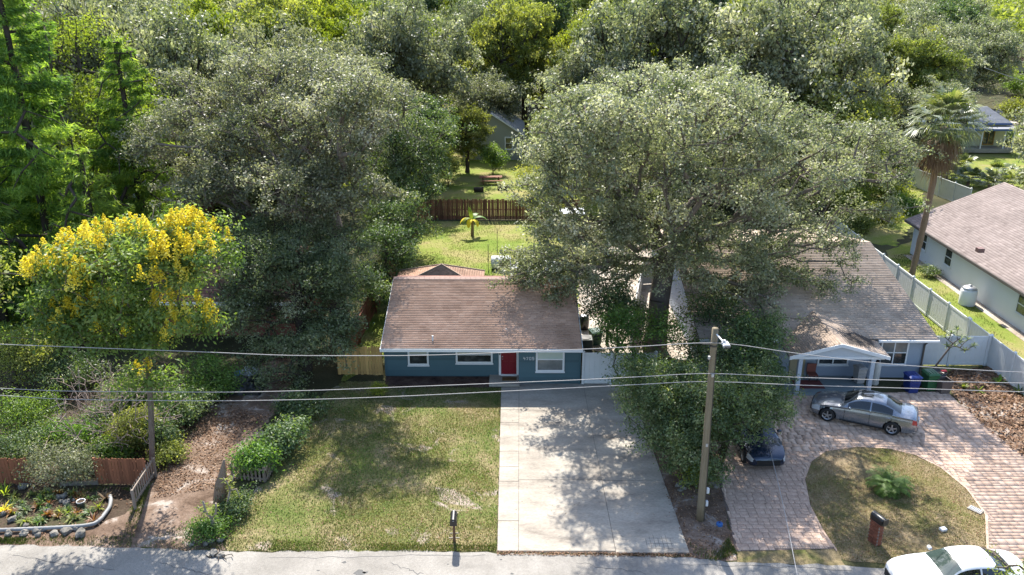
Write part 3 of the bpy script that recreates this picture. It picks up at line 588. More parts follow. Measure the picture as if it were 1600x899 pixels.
# house number: plain strokes
DIG = {'4': [(0, 1, 0, .5), (0, .5, 1, .5), (.75, 1, .75, 0)], '7': [(0, 1, 1, 1), (1, 1, .35, 0)], '0': [(0, 0, 0, 1), (0, 1, 1, 1), (1, 1, 1, 0), (1, 0, 0, 0)], '5': [(1, 1, 0, 1), (0, 1, 0, .55), (0, .55, 1, .55), (1, .55, 1, 0), (1, 0, 0, 0)]}
mb = MB(); nx = atY(818, 560, YR); 
for i, ch in enumerate("4705"):
    for (x0, y0, x1, y1) in DIG[ch]:
        ax, az, bx_, bz = nx.x + i * 0.155 + x0 * 0.09, nx.z - 0.07 + y0 * 0.15, nx.x + i * 0.155 + x1 * 0.09, nx.z - 0.07 + y1 * 0.15
        ln = math.hypot(bx_ - ax, bz - az); mb.box(((ax + bx_) / 2, YR - 0.05, (az + bz) / 2), (ln + 0.02, 0.02, 0.022), ry=-math.atan2(bz - az, bx_ - ax))
wpart(mb, "house_number", WHITE, bh)

# ---- the grey house with the porch
gh = thing("grey_house", (17, 46, 0), "grey-blue house with gabled front porch on two posts behind the silver sedan", "house")
gx0, gx1, GY = 10.2, 22.0, 41.05
mb = MB(); mb.box(((gx0 + gx1) / 2, (GY + 60) / 2, 1.2), (gx1 - gx0, 60 - GY, 2.4))
for xs in (gx0 + 0.02, gx1 - 0.02): mb.add([(xs, GY, 2.4), (xs, 60, 2.4), (xs, 51, 4.4)], [(0, 1, 2)])
wpart(mb, "wall", GREYBLUE, gh)
a0, a1, a2, a3 = (9.7, 40.6, 2.48), (22.4, 40.6, 2.48), (22.55, 51.0, 4.68), (9.8, 51.0, 4.68)
rf = MB(); slope(rf, [a0, a1, a2, a3]); slope(rf, [a3, a2, (22.5, 61, 2.5), (9.8, 61, 2.5)])
pr = (16.55, 38.75, 3.02); pl, pq = (13.95, 38.75, 2.3), (19.1, 38.75, 2.3); rb = (16.55, 43.2, 3.06); lb, qb = (13.95, 40.9, 2.4), (19.1, 40.9, 2.4)
slope(rf, [pl, pr, rb, lb], 0.06); slope(rf, [pr, pq, qb, rb], 0.06)
groof = wpart(rf, "roof", bpy.data.materials["roof_felt"], gh)
shingles(groof, SHINGLE_G, [a0, a1, a2, a3], expo=0.2, tab=0.36, seed=11); shingles(groof, SHINGLE_G, [(22.5, 61, 2.5), (9.8, 61, 2.5), a3, a2], expo=0.5, tab=1.0, name="back_shingles", seed=12)
shingles(groof, SHINGLE_G, [lb, pl, pr, rb], expo=0.16, tab=0.34, name="porch_shingles", seed=13); shingles(groof, SHINGLE_G, [pq, qb, rb, pr], expo=0.16, tab=0.34, name="porch_shingles", seed=14)
fa = MB(); fa.box(((19.2 + 22.4) / 2, 40.56, 2.38), (3.2, 0.06, 0.15)); fa.box(((9.7 + 13.9) / 2, 40.56, 2.38), (4.2, 0.06, 0.15))
fa.add([(22.43, 40.55, 2.3), (22.43, 40.55, 2.48), (22.58, 51, 4.68), (22.58, 51, 4.5)], [(0, 1, 2, 3)])
for (p0, p1) in ((pl, pr), (pr, pq)):
    fa.add([(p0[0], 38.7, p0[2] - 0.16), (p1[0], 38.7, p1[2] - 0.16), (p1[0], 38.7, p1[2] + 0.02), (p0[0], 38.7, p0[2] + 0.02), (p0[0], 38.75, p0[2] - 0.16), (p1[0], 38.75, p1[2] - 0.16), (p1[0], 38.75, p1[2] + 0.02), (p0[0], 38.75, p0[2] + 0.02)], [(0, 1, 2, 3), (4, 5, 6, 7), (0, 1, 5, 4), (3, 2, 6, 7)])
wpart(fa, "fascia", WHITE, gh)
gb = MB(); gb.add([(14.1, 38.86, 2.2), (18.95, 38.86, 2.2), (18.95, 38.86, 2.3), (16.55, 38.86, 2.95), (14.1, 38.86, 2.3)], [(0, 1, 2, 3, 4)]); wpart(gb, "porch_gable", mat("gable_panel", [(0.52, 0.54, 0.57), (0.58, 0.6, 0.62)], rough=0.8), gh)
for cxp in (14.62, 18.35):
    mb = MB(); mb.bbox((cxp, 39.0, 1.12), (0.22, 0.22, 2.16), 0.02); mb.box((cxp, 39.0, 0.1), (0.26, 0.26, 0.1)); wpart(mb, "porch_post", mat("post_paint", [(0.45, 0.5, 0.56), (0.52, 0.56, 0.62)], rough=0.6) if cxp < 15 else bpy.data.materials["post_paint"], gh)
mb = MB(); mb.box((16.5, 38.9, 2.2), (4.75, 0.14, 0.14)); wpart(mb, "porch_beam", WHITE, gh)
mb = MB(); mb.bbox((15.9, 39.95, 0.05), (5.3, 2.2, 0.12), 0.02); wpart(mb, "porch_floor", mat("painted_slab", [(0.22, 0.27, 0.28), (0.30, 0.34, 0.34)], scale=1.5, rough=0.7), gh)
win_px(gh, 1276, 1324, 569.5, GY, 1.86, [(0, 0.5, 0, 1, None), (0.5, 1, 0, 1, None)], trim=0.08)
win_px(gh, 1371, 1414, 569.5, GY, 2.25, [(0, 0.5, 0, 0.5, None), (0, 0.5, 0.5, 1, GREYGLASS), (0.5, 1, 0, 0.5, None), (0.5, 1, 0.5, 1, GREYGLASS)], trim=0.08)
win_px(gh, 1165, 1205, 575, GY, 1.95, [(0, 0.5, 0, 1, None), (0.5, 1, 0, 1, GREYGLASS)], trim=0.07)
mb = MB(); p = atY(1243, 590, GY - 0.05); mb.box((p.x, GY - 0.04, 1.02), (0.82, 0.06, 1.94)); d2 = wpart(mb, "front_door", mat("tan_door", [(0.42, 0.34, 0.2), (0.5, 0.42, 0.27)], rough=0.5), gh)
ds = MB(); ds.tube([(21.85, 40.62, 2.36), (21.9, 40.75, 2.2), (21.93, 40.98, 2.0), (21.93, 40.98, 0.05)], 0.05, 8); wpart(ds, "downspout", mat("brown_gutter", [(0.09, 0.075, 0.065), (0.14, 0.12, 0.1)], rough=0.5), gh)
gu = MB(); gu.box((20.8, 40.47, 2.42), (3.2, 0.1, 0.1)); wpart(gu, "gutter", WHITE, gh)
o = MB(); o.bbox((0, 0, 0.012), (1.5, 0.95, 0.024), 0.008); o = o.obj("porch_rug", mat("red_rug", [(0.17, 0.05, 0.045), (0.24, 0.075, 0.065)], scale=10, rough=0.95)); o.location = at(1263, 601, 0.12); tag(o, "dark red rug on the grey house's porch floor", "rug")

# ---- pale stucco house on the right edge
sh = thing("stucco_house", (37, 52, 0), "pale stucco house with mauve-brown shingle roof at the right edge beyond the white fence", "house")
SX = 31.15
mb = MB(); mb.box(((SX + 44.5) / 2, (38 + 63.0) / 2, 1.3), (44.5 - SX, 25.0, 2.6)); mb.add([(SX, 62.95, 2.6), (44.5, 62.95, 2.6), (37.8, 62.95, 5.3)], [(0, 1, 2)]); mb.add([(SX, 38.05, 2.6), (44.5, 38.05, 2.6), (37.8, 38.05, 5.3)], [(0, 1, 2)])
wpart(mb, "wall", STUCCO, sh)
q1 = [(30.62, 63.6, 2.62), (30.62, 37.5, 2.62), (37.8, 37.5, 5.62), (37.8, 63.6, 5.62)]; q2 = [(45.0, 37.5, 2.62), (45.0, 63.6, 2.62), (37.8, 63.6, 5.62), (37.8, 37.5, 5.62)]
rf = MB(); slope(rf, q1); slope(rf, q2); sr = wpart(rf, "roof", bpy.data.materials["roof_felt"], sh)
shingles(sr, SHINGLE_M, q1, expo=0.2, tab=0.4, seed=21); shingles(sr, SHINGLE_M, q2, expo=0.5, tab=1.0, name="back_shingles", seed=22)
mb = MB(); mb.box((30.58, 50.5, 2.53), (0.05, 26.2, 0.18)); wpart(mb, "fascia", mat("dark_fascia", [(0.10, 0.085, 0.075), (0.15, 0.13, 0.115)], rough=0.7), sh)
for (xa, ya) in ((1444, 378), (1482.5, 404), (1597, 480)):
    lo_, hi_ = 40.0, 70.0                     # find the Y on the wall plane x = SX that this pixel meets
    ry = at(xa, ya, 0); k = SX / ry.x; Yw = ry.y * k; Zw = CAM_H * (1 - k)
    window(sh, SX - 0.002, Yw, 0.95, 2.2, 1.05, rz=-math.pi / 2, panes=[(0, 1, 0, 0.5, None), (0, 1, 0.5, 1, None)], trim=0.06, frame=STUCCO)
vt = MB(); p = at(1531, 392, 3.9); vt.box((p.x, p.y, p.z + 0.05), (0.4, 0.4, 0.28)); wpart(vt, "roof_vent", mat("brown_vent", [(0.16, 0.09, 0.08), (0.22, 0.13, 0.12)], rough=0.6), sr)
mb = MB(); mb.box((SX - 0.35, 50, 0.01), (0.7, 25, 0.03)); wpart(mb, "foundation_strip", G_SAND, sh)
tk = thing("water_tank", at(1510, 476), "squat white tank with grey domed top against the stucco house wall", "tank")
mb = MB(); mb.lathe([(0.0, 0.0), (0.50, 0.0), (0.52, 0.06), (0.52, 1.0), (0.46, 1.12)], n=20); mb.obj("body", WHITE, tk, True)
mb = MB(); mb.lathe([(0.46, 1.12), (0.47, 1.16), (0.36, 1.27), (0.16, 1.33), (0.0, 1.34)], n=20); mb.lathe([(0.12, 1.33), (0.12, 1.4), (0.0, 1.41)], n=10); mb.obj("dome_lid", STEEL, tk, True)

def gable_house(name, label, x0, x1, y0, y1, zw, zr, along, wallm, roofm, trim=WHITE, oh=0.4, wins=(), expo=0.3, seed=0, th=0.1):
    h = thing(name, ((x0 + x1) / 2, (y0 + y1) / 2, 0), label, "house")
    mb = MB(); mb.box(((x0 + x1) / 2, (y0 + y1) / 2, zw / 2), (x1 - x0, y1 - y0, zw)); xc, yc = (x0 + x1) / 2, (y0 + y1) / 2
    if along == 'y':
        for yy in (y0, y1): mb.add([(x0, yy, zw), (x1, yy, zw), (xc, yy, zr - 0.1)], [(0, 1, 2)])
        k = (zr - zw) / ((x1 - x0) / 2) * oh
        s = [[(x0 - oh, y1 + oh, zw - k), (x0 - oh, y0 - oh, zw - k), (xc, y0 - oh, zr), (xc, y1 + oh, zr)], [(x1 + oh, y0 - oh, zw - k), (x1 + oh, y1 + oh, zw - k), (xc, y1 + oh, zr), (xc, y0 - oh, zr)]]
        rk = [((x0 - oh, y0 - oh, zw - k), (xc, y0 - oh, zr)), ((xc, y0 - oh, zr), (x1 + oh, y0 - oh, zw - k))]
    else:
        for xx in (x0, x1): mb.add([(xx, y0, zw), (xx, y1, zw), (xx, yc, zr - 0.1)], [(0, 1, 2)])
        k = (zr - zw) / ((y1 - y0) / 2) * oh
        s = [[(x0 - oh, y0 - oh, zw - k), (x1 + oh, y0 - oh, zw - k), (x1 + oh, yc, zr), (x0 - oh, yc, zr)], [(x1 + oh, y1 + oh, zw - k), (x0 - oh, y1 + oh, zw - k), (x0 - oh, yc, zr), (x1 + oh, yc, zr)]]
        rk = [((x0 - oh, y0 - oh, zw - k), (x1 + oh, y0 - oh, zw - k))]
    wpart(mb, "wall", wallm, h); rf = MB(); [slope(rf, q, th) for q in s]; ro = wpart(rf, "roof", bpy.data.materials["roof_felt"], h)
    for i, q in enumerate(s): shingles(ro, roofm, q, expo=expo, tab=expo * 2, seed=seed + i)
    fb = MB()
    for (p, q) in rk:
        p, q = Vector(p), Vector(q); d = Vector((0, -0.04, 0)); u = Vector((0, 0, 0.2)); fb.add([p + d - u, q + d - u, q + d, p + d, p - d - u, q - d - u, q - d, p - d], [(0, 1, 2, 3), (4, 5, 6, 7), (0, 1, 5, 4), (3, 2, 6, 7)])
    wpart(fb, "fascia", trim, h)
    for (wx, wy, z0, z1, w, rz) in wins: window(h, wx, wy, z0, z1, w, rz=rz, panes=[(0, 1, 0, 0.5, None), (0, 1, 0.5, 1, None)], trim=0.14, frame=trim)
    return h
p = at(790, 250); Yb = p.y
xa, xb = atY(742, 250, Yb).x, atY(815, 250, Yb).x; wz0, wz1 = atY(795, 234, Yb).z, atY(795, 214, Yb).z; wx = atY(795, 220, Yb).x
gable_house("sage_house", "sage green house with white trimmed window glimpsed between trees beyond the back lawn", xa - 1.5, xb, Yb, Yb + 9, 3.3, 5.6, 'y', SAGE, SHINGLE_S, wins=[(wx, Yb, wz0, wz1, 1.0, 0)], seed=31)
mbx = [o for o in bpy.data.objects if o.name == "sage_house"][0]
mb = MB(); mb.box((xb - 0.06, Yb - 0.03, 1.6), (0.14, 0.08, 3.2)); wpart(mb, "corner_board", WHITE, mbx)
p = at(1548, 236); 
yh = gable_house("yellow_house", "pale yellow cottage with blue eave trim beside the fan palm's crown", p.x - 8, atY(1566, 232, p.y).x, p.y, p.y + 12, 3.6, 4.7, 'x', CREAM, SHINGLE_S, trim=TRIMBLUE, wins=[], seed=41)
mb = MB(); mb.box((p.x - 1.5, p.y - 1.0, 3.05), (7.5, 2.4, 0.14)); wpart(mb, "porch_roof", SHINGLE_S, yh)
mb = MB(); mb.box((p.x - 1.5, p.y - 2.2, 2.98), (7.5, 0.06, 0.22)); wpart(mb, "porch_trim", TRIMBLUE, yh)
mb = MB(); mb.box((p.x - 1.7, p.y - 1.0, 0.4), (6.6, 2.0, 0.5)); wpart(mb, "porch_floor", CONC, yh)
for k in (-2.2, 0.6, 1.7): 
    mb = MB(); mb.box((p.x + k - 0.3, p.y - 1.9, 1.8), (0.14, 0.14, 2.4)); wpart(mb, "porch_post", WHITE, yh)
window(yh, p.x - 0.6, p.y, 0.8, 2.7, 1.4, panes=[(0, 0.5, 0, 1, None), (0.5, 1, 0, 1, None)], frame=mat("ochre_trim", [(0.38, 0.22, 0.05), (0.45, 0.28, 0.08)]))
p = at(1600, 113); gable_house("far_brown_house", "distant house with mauve brown roof by the street at upper right", p.x - 3, p.x + 22, p.y, p.y + 14, 2.6, 5.0, 'x', CREAM, SHINGLE_R, seed=51, expo=0.6)
p = at(305, 560); gable_house("red_roof_house", "low house with red-brown roof hidden behind the yellow flowering tree", -22.5, -13.2, 46.5, 55.5, 2.5, 4.3, 'x', REDWALL, SHINGLE_R, seed=61, expo=0.22)
p = at(262, 302, 2.4); gable_house("white_roof_shed", "long shed with pale roof glimpsed behind the yellow flowering tree's top", p.x - 2.6, p.x + 2.6, p.y, p.y + 6, 2.4, 3.2, 'x', REDWALL, mat("pale_metal_roof", [(0.5, 0.5, 0.56), (0.62, 0.62, 0.68)], tint=True, rough=0.5), seed=71, expo=0.5)

# ---------------------------------------------------------------- fences
def board_fence(name, label, p0, p1, h, m, bw=0.14, gap=0.012, group=None, cat="fence", rail_front=False, wob=0.03, gap_at=None, dog=False, posts=2.4):
    p0, p1 = Vector((p0[0], p0[1], 0)), Vector((p1[0], p1[1], 0)); d = p1 - p0; L = d.length; rz = math.atan2(d.y, d.x)
    f = thing(name, p0, label, cat, group, rz); r = random.Random(name + str(p0.x)); meshes = []
    for i in range(3):
        hh = h * (1 - wob * i / 2); mb = MB(); t = 0.02
        if dog: 
            out = [(-bw / 2, 0, 0.05), (bw / 2, 0, 0.05), (bw / 2, 0, hh - bw * 0.5), (0, 0, hh), (-bw / 2, 0, hh - bw * 0.5)]
        else: out = [(-bw / 2, 0, 0.04), (bw / 2, 0, 0.04), (bw / 2, 0, hh - 0.03), (bw / 2 - 0.03, 0, hh), (-bw / 2 + 0.03, 0, hh), (-bw / 2, 0, hh - 0.03)]
        n = len(out); mb.add([(x, -t / 2, z) for x, y, z in out] + [(x, t / 2, z) for x, y, z in out], [tuple(range(n)), tuple(range(2 * n - 1, n - 1, -1))] + [(k, (k + 1) % n, n + (k + 1) % n, n + k) for k in range(n)])
        meshes.append(mb.mesh("board", m))
    n = int(L / (bw + gap))
    for i in range(n):
        x = (i + 0.5) * L / n
        if gap_at and gap_at[0] < x < gap_at[1]: continue
        link("board", r.choice(meshes), f, (x, r.uniform(-0.008, 0.008), r.uniform(-0.02, 0.02)), (r.uniform(-0.01, 0.01), r.uniform(-0.012, 0.012), 0))
    s = -1 if rail_front else 1
    for z in (h * 0.22, h * 0.82) if h < 1.3 else (h * 0.15, h * 0.5, h * 0.85):
        mb = MB(); mb.box((L / 2, s * 0.035, z), (L, 0.045, 0.085)); mb.obj("rail", m, f)
    k = 0.0
    while k <= L + 0.01:
        mb = MB(); mb.box((min(k, L - 0.05), s * 0.1, h * 0.48), (0.09, 0.09, h * 0.96)); mb.obj("post", m, f); k += posts
    return f
def vinyl_fence(name, label, pts, h=1.8, m=VINYL, group=None, span=2.4):
    pts = [Vector((p[0], p[1], 0)) for p in pts]; f = thing(name, pts[0], label, "fence", group)
    pm = MB(); pm.bbox((0, 0, h / 2 + 0.03), (0.13, 0.13, h + 0.06), 0.012); pmesh = pm.mesh("post", m); cm = MB(); cm.add([(-.085, -.085, 0), (.085, -.085, 0), (.085, .085, 0), (-.085, .085, 0), (0, 0, 0.09)], [(0, 1, 2, 3), (0, 1, 4), (1, 2, 4), (2, 3, 4), (3, 0, 4)]); cmesh = cm.mesh("post_cap", m)
    for i, (a, b) in enumerate(zip(pts[:-1], pts[1:])):
        d = b - a; n = max(1, round(d.length / span)); rz = math.atan2(d.y, d.x)
        for k in range(n):
            p, q = a + d * (k / n) - pts[0], a + d * ((k + 1) / n) - pts[0]; c = (p + q) / 2; L = (q - p).length - 0.13
            mb = MB(); w = L / max(1, round(L / 0.28)); nb = round(L / w)
            for j in range(nb): mb.bbox((-L / 2 + (j + 0.5) * w, 0, h / 2), (w - 0.004, 0.03, h - 0.2), 0.006)
            mb.obj("panel", m, f, loc=c, rot=(0, 0, rz))
            for z in (0.12, h - 0.06):
                rb_ = MB(); rb_.bbox((0, 0, z), (L, 0.06, 0.14), 0.01); rb_.obj("rail", m, f, loc=c, rot=(0, 0, rz))
            po = link("post", pmesh, f, p, (0, 0, rz)); link("post_cap", cmesh, po, (0, 0, h + 0.06))
    po = link("post", pmesh, f, pts[-1] - pts[0], (0, 0, rz)); link("post_cap", cmesh, po, (0, 0, h + 0.06))
    return f
a, b = at(532, 586), at(600, 587)
board_fence("wooden_fence", "yellow-brown cedar board fence joining the left corner of the blue house", (a.x - 0.1, a.y), (b.x - 0.05, a.y), 1.75, WOOD_Y)
a, b = at(640, 344), at(905, 344)
board_fence("back_fence", "dark weathered board fence across the back of the lawn behind the banana plant", a, b, 1.95, WOOD_D, wob=0.05)
a, b = at(668, 346), at(545, 566)
board_fence("side_yard_fence", "long reddish board fence along the left side of the back lawn, under the dark trees", (a.x - 0.3, a.y - 0.3), b, 1.85, WOOD_R, bw=0.19)
a, b = at(-90, 757), at(50, 757)
board_fence("garden_fence", "red cedar board fence at the far left behind the rock garden", a, b, 1.32, WOOD_R, bw=0.12)
a, b = at(152, 757), at(233, 758)
board_fence("garden_fence", "red cedar fence panel between the grey-green shrub and the open picket gate", a, b, 1.32, WOOD_R, bw=0.12)
a, b = at(208, 797), at(243, 742)
board_fence("picket_gate", "open grey picket gate leaning at the mouth of the dirt drive", a, b, 1.0, WOOD_G, bw=0.09, gap=0.11, cat="gate", dog=True, rail_front=True)
a, b = at(362, 748), at(416, 755)
board_fence("picket_fence", "low grey picket fence under the green bush beside the front lawn", a, b, 0.75, WOOD_G, bw=0.09, gap=0.09, dog=True)
a, b = at(418, 753), at(462, 668)
board_fence("picket_fence", "grey picket fence running back along the lawn's left edge, overgrown by bushes", a, b, 0.75, WOOD_G, bw=0.09, gap=0.09, dog=True)
YG = at(930, 600.5).y; g0, g1, g2 = atY(908, 600, YG).x, atY(954, 600, YG).x, atY(1022, 600, YG).x
vinyl_fence("vinyl_gate", "tall white vinyl gate and panel at the right end of the blue house", [(g0 + 0.08, YG), (g1, YG), (g2, YG)], h=1.85)
FX = at(1540, 571).x; FY = at(1540, 571).y
vinyl_fence("vinyl_fence", "long mildewed white vinyl fence between the grey house and the stucco house", [(FX - 0.1, FY + 24), (FX, FY + 2.5)], m=VINYL_OLD, h=1.8)
vinyl_fence("vinyl_fence", "white vinyl fence corner behind the bare-stemmed potted tree and the bins", [(FX, FY + 2.35), (FX, FY), (FX + 0.02, FY - 4.6), (FX + 0.3, FY - 8)], h=1.8)
vinyl_fence("vinyl_fence", "short white vinyl fence facing the street at the right corner of the grey house", [(22.2, FY - 0.05), (FX - 0.14, FY - 0.05)], h=1.8)
a, b = at(1422, 290), at(1512, 326)
vinyl_fence("vinyl_fence", "greenish white vinyl fence behind the fan palm's trunk beside the palmettos", [(a.x, a.y), (b.x, b.y)], h=1.9, m=VINYL_OLD)
a, b, c = at(985, 545), at(1003, 445), at(1090, 440)
vinyl_fence("vinyl_fence", "white vinyl fence behind the big oak's trunk", [(a.x, a.y), (b.x, b.y), (c.x, c.y)], h=1.8)
# ---------------------------------------------------------------- vegetation builders
def grow(trunk, tips, r_tip, r_base, seed, seg=0.9, power=0.46, start=0.45, jit=0.14, bias=0.35):
    """limb skeleton from the trunk polyline to every tip; returns tube mesh arrays"""
    r = np.random.default_rng(seed); tp = [np.array(p, float) for p in trunk]; pts = []
    for a, b in zip(tp[:-1], tp[1:]):
        n = max(1, int(np.linalg.norm(b - a) / seg)); pts += [a + (b - a) * k / n for k in range(n)]
    pts.append(tp[-1]); nt_ = len(pts); cap = nt_ + len(tips) * 14 + 50
    P = np.zeros((cap, 3)); par = np.full(cap, -1); D = np.zeros(cap); P[:nt_] = pts
    for i in range(1, nt_): par[i] = i - 1; D[i] = D[i - 1] + np.linalg.norm(P[i] - P[i - 1])
    n = nt_; s0 = int(nt_ * start); tips = np.array(tips); top = P[nt_ - 1]
    for t in tips[np.argsort(np.linalg.norm(tips - top, axis=1))]:
        q = P[s0:n]; d = np.linalg.norm(q - t, axis=1); up = np.maximum(0, q[:, 2] - t[2]) * 0.35
        j = s0 + int(np.argmin(d + bias * (D[s0:n] - D[s0]) + up)); dd = np.linalg.norm(P[j] - t); k = max(1, min(13, int(dd / seg))); a = P[j].copy(); prev = j
        bow = np.array([0, 0, 0.12 * dd]) + r.normal(0, 0.05 * dd, 3)
        for m in range(1, k + 1):
            f = m / k; p = a + (t - a) * f + bow * 4 * f * (1 - f) * 0.5 + (r.normal(0, jit, 3) * (m < k)) * min(1, dd / 2)
            P[n] = p; par[n] = prev; D[n] = D[prev] + np.linalg.norm(p - P[prev]); prev = n; n += 1
    cnt = np.zeros(n); child = np.zeros(n, bool); child[par[1:n]] = True; cnt[:n][~child] = 1
    for i in range(n - 1, 0, -1): cnt[par[i]] += cnt[i]
    rad = np.maximum(r_tip, r_base * (cnt / max(cnt[0], 1)) ** power)
    rad[:nt_] = np.maximum(rad[:nt_], np.linspace(r_base, r_base * 0.4, nt_)); rad[0] *= 1.35
    e = np.arange(1, n); A, B = P[par[1:n]], P[1:n]; ra, rb = np.minimum(rad[par[1:n]], rad[1:n] * 1.6), rad[1:n]
    K = 6; t = B - A; t /= np.linalg.norm(t, axis=1, keepdims=True) + 1e-9
    h = np.where(np.abs(t[:, 2:3]) < 0.9, np.array([[0, 0, 1.0]]), np.array([[1.0, 0, 0]])); u = np.cross(t, h); u /= np.linalg.norm(u, axis=1, keepdims=True); w = np.cross(t, u)
    ang = np.arange(K) * 2 * np.pi / K; c, s = np.cos(ang), np.sin(ang); ring = u[:, None, :] * c[None, :, None] + w[:, None, :] * s[None, :, None]
    V = np.concatenate([A[:, None, :] + ring * ra[:, None, None], B[:, None, :] + ring * rb[:, None, None]], 1)
    f = np.array([[k, (k + 1) % K, K + (k + 1) % K, K + k] for k in range(K)]); F = (np.arange(len(A)) * 2 * K)[:, None, None] + f[None]
    return V.reshape(-1, 3), F.reshape(-1, 4)
def in_ell(ells, n, r, shell=0.55, under=0.35):
    w = np.array([e[3] * e[4] * e[5] * (e[6] if len(e) > 6 else 1) for e in ells]); w = (w ** 0.8) / (w ** 0.8).sum(); k = r.choice(len(ells), n, p=w)
    d = r.normal(size=(n, 3)); d /= np.linalg.norm(d, axis=1, keepdims=True); d[:, 2] = np.where((d[:, 2] < -0.2) & (r.random(n) > under), -d[:, 2], d[:, 2])
    rho = shell + (1 - shell) * r.random(n); E = np.array([e[:6] for e in ells])[k]
    return E[:, :3] + d * rho[:, None] * E[:, 3:6], d
def crown(ells, boughs, tips, bough_r, leaves, L, clump, seed, shell=0.55, ratio=0.5, up=0.8, flat=0.6, under=0.35, droop=0.0):
    """tip points and leaf quads of a crown made of boughs, each a cluster of leafy twig ends"""
    r = np.random.default_rng(seed); B, bd = in_ell(ells, boughs, r, shell, under)
    T = (B[:, None, :] + r.normal(size=(boughs, tips, 3)) * np.array([bough_r, bough_r, bough_r * flat])).reshape(-1, 3); bt = np.repeat(r.normal(0.46, 0.19, boughs), tips)
    T[:, 2] = np.maximum(T[:, 2], 0.35); n = len(T)
    nl = np.maximum(4, (leaves * (0.5 + r.random(n))).astype(int)); idx = np.repeat(np.arange(n), nl); m = len(idx)
    off = r.normal(size=(m, 3)) * np.array([clump, clump, clump * 0.62]); C = T[idx] + off
    if droop: C[:, 2] -= droop * np.abs(off[:, 0] + off[:, 1])
    C[:, 2] = np.maximum(C[:, 2], 0.03)
    N_ = r.normal(size=(m, 3)) * 0.55 + np.array([0, 0, up * 0.7]) + off / (clump + 1e-6) * 0.55
    V, _ = leaf_quads(C, N_, L * (0.55 + 0.9 * r.random(m)), ratio, r)
    tint = np.clip(np.repeat(bt, tips)[idx] if False else bt[idx] + r.normal(0, 0.17, m), 0, 1)
    return T, V, tint
def tree(name, label, cat, base, trunk, r_base, ells, boughs=30, tips=8, bough_r=1.0, leaves=40, L=0.14, clump=0.45, leafm=L_OAK, bark=BARK, seed=1, group=None,
         r_tip=0.012, rel=False, keep=True, start=0.45, **kw):
    """ells and trunk are world positions unless rel"""
    b = np.array([base[0], base[1], 0.0]); E = ells if rel else [(e[0] - b[0], e[1] - b[1], *e[2:]) for e in ells]
    tr = trunk if rel else [tuple(np.array(p) - b) for p in trunk]
    T, V, tint = crown(E, boughs, tips, bough_r, leaves, L, clump, seed, **kw); root = thing(name, (base[0], base[1], 0), label, cat, group)
    tv, tf = grow(tr, T, r_tip, r_base, seed, start=start); link("trunk", np_mesh("trunk", tv, tf, bark, smooth=True), root)
    link("crown", np_mesh("crown", V, np.arange(len(V)).reshape(-1, 4), leafm, tint), root)
    return root
def E_(px_, py_, Y, rx, ry, rz, w=1.0):
    p = atY(px_, py_, Y); return (p.x, p.y, p.z, rx, ry, rz, w)
def blade_mesh(name, B, m, parent=None):
    """B: list of (points p0,p1,p2, half width, side vector, tint) -> two quads each, tapering to the tip"""
    V, F, T = [], [], []
    for (p0, p1, p2, w, s, t) in B:
        b = len(V); p0, p1, p2, s = np.array(p0), np.array(p1), np.array(p2), np.array(s)
        V += [p0 - s * w * 0.5, p0 + s * w * 0.5, p1 + s * w, p1 - s * w, p2 + s * w * 0.12, p2 - s * w * 0.12]; F += [(b, b + 1, b + 2, b + 3), (b + 3, b + 2, b + 4, b + 5)]; T += [t, t]
    return link(name, np_mesh(name, np.array(V), np.array(F), m, np.array(T)), parent)
def fan(B, o, d, pet, rad, r, n=20, w=0.035, t0=0.5, droop=0.25, spread=2.5):
    """one fan leaf: petiole from o along d, leaflets round its end"""
    o, d = np.array(o, float), np.array(d, float); d /= np.linalg.norm(d); hub = o + d * pet + np.array([0, 0, -0.12 * pet * (1 - d[2])])
    s = np.cross(d, [0, 0, 1.0]); s = s / (np.linalg.norm(s) + 1e-6); B.append((o, (o + hub) / 2 + np.array([0, 0, 0.04]), hub, 0.025, s, t0 * 0.6)); u = np.cross(s, d)
    for k in range(n):
        a = (k / (n - 1) - 0.5) * spread; v = d * math.cos(a) + s * math.sin(a); L = rad * (0.8 + 0.2 * math.cos(a)) * (0.9 + 0.2 * r.random())
        p1 = hub + v * L * 0.55 + u * 0.05; p2 = hub + v * L + np.array([0, 0, -droop * L * (0.5 + r.random())]); side = np.cross(v, u)
        B.append((hub, p1, p2, w, side, min(1, max(0, t0 + r.gauss(0, 0.18)))))
def pinnate(B, o, d, L, r, n=16, lw=0.02, ll=0.3, arch=0.8, t0=0.5):
    o, d = np.array(o, float), np.array(d, float); h = np.array([d[0], d[1], 0]); h = h / (np.linalg.norm(h) + 1e-6); pts = []
    el = math.atan2(d[2], np.linalg.norm(d[:2])); p = o.copy(); st_ = L / n
    for k in range(n + 1):
        pts.append(p.copy()); el -= arch * 1.9 / n * (0.5 + k / n); p = p + (h * math.cos(el) + np.array([0, 0, math.sin(el)])) * st_
    s = np.cross(h, [0, 0, 1.0])
    for k in range(n):
        B.append((pts[k], (pts[k] + pts[k + 1]) / 2, pts[k + 1], 0.012, s, t0 * 0.5))
        if k < 2: continue
        q = ll * math.sin(math.pi * (k + 0.6) / (n + 1.2)) ** 0.6; f = (pts[k + 1] - pts[k]) / st_
        for sg in (-1, 1):
            v = s * sg * 0.8 + f * 0.6; v /= np.linalg.norm(v); p1 = pts[k] + v * q * 0.55; p2 = pts[k] + v * q + np.array([0, 0, -0.25 * q])
            B.append((pts[k], p1, p2, lw, np.cross(v, [0, 0, 1.0]), min(1, max(0, t0 + r.gauss(0, 0.15)))))
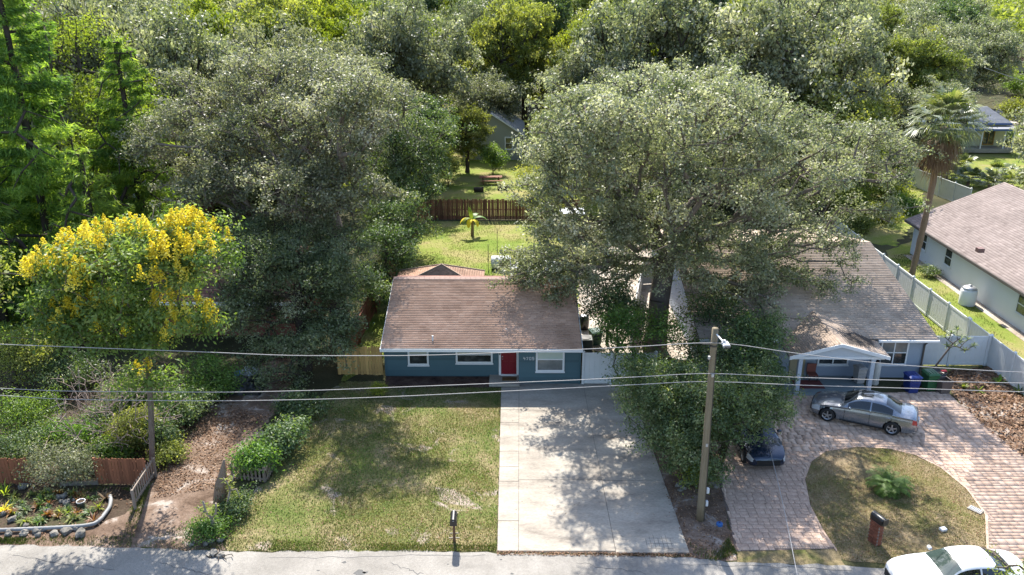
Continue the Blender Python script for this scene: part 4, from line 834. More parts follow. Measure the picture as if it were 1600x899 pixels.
def rosette(name, label, cat, p, n, L, w, m, seed, el=(0.4, 1.3), droop=0.5, group=None, t0=0.5, part="foliage"):
    r = random.Random(seed); root = thing(name, p, label, cat, group); B = []
    for k in range(n):
        a = r.random() * 6.283; e = r.uniform(*el); l = L * r.uniform(0.6, 1.1); d = np.array([math.cos(a) * math.cos(e), math.sin(a) * math.cos(e), math.sin(e)]); s = np.array([-math.sin(a), math.cos(a), 0])
        p1 = d * l * 0.55; p2 = d * l + np.array([0, 0, -droop * l * r.uniform(0.4, 1) * math.cos(e)]); B.append(((0, 0, 0.02), p1, p2, w, s, min(1, max(0, t0 + r.gauss(0, 0.2)))))
    blade_mesh(part, B, m, root)
    cb_ = MB(); cb_.lathe([(0, 0), (w * 1.1, 0), (w * 0.7, L * 0.14), (0, L * 0.16)], n=7); cb_.obj("stem", BARK_D, root); return root
def shrub(name, label, p, ell, m=L_GREEN, boughs=14, tips=6, leaves=30, L=0.1, clump=0.22, br=0.35, seed=1, bark=BARK_D, group=None, r_base=0.06, cat="shrub", **kw):
    """ell relative to p"""
    return tree(name, label, cat, (p.x, p.y), [(0, 0, 0), (0.02, 0.01, 0.25), (0.0, 0.03, max(0.35, ell[0][2] * 0.7))], r_base, ell, boughs, tips, br, leaves, L, clump, m, bark, seed, group, rel=True, start=0.2, r_tip=0.006, **kw)

# ---------------------------------------------------------------- the trees that show large
base = at(1022, 546)
tree("live_oak", "huge grey-green live oak with a thick trunk rising behind the blue house's white gate", "tree", (base.x, base.y),
     [(base.x, base.y, 0), (base.x + 0.1, base.y, 1.5), atY(1030, 470, base.y + 0.3)[:], atY(1040, 400, base.y + 1)[:], atY(1050, 320, base.y + 2)[:]], 0.62,
     [E_(1060, 225, 45.5, 7.0, 7.0, 4.3, 1.3), E_(935, 200, 38.4, 2.6, 3, 2.4, 2.8), E_(1120, 195, 38.0, 3.8, 3.2, 2.4, 1.6), E_(905, 310, 43.5, 3.3, 5, 2.9, 1.3), E_(935, 380, 42, 2.2, 2.5, 1.5, 1.3), E_(862, 415, 44.5, 2.2, 2.2, 1.5, 3.0), E_(885, 445, 43.2, 1.5, 1.5, 0.9, 2.2), E_(898, 255, 39.6, 2.1, 2.6, 2.0, 2.6), E_(1280, 265, 47, 5.0, 5.5, 3.2), E_(1270, 245, 39.5, 2.8, 3, 1.6), E_(1385, 240, 50, 2.6, 3, 1.7), E_(1110, 400, 45, 4.6, 4.0, 2.0, 2.2), E_(1265, 400, 46, 3.0, 3, 2.0, 2.2), E_(1205, 445, 44.2, 2.6, 2.2, 1.5, 2.0), E_(955, 445, 44, 2.4, 2.5, 1.6, 1.4), E_(1150, 300, 41, 4.6, 4.5, 2.8), E_(1190, 470, 44, 2.6, 2, 1.4, 1.3), E_(1065, 425, 43, 3.2, 2, 1.0, 1.3), E_(925, 425, 43.6, 1.8, 1.8, 1.2, 1.4), E_(1215, 500, 42.6, 1.5, 1.5, 1.1, 1.4), E_(1040, 370, 42, 3.5, 2.5, 1.8, 1.2)],
     boughs=380, tips=9, bough_r=0.6, leaves=60, L=0.15, clump=0.24, seed=101, under=0.6, r_tip=0.014, start=0.55, up=0.75)
b = at(440, 420)
tree("live_oak", "broad silvery grey live oak behind the yellow flowering tree, left of the backyard", "tree", (-11.4, 49.5),
     [(-11.4, 49.5, 0), (-11.4, 49.5, 2.5), (-11.2, 49.6, 5), (-11.8, 50.2, 8)], 0.55,
     [E_(450, 150, 54, 7.6, 4.5, 3.3, 1.2), E_(440, 215, 50, 6.8, 4, 2.6, 1.2), E_(310, 235, 50, 3.8, 4, 3.0), E_(568, 180, 44.2, 2.3, 3.4, 2.2, 2.6), E_(520, 150, 48.5, 3.2, 3.5, 2.2, 1.4), E_(430, 300, 46, 5.6, 3.4, 2.1, 1.5), E_(270, 225, 53, 2.2, 3, 2.0), E_(320, 330, 45, 2.4, 2.4, 1.6, 1.3), E_(545, 310, 47, 2.4, 2.6, 2.0, 1.3)],
     boughs=265, tips=9, bough_r=0.58, leaves=50, L=0.155, clump=0.25, seed=102, under=0.5, r_tip=0.016)
L_MIX = leafmat("grey_laurel_leaf", [(0.0, (0.06, 0.09, 0.04)), (0.5, (0.13, 0.165, 0.085)), (0.85, (0.22, 0.245, 0.15)), (1.0, (0.36, 0.36, 0.26))], trans=0.4, rough=0.48, spec=0.4, tcol=(1.6, 1.7, 0.9))
b = at(470, 590)
tree("laurel_oak", "dark green laurel tree with foliage down to the ground left of the blue house", "tree", (b.x, b.y + 1.0),
     [(b.x, b.y + 1.0, 0), (b.x + 0.1, b.y + 1, 1.5), (b.x - 0.2, b.y + 1.5, 4), (b.x, b.y + 2, 6.5)], 0.34,
     [E_(460, 430, 42.8, 3.4, 2.6, 2.4, 1.3), E_(385, 490, 42, 1.8, 2, 2.0), E_(510, 530, 41, 2.1, 2, 1.6), E_(440, 560, 40, 1.8, 1.5, 1.1), E_(520, 410, 45, 2.2, 2.5, 2.2), E_(390, 390, 45, 2.0, 2.5, 2.0)],
     boughs=150, tips=9, bough_r=0.5, leaves=66, L=0.125, clump=0.24, leafm=L_MIX, bark=BARK_D, seed=103, under=0.7)
tree("laurel_oak", "tall dark laurel tree against the left end of the back fence", "tree", (-9.2, 62.5), [(-9.2, 62.5, 0), (-9.1, 62.5, 3), (-9.3, 62.3, 7)], 0.3,
     [E_(630, 310, 62, 2.9, 3, 3.6), E_(610, 370, 60, 2.0, 2.4, 2.2), E_(640, 220, 64, 2.6, 3, 2.6)], boughs=85, tips=8, bough_r=0.8, leaves=66, L=0.16, clump=0.32, leafm=L_LAUREL, bark=BARK_D, seed=104, under=0.7)
L_GOLDLEAF = leafmat("compound_leaf", [(0.0, (0.05, 0.095, 0.025)), (0.5, (0.12, 0.185, 0.05)), (1.0, (0.24, 0.29, 0.10))], trans=0.42, rough=0.5, spec=0.3)
tree("laurel_oak", "dark tree overhanging the side fence halfway along the back lawn", "tree", (-8.9, 52.5), [(-8.9, 52.5, 0), (-8.8, 52.5, 2), (-8.6, 52.3, 4.5)], 0.16,
     [E_(600, 395, 53, 1.9, 2, 1.9), E_(575, 455, 49, 1.4, 1.6, 1.5), E_(625, 340, 57, 1.8, 2, 2)], boughs=70, tips=8, bough_r=0.5, leaves=44, L=0.14, clump=0.28, leafm=L_LAUREL, bark=BARK_D, seed=119, under=0.8)
b = at(950, 545)
tree("understory_tree", "dark leafy sapling between the blue house's right side and the oak trunk", "tree", (b.x, b.y + 0.6), [(b.x, b.y + .6, 0), (b.x, b.y + .6, 1.4), (b.x, b.y + .8, 3.2)], 0.08,
     [E_(955, 470, 43, 1.2, 1.0, 1.3), E_(985, 500, 42.4, 1.0, 1, 1.0)], boughs=34, tips=7, bough_r=0.4, leaves=38, L=0.13, clump=0.24, leafm=L_LAUREL, bark=BARK_D, seed=120, under=0.8)
b = at(1190, 570)
tree("understory_tree", "dark leafy small tree at the left end of the grey house's front wall", "tree", (b.x, b.y - 0.6), [(b.x, b.y - 0.6, 0), (b.x, b.y - 0.6, 1.4), (b.x, b.y - 0.5, 2.6)], 0.09,
     [E_(1185, 530, 39.2, 1.5, 0.9, 1.2), E_(1150, 560, 38.6, 1.3, 0.8, 0.9)], boughs=34, tips=7, bough_r=0.4, leaves=40, L=0.13, clump=0.24, leafm=L_LAUREL, bark=BARK_D, seed=118, under=0.8)
# golden rain tree: leaves, then blossom clusters over its top
gb_ = at(238, 735); gx, gy = gb_.x, gb_.y
gr_e = [E_(205, 425, 31.3, 3.3, 2.4, 1.8, 1.2), E_(110, 430, 31.3, 1.6, 1.7, 1.2), E_(300, 400, 31.6, 1.5, 1.9, 1.5), E_(140, 505, 31, 2.1, 1.6, 1.3, 1.8), E_(235, 545, 30.8, 1.6, 1.3, 0.8, 1.8), E_(225, 600, 30.9, 1.0, 0.9, 0.6, 1.5), E_(265, 510, 31, 2.0, 1.5, 1.2, 1.4)]
gt = tree("golden_rain_tree", "tree covered in bright yellow blossom above the garden at left", "tree", (gx, gy), [(gx, gy, 0), atY(236, 640, gy)[:], atY(232, 570, gy - 0.1)[:], atY(222, 490, gy - 0.3)[:]], 0.12,
     gr_e, boughs=84, tips=8, bough_r=0.46, leaves=44, L=0.19, clump=0.27, leafm=L_GOLDLEAF, seed=105, ratio=0.4)
r_ = np.random.default_rng(55); B_, d_ = in_ell([(e[0] - gx, e[1] - gy, e[2], e[3] * 1.02, e[4], e[5] * 1.05, (1.4, 1.7, 1.5, 0.8, 0.7, 0.2, 1.0)[i]) for i, e in enumerate(gr_e)], 330, r_, 0.84, 0.05)
B_ = B_[(d_[:, 2] > 0.05)]; keep_ = vnoise(B_[:, :2] + 50, 0.45, 9) > 0.24; B_ = B_[keep_]; nn = len(B_); idx = np.repeat(np.arange(nn), 100); mm = len(idx)
tt = r_.random(mm); C = B_[idx] + np.c_[r_.normal(size=(mm, 2)) * (0.02 + 0.15 * (1 - tt))[:, None], tt * 0.62 - 0.1]
V, _ = leaf_quads(C, r_.normal(size=(mm, 3)) + np.array([0, -0.3, 0.6]), 0.085 * (0.6 + 0.8 * r_.random(mm)), 0.8, r_)
link("blossom", np_mesh("blossom", V, np.arange(len(V)).reshape(-1, 4), L_YELLOW, np.clip(0.5 + r_.normal(0, 0.22, nn)[idx] + r_.normal(0, 0.18, mm), 0, 1)), gt)
b = at(1087, 768)
tree("roadside_tree", "dense dark green small tree behind the wooden utility pole, beside the driveway", "tree", (b.x, b.y + 1.2), [(b.x, b.y + 1.2, 0), (b.x + 0.1, b.y + 1.3, 1.2), (b.x - 0.1, b.y + 2.0, 3.0)], 0.16,
     [E_(1080, 640, 31.8, 2.4, 2.2, 1.7, 1.2), E_(1010, 605, 33.5, 1.4, 1.6, 1.0), E_(1160, 630, 32.5, 1.6, 1.8, 1.2), E_(1085, 710, 30.3, 1.1, 1.2, 1.0), E_(1195, 600, 34, 0.9, 1.2, 0.8), E_(1050, 690, 30.8, 1.0, 1.2, 1.0)],
     boughs=125, tips=8, bough_r=0.5, leaves=66, L=0.11, clump=0.19, leafm=L_LAUREL, bark=BARK_D, seed=106, under=0.8)
b = at(960, 570)
tree("understory_tree", "leafy green sapling growing against the white vinyl gate in front of the oak", "tree", (b.x, b.y - 1.0), [(b.x, b.y - 1.0, 0), (b.x, b.y - 1.0, 1.5), (b.x - 0.1, b.y - 0.9, 3.6)], 0.09,
     [E_(975, 510, 39.5, 1.0, 0.9, 1.3), E_(995, 585, 38.2, 0.9, 0.8, 0.9), E_(1030, 520, 39.5, 1.3, 1.0, 0.9)], boughs=36, tips=7, bough_r=0.4, leaves=38, L=0.12, clump=0.26, leafm=L_GREEN, bark=BARK_D, seed=107, under=0.8)
b = at(1105, 560)
tree("understory_tree", "dark brushy small tree between the oak's trunk and the grey house", "tree", (b.x, b.y), [(b.x, b.y, 0), (b.x, b.y, 1.5), (b.x, b.y, 3.2)], 0.1,
     [E_(1100, 500, 42.5, 2.2, 1.2, 1.6), E_(1160, 520, 41.0, 1.6, 1.2, 1.2), E_(1100, 575, 38, 2.2, 1.2, 1.0)], boughs=40, tips=7, bough_r=0.5, leaves=40, L=0.13, clump=0.3, leafm=L_LAUREL, bark=BARK_D, seed=108, under=0.8)

def conifer(name, label, base, H, R0, seed, group=None, lean=(0, 0), z0=1.5, leaves=26, m=L_CONIF):
    r = np.random.default_rng(seed); root = thing(name, (base[0], base[1], 0), label, "tree", group); tips = []; C = []; Nn = []; Tt = []; A = []
    z = z0
    while z < H:
        f = 1 - (z - z0) / (H - z0); Lb = R0 * (0.15 + 0.85 * f ** 0.75)
        for k in range(5):
            a = r.random() * 6.283; l = Lb * (0.6 + 0.5 * r.random()); d = np.array([math.cos(a), math.sin(a), 0]); c0 = np.array([lean[0] * z / H, lean[1] * z / H, z]); bt = r.normal(0.5, 0.16)
            tip = c0 + d * l + np.array([0, 0, l * 0.12 + 0.2]); tips.append(tip); s = np.array([-d[1], d[0], 0])
            n = int(leaves * l); t = 0.25 + 0.8 * r.random(n); p = c0 + d * (l * t)[:, None] + s * (r.normal(0, 0.16 * l * (1.15 - t * 0.6), n))[:, None] * 0.9
            p[:, 2] += l * 0.12 * t + 0.2 * t + r.normal(0, 0.12, n) - 0.10 * l * np.abs(r.normal(0, 1, n)) * 0.5; C.append(p); ax = d * 0.8 + np.array([0, 0, -0.55]) + r.normal(0, 0.35, (n, 3)); A.append(ax); Tt.append(np.clip(bt + r.normal(0, 0.14, n), 0, 1))
        z += 0.42 + 0.25 * r.random()
    C = np.vstack(C); A = np.vstack(A); n = len(C); V, _ = leaf_quads(C, r.normal(size=(n, 3)) + np.array([0, 0, 0.5]), 0.42 * (0.6 + 0.8 * r.random(n)), 0.16, r, T=A)
    tv, tf = grow([(0, 0, 0), (lean[0] * 0.5, lean[1] * 0.5, H * 0.5), (lean[0], lean[1], H)], tips, 0.012, 0.26, seed, start=0.04, power=0.5, bias=0.05)
    link("trunk", np_mesh("trunk", tv, tf, BARK_D, smooth=True), root); link("crown", np_mesh("crown", V, np.arange(len(V)).reshape(-1, 4), m, np.concatenate(Tt)), root); return root
conifer("feathery_conifer", "tall feathery green conifer with dark bare trunk showing, second from the photo's left edge", (-29.5, 50), 24, 4.6, 201, z0=1.0, leaves=120)
conifer("feathery_conifer", "tall dark conifer cut by the photo's left edge", (-34.5, 52.5), 23, 4.8, 202, z0=1.0, leaves=115)
conifer("feathery_conifer", "drooping low conifer below the tall ones, behind the yellow flowering tree's left side", (-25.0, 47), 11, 3.8, 203, z0=0.8, leaves=110)
conifer("feathery_conifer", "mid-height conifer filling in just right of the second tall conifer", (-25.2, 54), 16.5, 4.4, 204, z0=1.0, leaves=105)
conifer("feathery_conifer", "low spreading conifer at the photo's left edge above the olive bush", (-30.5, 45.5), 10, 3.8, 205, z0=0.8, leaves=105)
tree("lime_green_tree", "bright lime green spreading tree just right of the tall conifers", "tree", (-28, 60), [(-28, 60, 0), (-28, 60, 6), (-28.5, 60, 11)], 0.3,
     [E_(190, 160, 60, 3.2, 3, 2.2), E_(120, 90, 62, 3.6, 3, 3.2), E_(205, 220, 57, 2.6, 3, 2.0), E_(140, 260, 56, 3, 3, 2.2)], boughs=70, tips=8, bough_r=0.8, leaves=40, L=0.17, clump=0.4, leafm=L_LIME, bark=BARK_D, seed=109)

# ---------------------------------------------------------------- woods behind: kinds are built once and copied
def proto(name, leafm, seed, h, rad, L=0.3, boughs=104, leaves=38, bark=BARK_D, ex=None, under=0.5):
    r = random.Random(seed); ells = [(0, 0, h * 0.60, rad * 0.8, rad * 0.8, h * 0.32, 1.2), (rad * .35, -rad * .3, h * .34, rad * .45, rad * .45, h * .16, .8), (-rad * .4, -rad * .25, h * .38, rad * .4, rad * .4, h * .14, .8), (0, rad * .4, h * .36, rad * .45, rad * .45, h * .15, .6)]
    for k in range(5):
        a = k * 1.2566 + r.random(); q = rad * r.uniform(0.35, 0.6); s = r.uniform(0.42, 0.6); ells.append((math.cos(a) * q, math.sin(a) * q, h * r.uniform(0.5, 0.75), rad * s, rad * s, h * r.uniform(0.16, 0.24)))
    return tree(name, None, None, (0, 0), [(0, 0, 0), (0.2, 0.1, h * 0.2), (0.0, -0.2, h * 0.42), (0.3, 0.2, h * 0.62)], h * 0.03, ells, boughs, 8, rad * 0.125, leaves, L, rad * 0.055, leafm, bark, seed, rel=True, r_tip=0.03, under=under)
KINDS = [("live_oak", "grey-green live oak standing among the woods behind the houses", "grey-green oaks of the woods", [proto("live_oak", L_OAK, 301, 15, 6.6), proto("live_oak", L_OAK, 302, 14, 7.2)]),
         ("olive_tree", "olive green broad tree standing among the woods behind the houses", "olive green trees of the woods", [proto("broadleaf_tree", L_OLIVE, 303, 15, 5.8), proto("broadleaf_tree", L_OLIVE, 304, 13, 5.2)]),
         ("lime_tree", "yellow-green bushy tree standing among the woods behind the houses", "yellow-green trees of the woods", [proto("broadleaf_tree", L_LIME, 305, 13.5, 4.8), proto("broadleaf_tree", L_LIME, 306, 11.5, 4.6)]),
         ("laurel_tree", "dark green tree standing among the woods behind the houses", "dark green trees of the woods", [proto("broadleaf_tree", L_LAUREL, 307, 14.5, 5.4)])]
first_use = {}
def proj(p):
    X = p[0] * math.cos(CAM_Y) + p[1] * math.sin(CAM_Y); Y = -p[0] * math.sin(CAM_Y) + p[1] * math.cos(CAM_Y); Z = p[2] - CAM_H; c, s = math.cos(CAM_T), math.sin(CAM_T)
    zc = Y * c - Z * s; return 800 + CAM_F * X / zc, 449.5 - CAM_F * (Y * s + Z * c) / zc
def put(kind, x, y, sc, rz, label=None, var=None, zs=1.0, plain=False):
    nm, lab, grp, ps = KINDS[kind]; p = ps[(var if var is not None else int(x * 7 + y * 3)) % len(ps)]
    o = p if p.name not in first_use else copy_tree(p); first_use[p.name] = 1
    o.location = (x, y, 0); o.rotation_euler = (0, 0, rz); o.scale = (sc, sc, sc * zs); tag(o, label or lab, "tree")
    if label is None: o['group'] = grp
    elif 'group' in o: del o['group']
    return o
NEAR = [(1, 1, 119, 0.95, "olive green tree filling the gap above the sage green house's ridge"), (0, -7, 131, 1.0, "tall grey oak far behind the sage green house, left of its ridge"), (2, 9, 130, 1.0, "yellow-green tree far behind the sage green house, right of its ridge"), (1, -5.6, 92, 0.5, "slender olive tree in front of the sage green house's left side"), (1, 3.4, 95, 0.42, "small leafy tree covering the sage green house's right corner"), (0, -3.5, 104, 0.72, "grey oak leaning over the sage green house's roof from behind"), (0, 62, 128, 1.0, "grey oak above the pale yellow cottage, left of the far brown roof"), (0, 76, 142, 1.0, "grey oak just left of the far brown roof"), (1, 52, 112, 0.9, "olive tree above the pale yellow cottage's left end"), (0, 8, 84, 0.80, "grey-green oak with pale limbs right behind the sage green house's right side"), (0, 17, 74, 1.0, "grey oak behind the giant oak's crown, in the middle of the picture"), (1, 27, 72, 0.95, "olive tree behind the giant oak's right arm, left of the fan palm"),
        (1, -2, 112, 0.95, "olive green tree rising directly behind the sage green house's roof"), (3, -9, 78, 0.72, "dark tree left of the sage green house, beside the back lawn"), (0, -21, 78, 1.0, "grey oak rising behind the silvery oak on the left"),
        (3, -22, 66, 0.75, "dark tree behind the yellow flowering tree's right side"), (1, 33, 84, 0.9, "olive tree directly behind the fan palm's crown"), (0, 45, 92, 0.75, "grey oak left of the pale yellow cottage"), (1, 24, 92, 1.05, "tall olive tree with dark open limbs above the giant oak's right arm"),
        (2, 13, 100, 1.0, "yellow-green tree above the middle of the giant oak"), (2, 36, 104, 0.9, "yellow-green tree above and left of the fan palm"), (0, -38, 80, 1.0, "grey oak behind the conifers at the left edge"), (0, -12, 92, 1.05, "grey oak above the silvery oak, left of centre"),
        (1, 5.5, 97, 0.62, "small olive tree in front of the sage green house's right corner"), (2, -24, 104, 0.95, "bright yellow-green tree above the silvery oak's left part"), (1, -48, 90, 1.0, "olive tree beyond the conifers in the upper left corner")]
for (k, x, y, s, lab) in NEAR: put(k, x, y, s, x * 1.7 + y, lab, zs=1.3 if (x < 0.36 * y and y > 76 and s > 0.75) else 1.05)
KEEP = [(1528, 148, 1610, 240), (1540, 84, 1610, 122), (742, 165, 818, 250), (680, 235, 850, 340), (1440, 225, 1600, 300), (1560, 150, 1610, 235)]
rt = random.Random(77); spots = [(x, y) for (_, x, y, _, _) in NEAR]; placed = 0
y = 70.0
while y < 240:
    hw = 0.64 * y + 12; step = 8.4 + y * 0.018; x = -hw + rt.random() * step
    while x < hw:
        X, Y = x + rt.uniform(-2.5, 2.5), y + rt.uniform(-2.5, 2.5); s = rt.uniform(0.85, 1.25); x += step
        if X > 45 + (Y - 90) * 0.1 and Y < 135: s *= 0.74
        w = 6.0 * s; a, c = proj((X - w, Y, 15 * s)), proj((X + w, Y, 0.5))
        if any(a[0] < k[2] and c[0] > k[0] and a[1] < k[3] and c[1] > k[1] for k in KEEP): continue
        if any((X - u) ** 2 + (Y - v) ** 2 < 5.1 ** 2 for u, v in spots): continue
        if Y < 72 and abs(X) < 30: continue
        if Y > 170 and -0.5 * Y < X < 0.3 * Y: continue
        n_ = 0.5 + 0.5 * math.sin(X * 0.11 + 1.3) * math.cos(Y * 0.083 + 0.4); q = rt.random() * 0.7 + n_ * 0.3
        if abs(X) < 0.35 * Y and Y < 180: q += 0.10
        kind = 0 if q < 0.44 else 1 if q < 0.66 else 2 if q < 0.86 else 3
        put(kind, X, Y, s, rt.random() * 6.28, None, rt.randrange(4), zs=rt.uniform(1.15, 1.5) if X < 0.36 * Y else rt.uniform(1.0, 1.25)); spots.append((X, Y)); placed += 1
    y += 7.6 + y * 0.016
ru = np.random.default_rng(66); nb_ = 1500; uy = 70 + 150 * ru.random(nb_) ** 1.3; ux = (ru.random(nb_) * 2 - 1) * (0.64 * uy + 8); ok_ = []
for x, y in zip(ux, uy):
    a, c = proj((x - 2.2, y, 3.2)), proj((x + 2.2, y, 0)); ok_.append(not (any(a[0] < k[2] and c[0] > k[0] and a[1] < k[3] and c[1] > k[1] for k in KEEP) or (y < 74 and abs(x) < 32) or (x > 26 and y < 80)))
ux, uy = ux[ok_], uy[ok_]; nb_ = len(ux); ci = np.repeat(np.arange(nb_), 75); dd = ru.normal(size=(len(ci), 3)); dd /= np.linalg.norm(dd, axis=1, keepdims=True); sz = ru.uniform(1.2, 2.4, nb_)[ci]
C = np.c_[ux[ci] + dd[:, 0] * sz, uy[ci] + dd[:, 1] * sz, np.abs(dd[:, 2]) * sz * 1.3 + 0.1]; V, _ = leaf_quads(C, ru.normal(size=C.shape) * .6 + np.array([0, 0, .6]) + dd * .5, 0.42 * (0.6 + 0.8 * ru.random(len(C))), 0.55, ru)
o = link("undergrowth", np_mesh("undergrowth", V, np.arange(len(V)).reshape(-1, 4), L_OLIVE, np.clip(ru.normal(0.4, 0.22, nb_)[ci] + ru.normal(0, 0.15, len(C)), 0, 1))); o['kind'] = 'stuff'
rf_ = np.random.default_rng(88); nfar = 900; fy = 245 + 900 * rf_.random(nfar) ** 1.6; fx = (rf_.random(nfar) * 2 - 1) * (0.66 * fy + 10)
fs = rf_.uniform(5.5, 8.5, nfar); fh = rf_.uniform(8, 13.5, nfar); n_l = 150; ci = np.repeat(np.arange(nfar), n_l); dd = rf_.normal(size=(nfar * n_l, 3)); dd /= np.linalg.norm(dd, axis=1, keepdims=True); dd *= rf_.uniform(0.6, 1, (len(dd), 1))
C = np.c_[fx[ci] + dd[:, 0] * fs[ci], fy[ci] + dd[:, 1] * fs[ci], fh[ci] * (0.6 + 0.42 * dd[:, 2])]; V, _ = leaf_quads(C, rf_.normal(size=C.shape) + np.array([0, 0, .7]), 1.5 * (0.6 + 0.8 * rf_.random(len(C))), 0.6, rf_)
o = link("far_woods", np_mesh("far_woods", V, np.arange(len(V)).reshape(-1, 4), L_OLIVE, np.clip(rf_.normal(0.4, 0.18, nfar)[ci] + rf_.normal(0, 0.15, len(C)), 0, 1))); o['kind'] = 'stuff'
# small trees beyond the back fence and at upper right
for i, (px_, py_, h, m, lab) in enumerate([(838, 318, 4.2, L_OLIVE, "small olive tree beyond the right end of the back fence"), (700, 292, 3.4, L_OLIVE, "small pale tree with pinkish tips left of the picnic table"), (770, 272, 3.0, L_GREEN, "bushy sapling between the picnic table and the sage green house"),
        (668, 320, 2.4, L_LAUREL, "dark bush just behind the back fence's left end"), (860, 352, 3.4, L_OLIVE, "grey-green bushy tree in front of the back fence's right end"), (690, 262, 2.6, L_OLIVE, "pale flowering bush far left on the back lawn")]):
    p = at(px_, py_); shrub("small_tree", lab, p, [(0, 0, h * 0.62, h * 0.36, h * 0.36, h * 0.36)], m, boughs=22, tips=7, leaves=32, L=0.17, clump=0.3, br=h * 0.12, seed=400 + i, cat="tree", under=0.7)
for i, (px_, py_, h, m, lab) in enumerate([(1592, 196, 3.6, L_OLIVE, "olive bushy tree at the right edge beside the pale track"), (1590, 150, 4, L_GREEN, "bright green bushes at the right edge below the far brown roof"), (1566, 128, 3.2, L_LIME, "pale yellow-green bush left of the far brown roof"), (1565, 223, 1.4, L_LAUREL, "low dark bush at the yellow cottage's right corner")]):
    p = at(px_, py_); shrub("bushy_tree", lab, p, [(0, 0, h * 0.55, h * 0.6, h * 0.6, h * 0.42)], m, boughs=26, tips=7, leaves=34, L=0.26, clump=0.4, br=h * 0.16, seed=420 + i, cat="tree", under=0.8)

# ---------------------------------------------------------------- palms
pb = at(1418, 448); pc = atY(1476, 192, 51.0); pr_ = random.Random(9)
palm = thing("fan_palm", (pb.x, pb.y, 0), "tall fan palm with leaning trunk and skirt of dead fronds beside the stucco house", "palm tree"); c = np.array([pc.x - pb.x, pc.y - pb.y, pc.z])
mb = MB(); tp = [(0, 0, 0)] + [tuple(np.array([c[0] * (f ** 1.25), c[1] * f, c[2] * f - 0.3])) for f in np.linspace(0.08, 1, 22)]; mb.tube(tp, [0.28] + [0.205 + 0.02 * math.sin(i * 2.4) for i in range(22)], 10)
mb.obj("trunk", PALMBARK, palm, True)
B = []
for k in range(46):
    a = k * 2.39996; e = 1.35 - 1.75 * (k / 46); fan(B, c, (math.cos(a) * math.cos(e), math.sin(a) * math.cos(e), math.sin(e)), 1.25 * pr_.uniform(0.8, 1.15), 1.2, pr_, n=24, w=0.036, t0=0.72, droop=0.3)
blade_mesh("fronds", B, L_PALM, palm)
B = []
for k in range(34):
    a = k * 2.39996 + 0.3; e = -0.55 - 0.75 * (k / 34); fan(B, c - np.array([0, 0, 0.25 + 0.9 * k / 34]), (math.cos(a) * math.cos(e), math.sin(a) * math.cos(e), math.sin(e)), 0.75, 1.0, pr_, n=14, w=0.03, t0=0.5, droop=0.7, spread=1.6)
blade_mesh("dead_fronds", B, L_DEAD, palm)
for i, (px_, py_) in enumerate([(1478, 282), (1512, 290), (1545, 296), (1580, 296), (1605, 290), (1500, 268), (1562, 280)]):
    p = at(px_, py_); o = thing("palmetto", p, None, "palm shrub"); B = []; r = random.Random(30 + i)
    for k in range(22):
        a = k * 2.39996; e = r.uniform(0.1, 1.3); fan(B, (r.uniform(-.5, .5), r.uniform(-.4, .4), 0.5), (math.cos(a) * math.cos(e), math.sin(a) * math.cos(e), math.sin(e)), r.uniform(0.6, 1.3), 0.85, r, n=12, w=0.055, t0=0.6, droop=0.25)
    blade_mesh("fronds", B, L_PALM, o); s_ = MB(); s_.lathe([(0, 0), (0.2, 0), (0.16, 0.5), (0, 0.55)], n=8); s_.obj("stem", PALMBARK, o); tag(o, "broad-fanned palmetto in the thicket beyond the stucco house's roof", group="palmettos behind the stucco house")
p = at(1388, 768); o = thing("pygmy_palm", p, "bushy little palm growing in the middle of the grass island", "palm shrub"); B = []; r = random.Random(3)
for k in range(52):
    a = k * 2.39996; e = r.uniform(0.15, 1.45); pinnate(B, (r.uniform(-.06, .06), r.uniform(-.06, .06), 0.25), (math.cos(a) * math.cos(e), math.sin(a) * math.cos(e), math.sin(e)), r.uniform(0.75, 1.15), r, n=14, lw=0.02, ll=0.26, arch=0.75, t0=0.55)
blade_mesh("fronds", B, L_GREEN, o); s_ = MB(); s_.lathe([(0, 0), (0.12, 0), (0.1, 0.25), (0, 0.28)], n=8); s_.obj("stem", PALMBARK, o)
p = at(738, 369); o = thing("banana_plant", p, "banana plant with yellow and green leaves standing alone on the back lawn", "banana plant"); r = random.Random(8)
s_ = MB(); s_.tube([(0, 0, 0), (0.03, 0, 0.8), (0.0, 0.02, 1.5)], [0.15, 0.12, 0.08], 9); s_.obj("stem", mat("banana_stem", [(0.16, 0.1, 0.06), (0.26, 0.2, 0.09)], rough=0.7), o)
def banana_leaf(a, e, L, w, arch):
    B = []; pts = []; q = np.array([0, 0, 1.4]); h = np.array([math.cos(a), math.sin(a), 0]); s = np.array([-h[1], h[0], 0]); n = 9
    for k in range(n + 1): pts.append(q.copy()); q = q + (h * math.cos(e) + np.array([0, 0, math.sin(e)])) * L / n; e -= arch / n
    V, F = [], []
    for k, q in enumerate(pts):
        ww = w * math.sin(math.pi * min(1, (k + 0.4) / (n + 0.6))) ** 0.6; V += [q - s * ww + np.array([0, 0, -0.05]), q, q + s * ww + np.array([0, 0, -0.05])]
    for k in range(n): F += [(3 * k, 3 * k + 1, 3 * k + 4, 3 * k + 3), (3 * k + 1, 3 * k + 2, 3 * k + 5, 3 * k + 4)]
    return np.array(V), np.array(F)
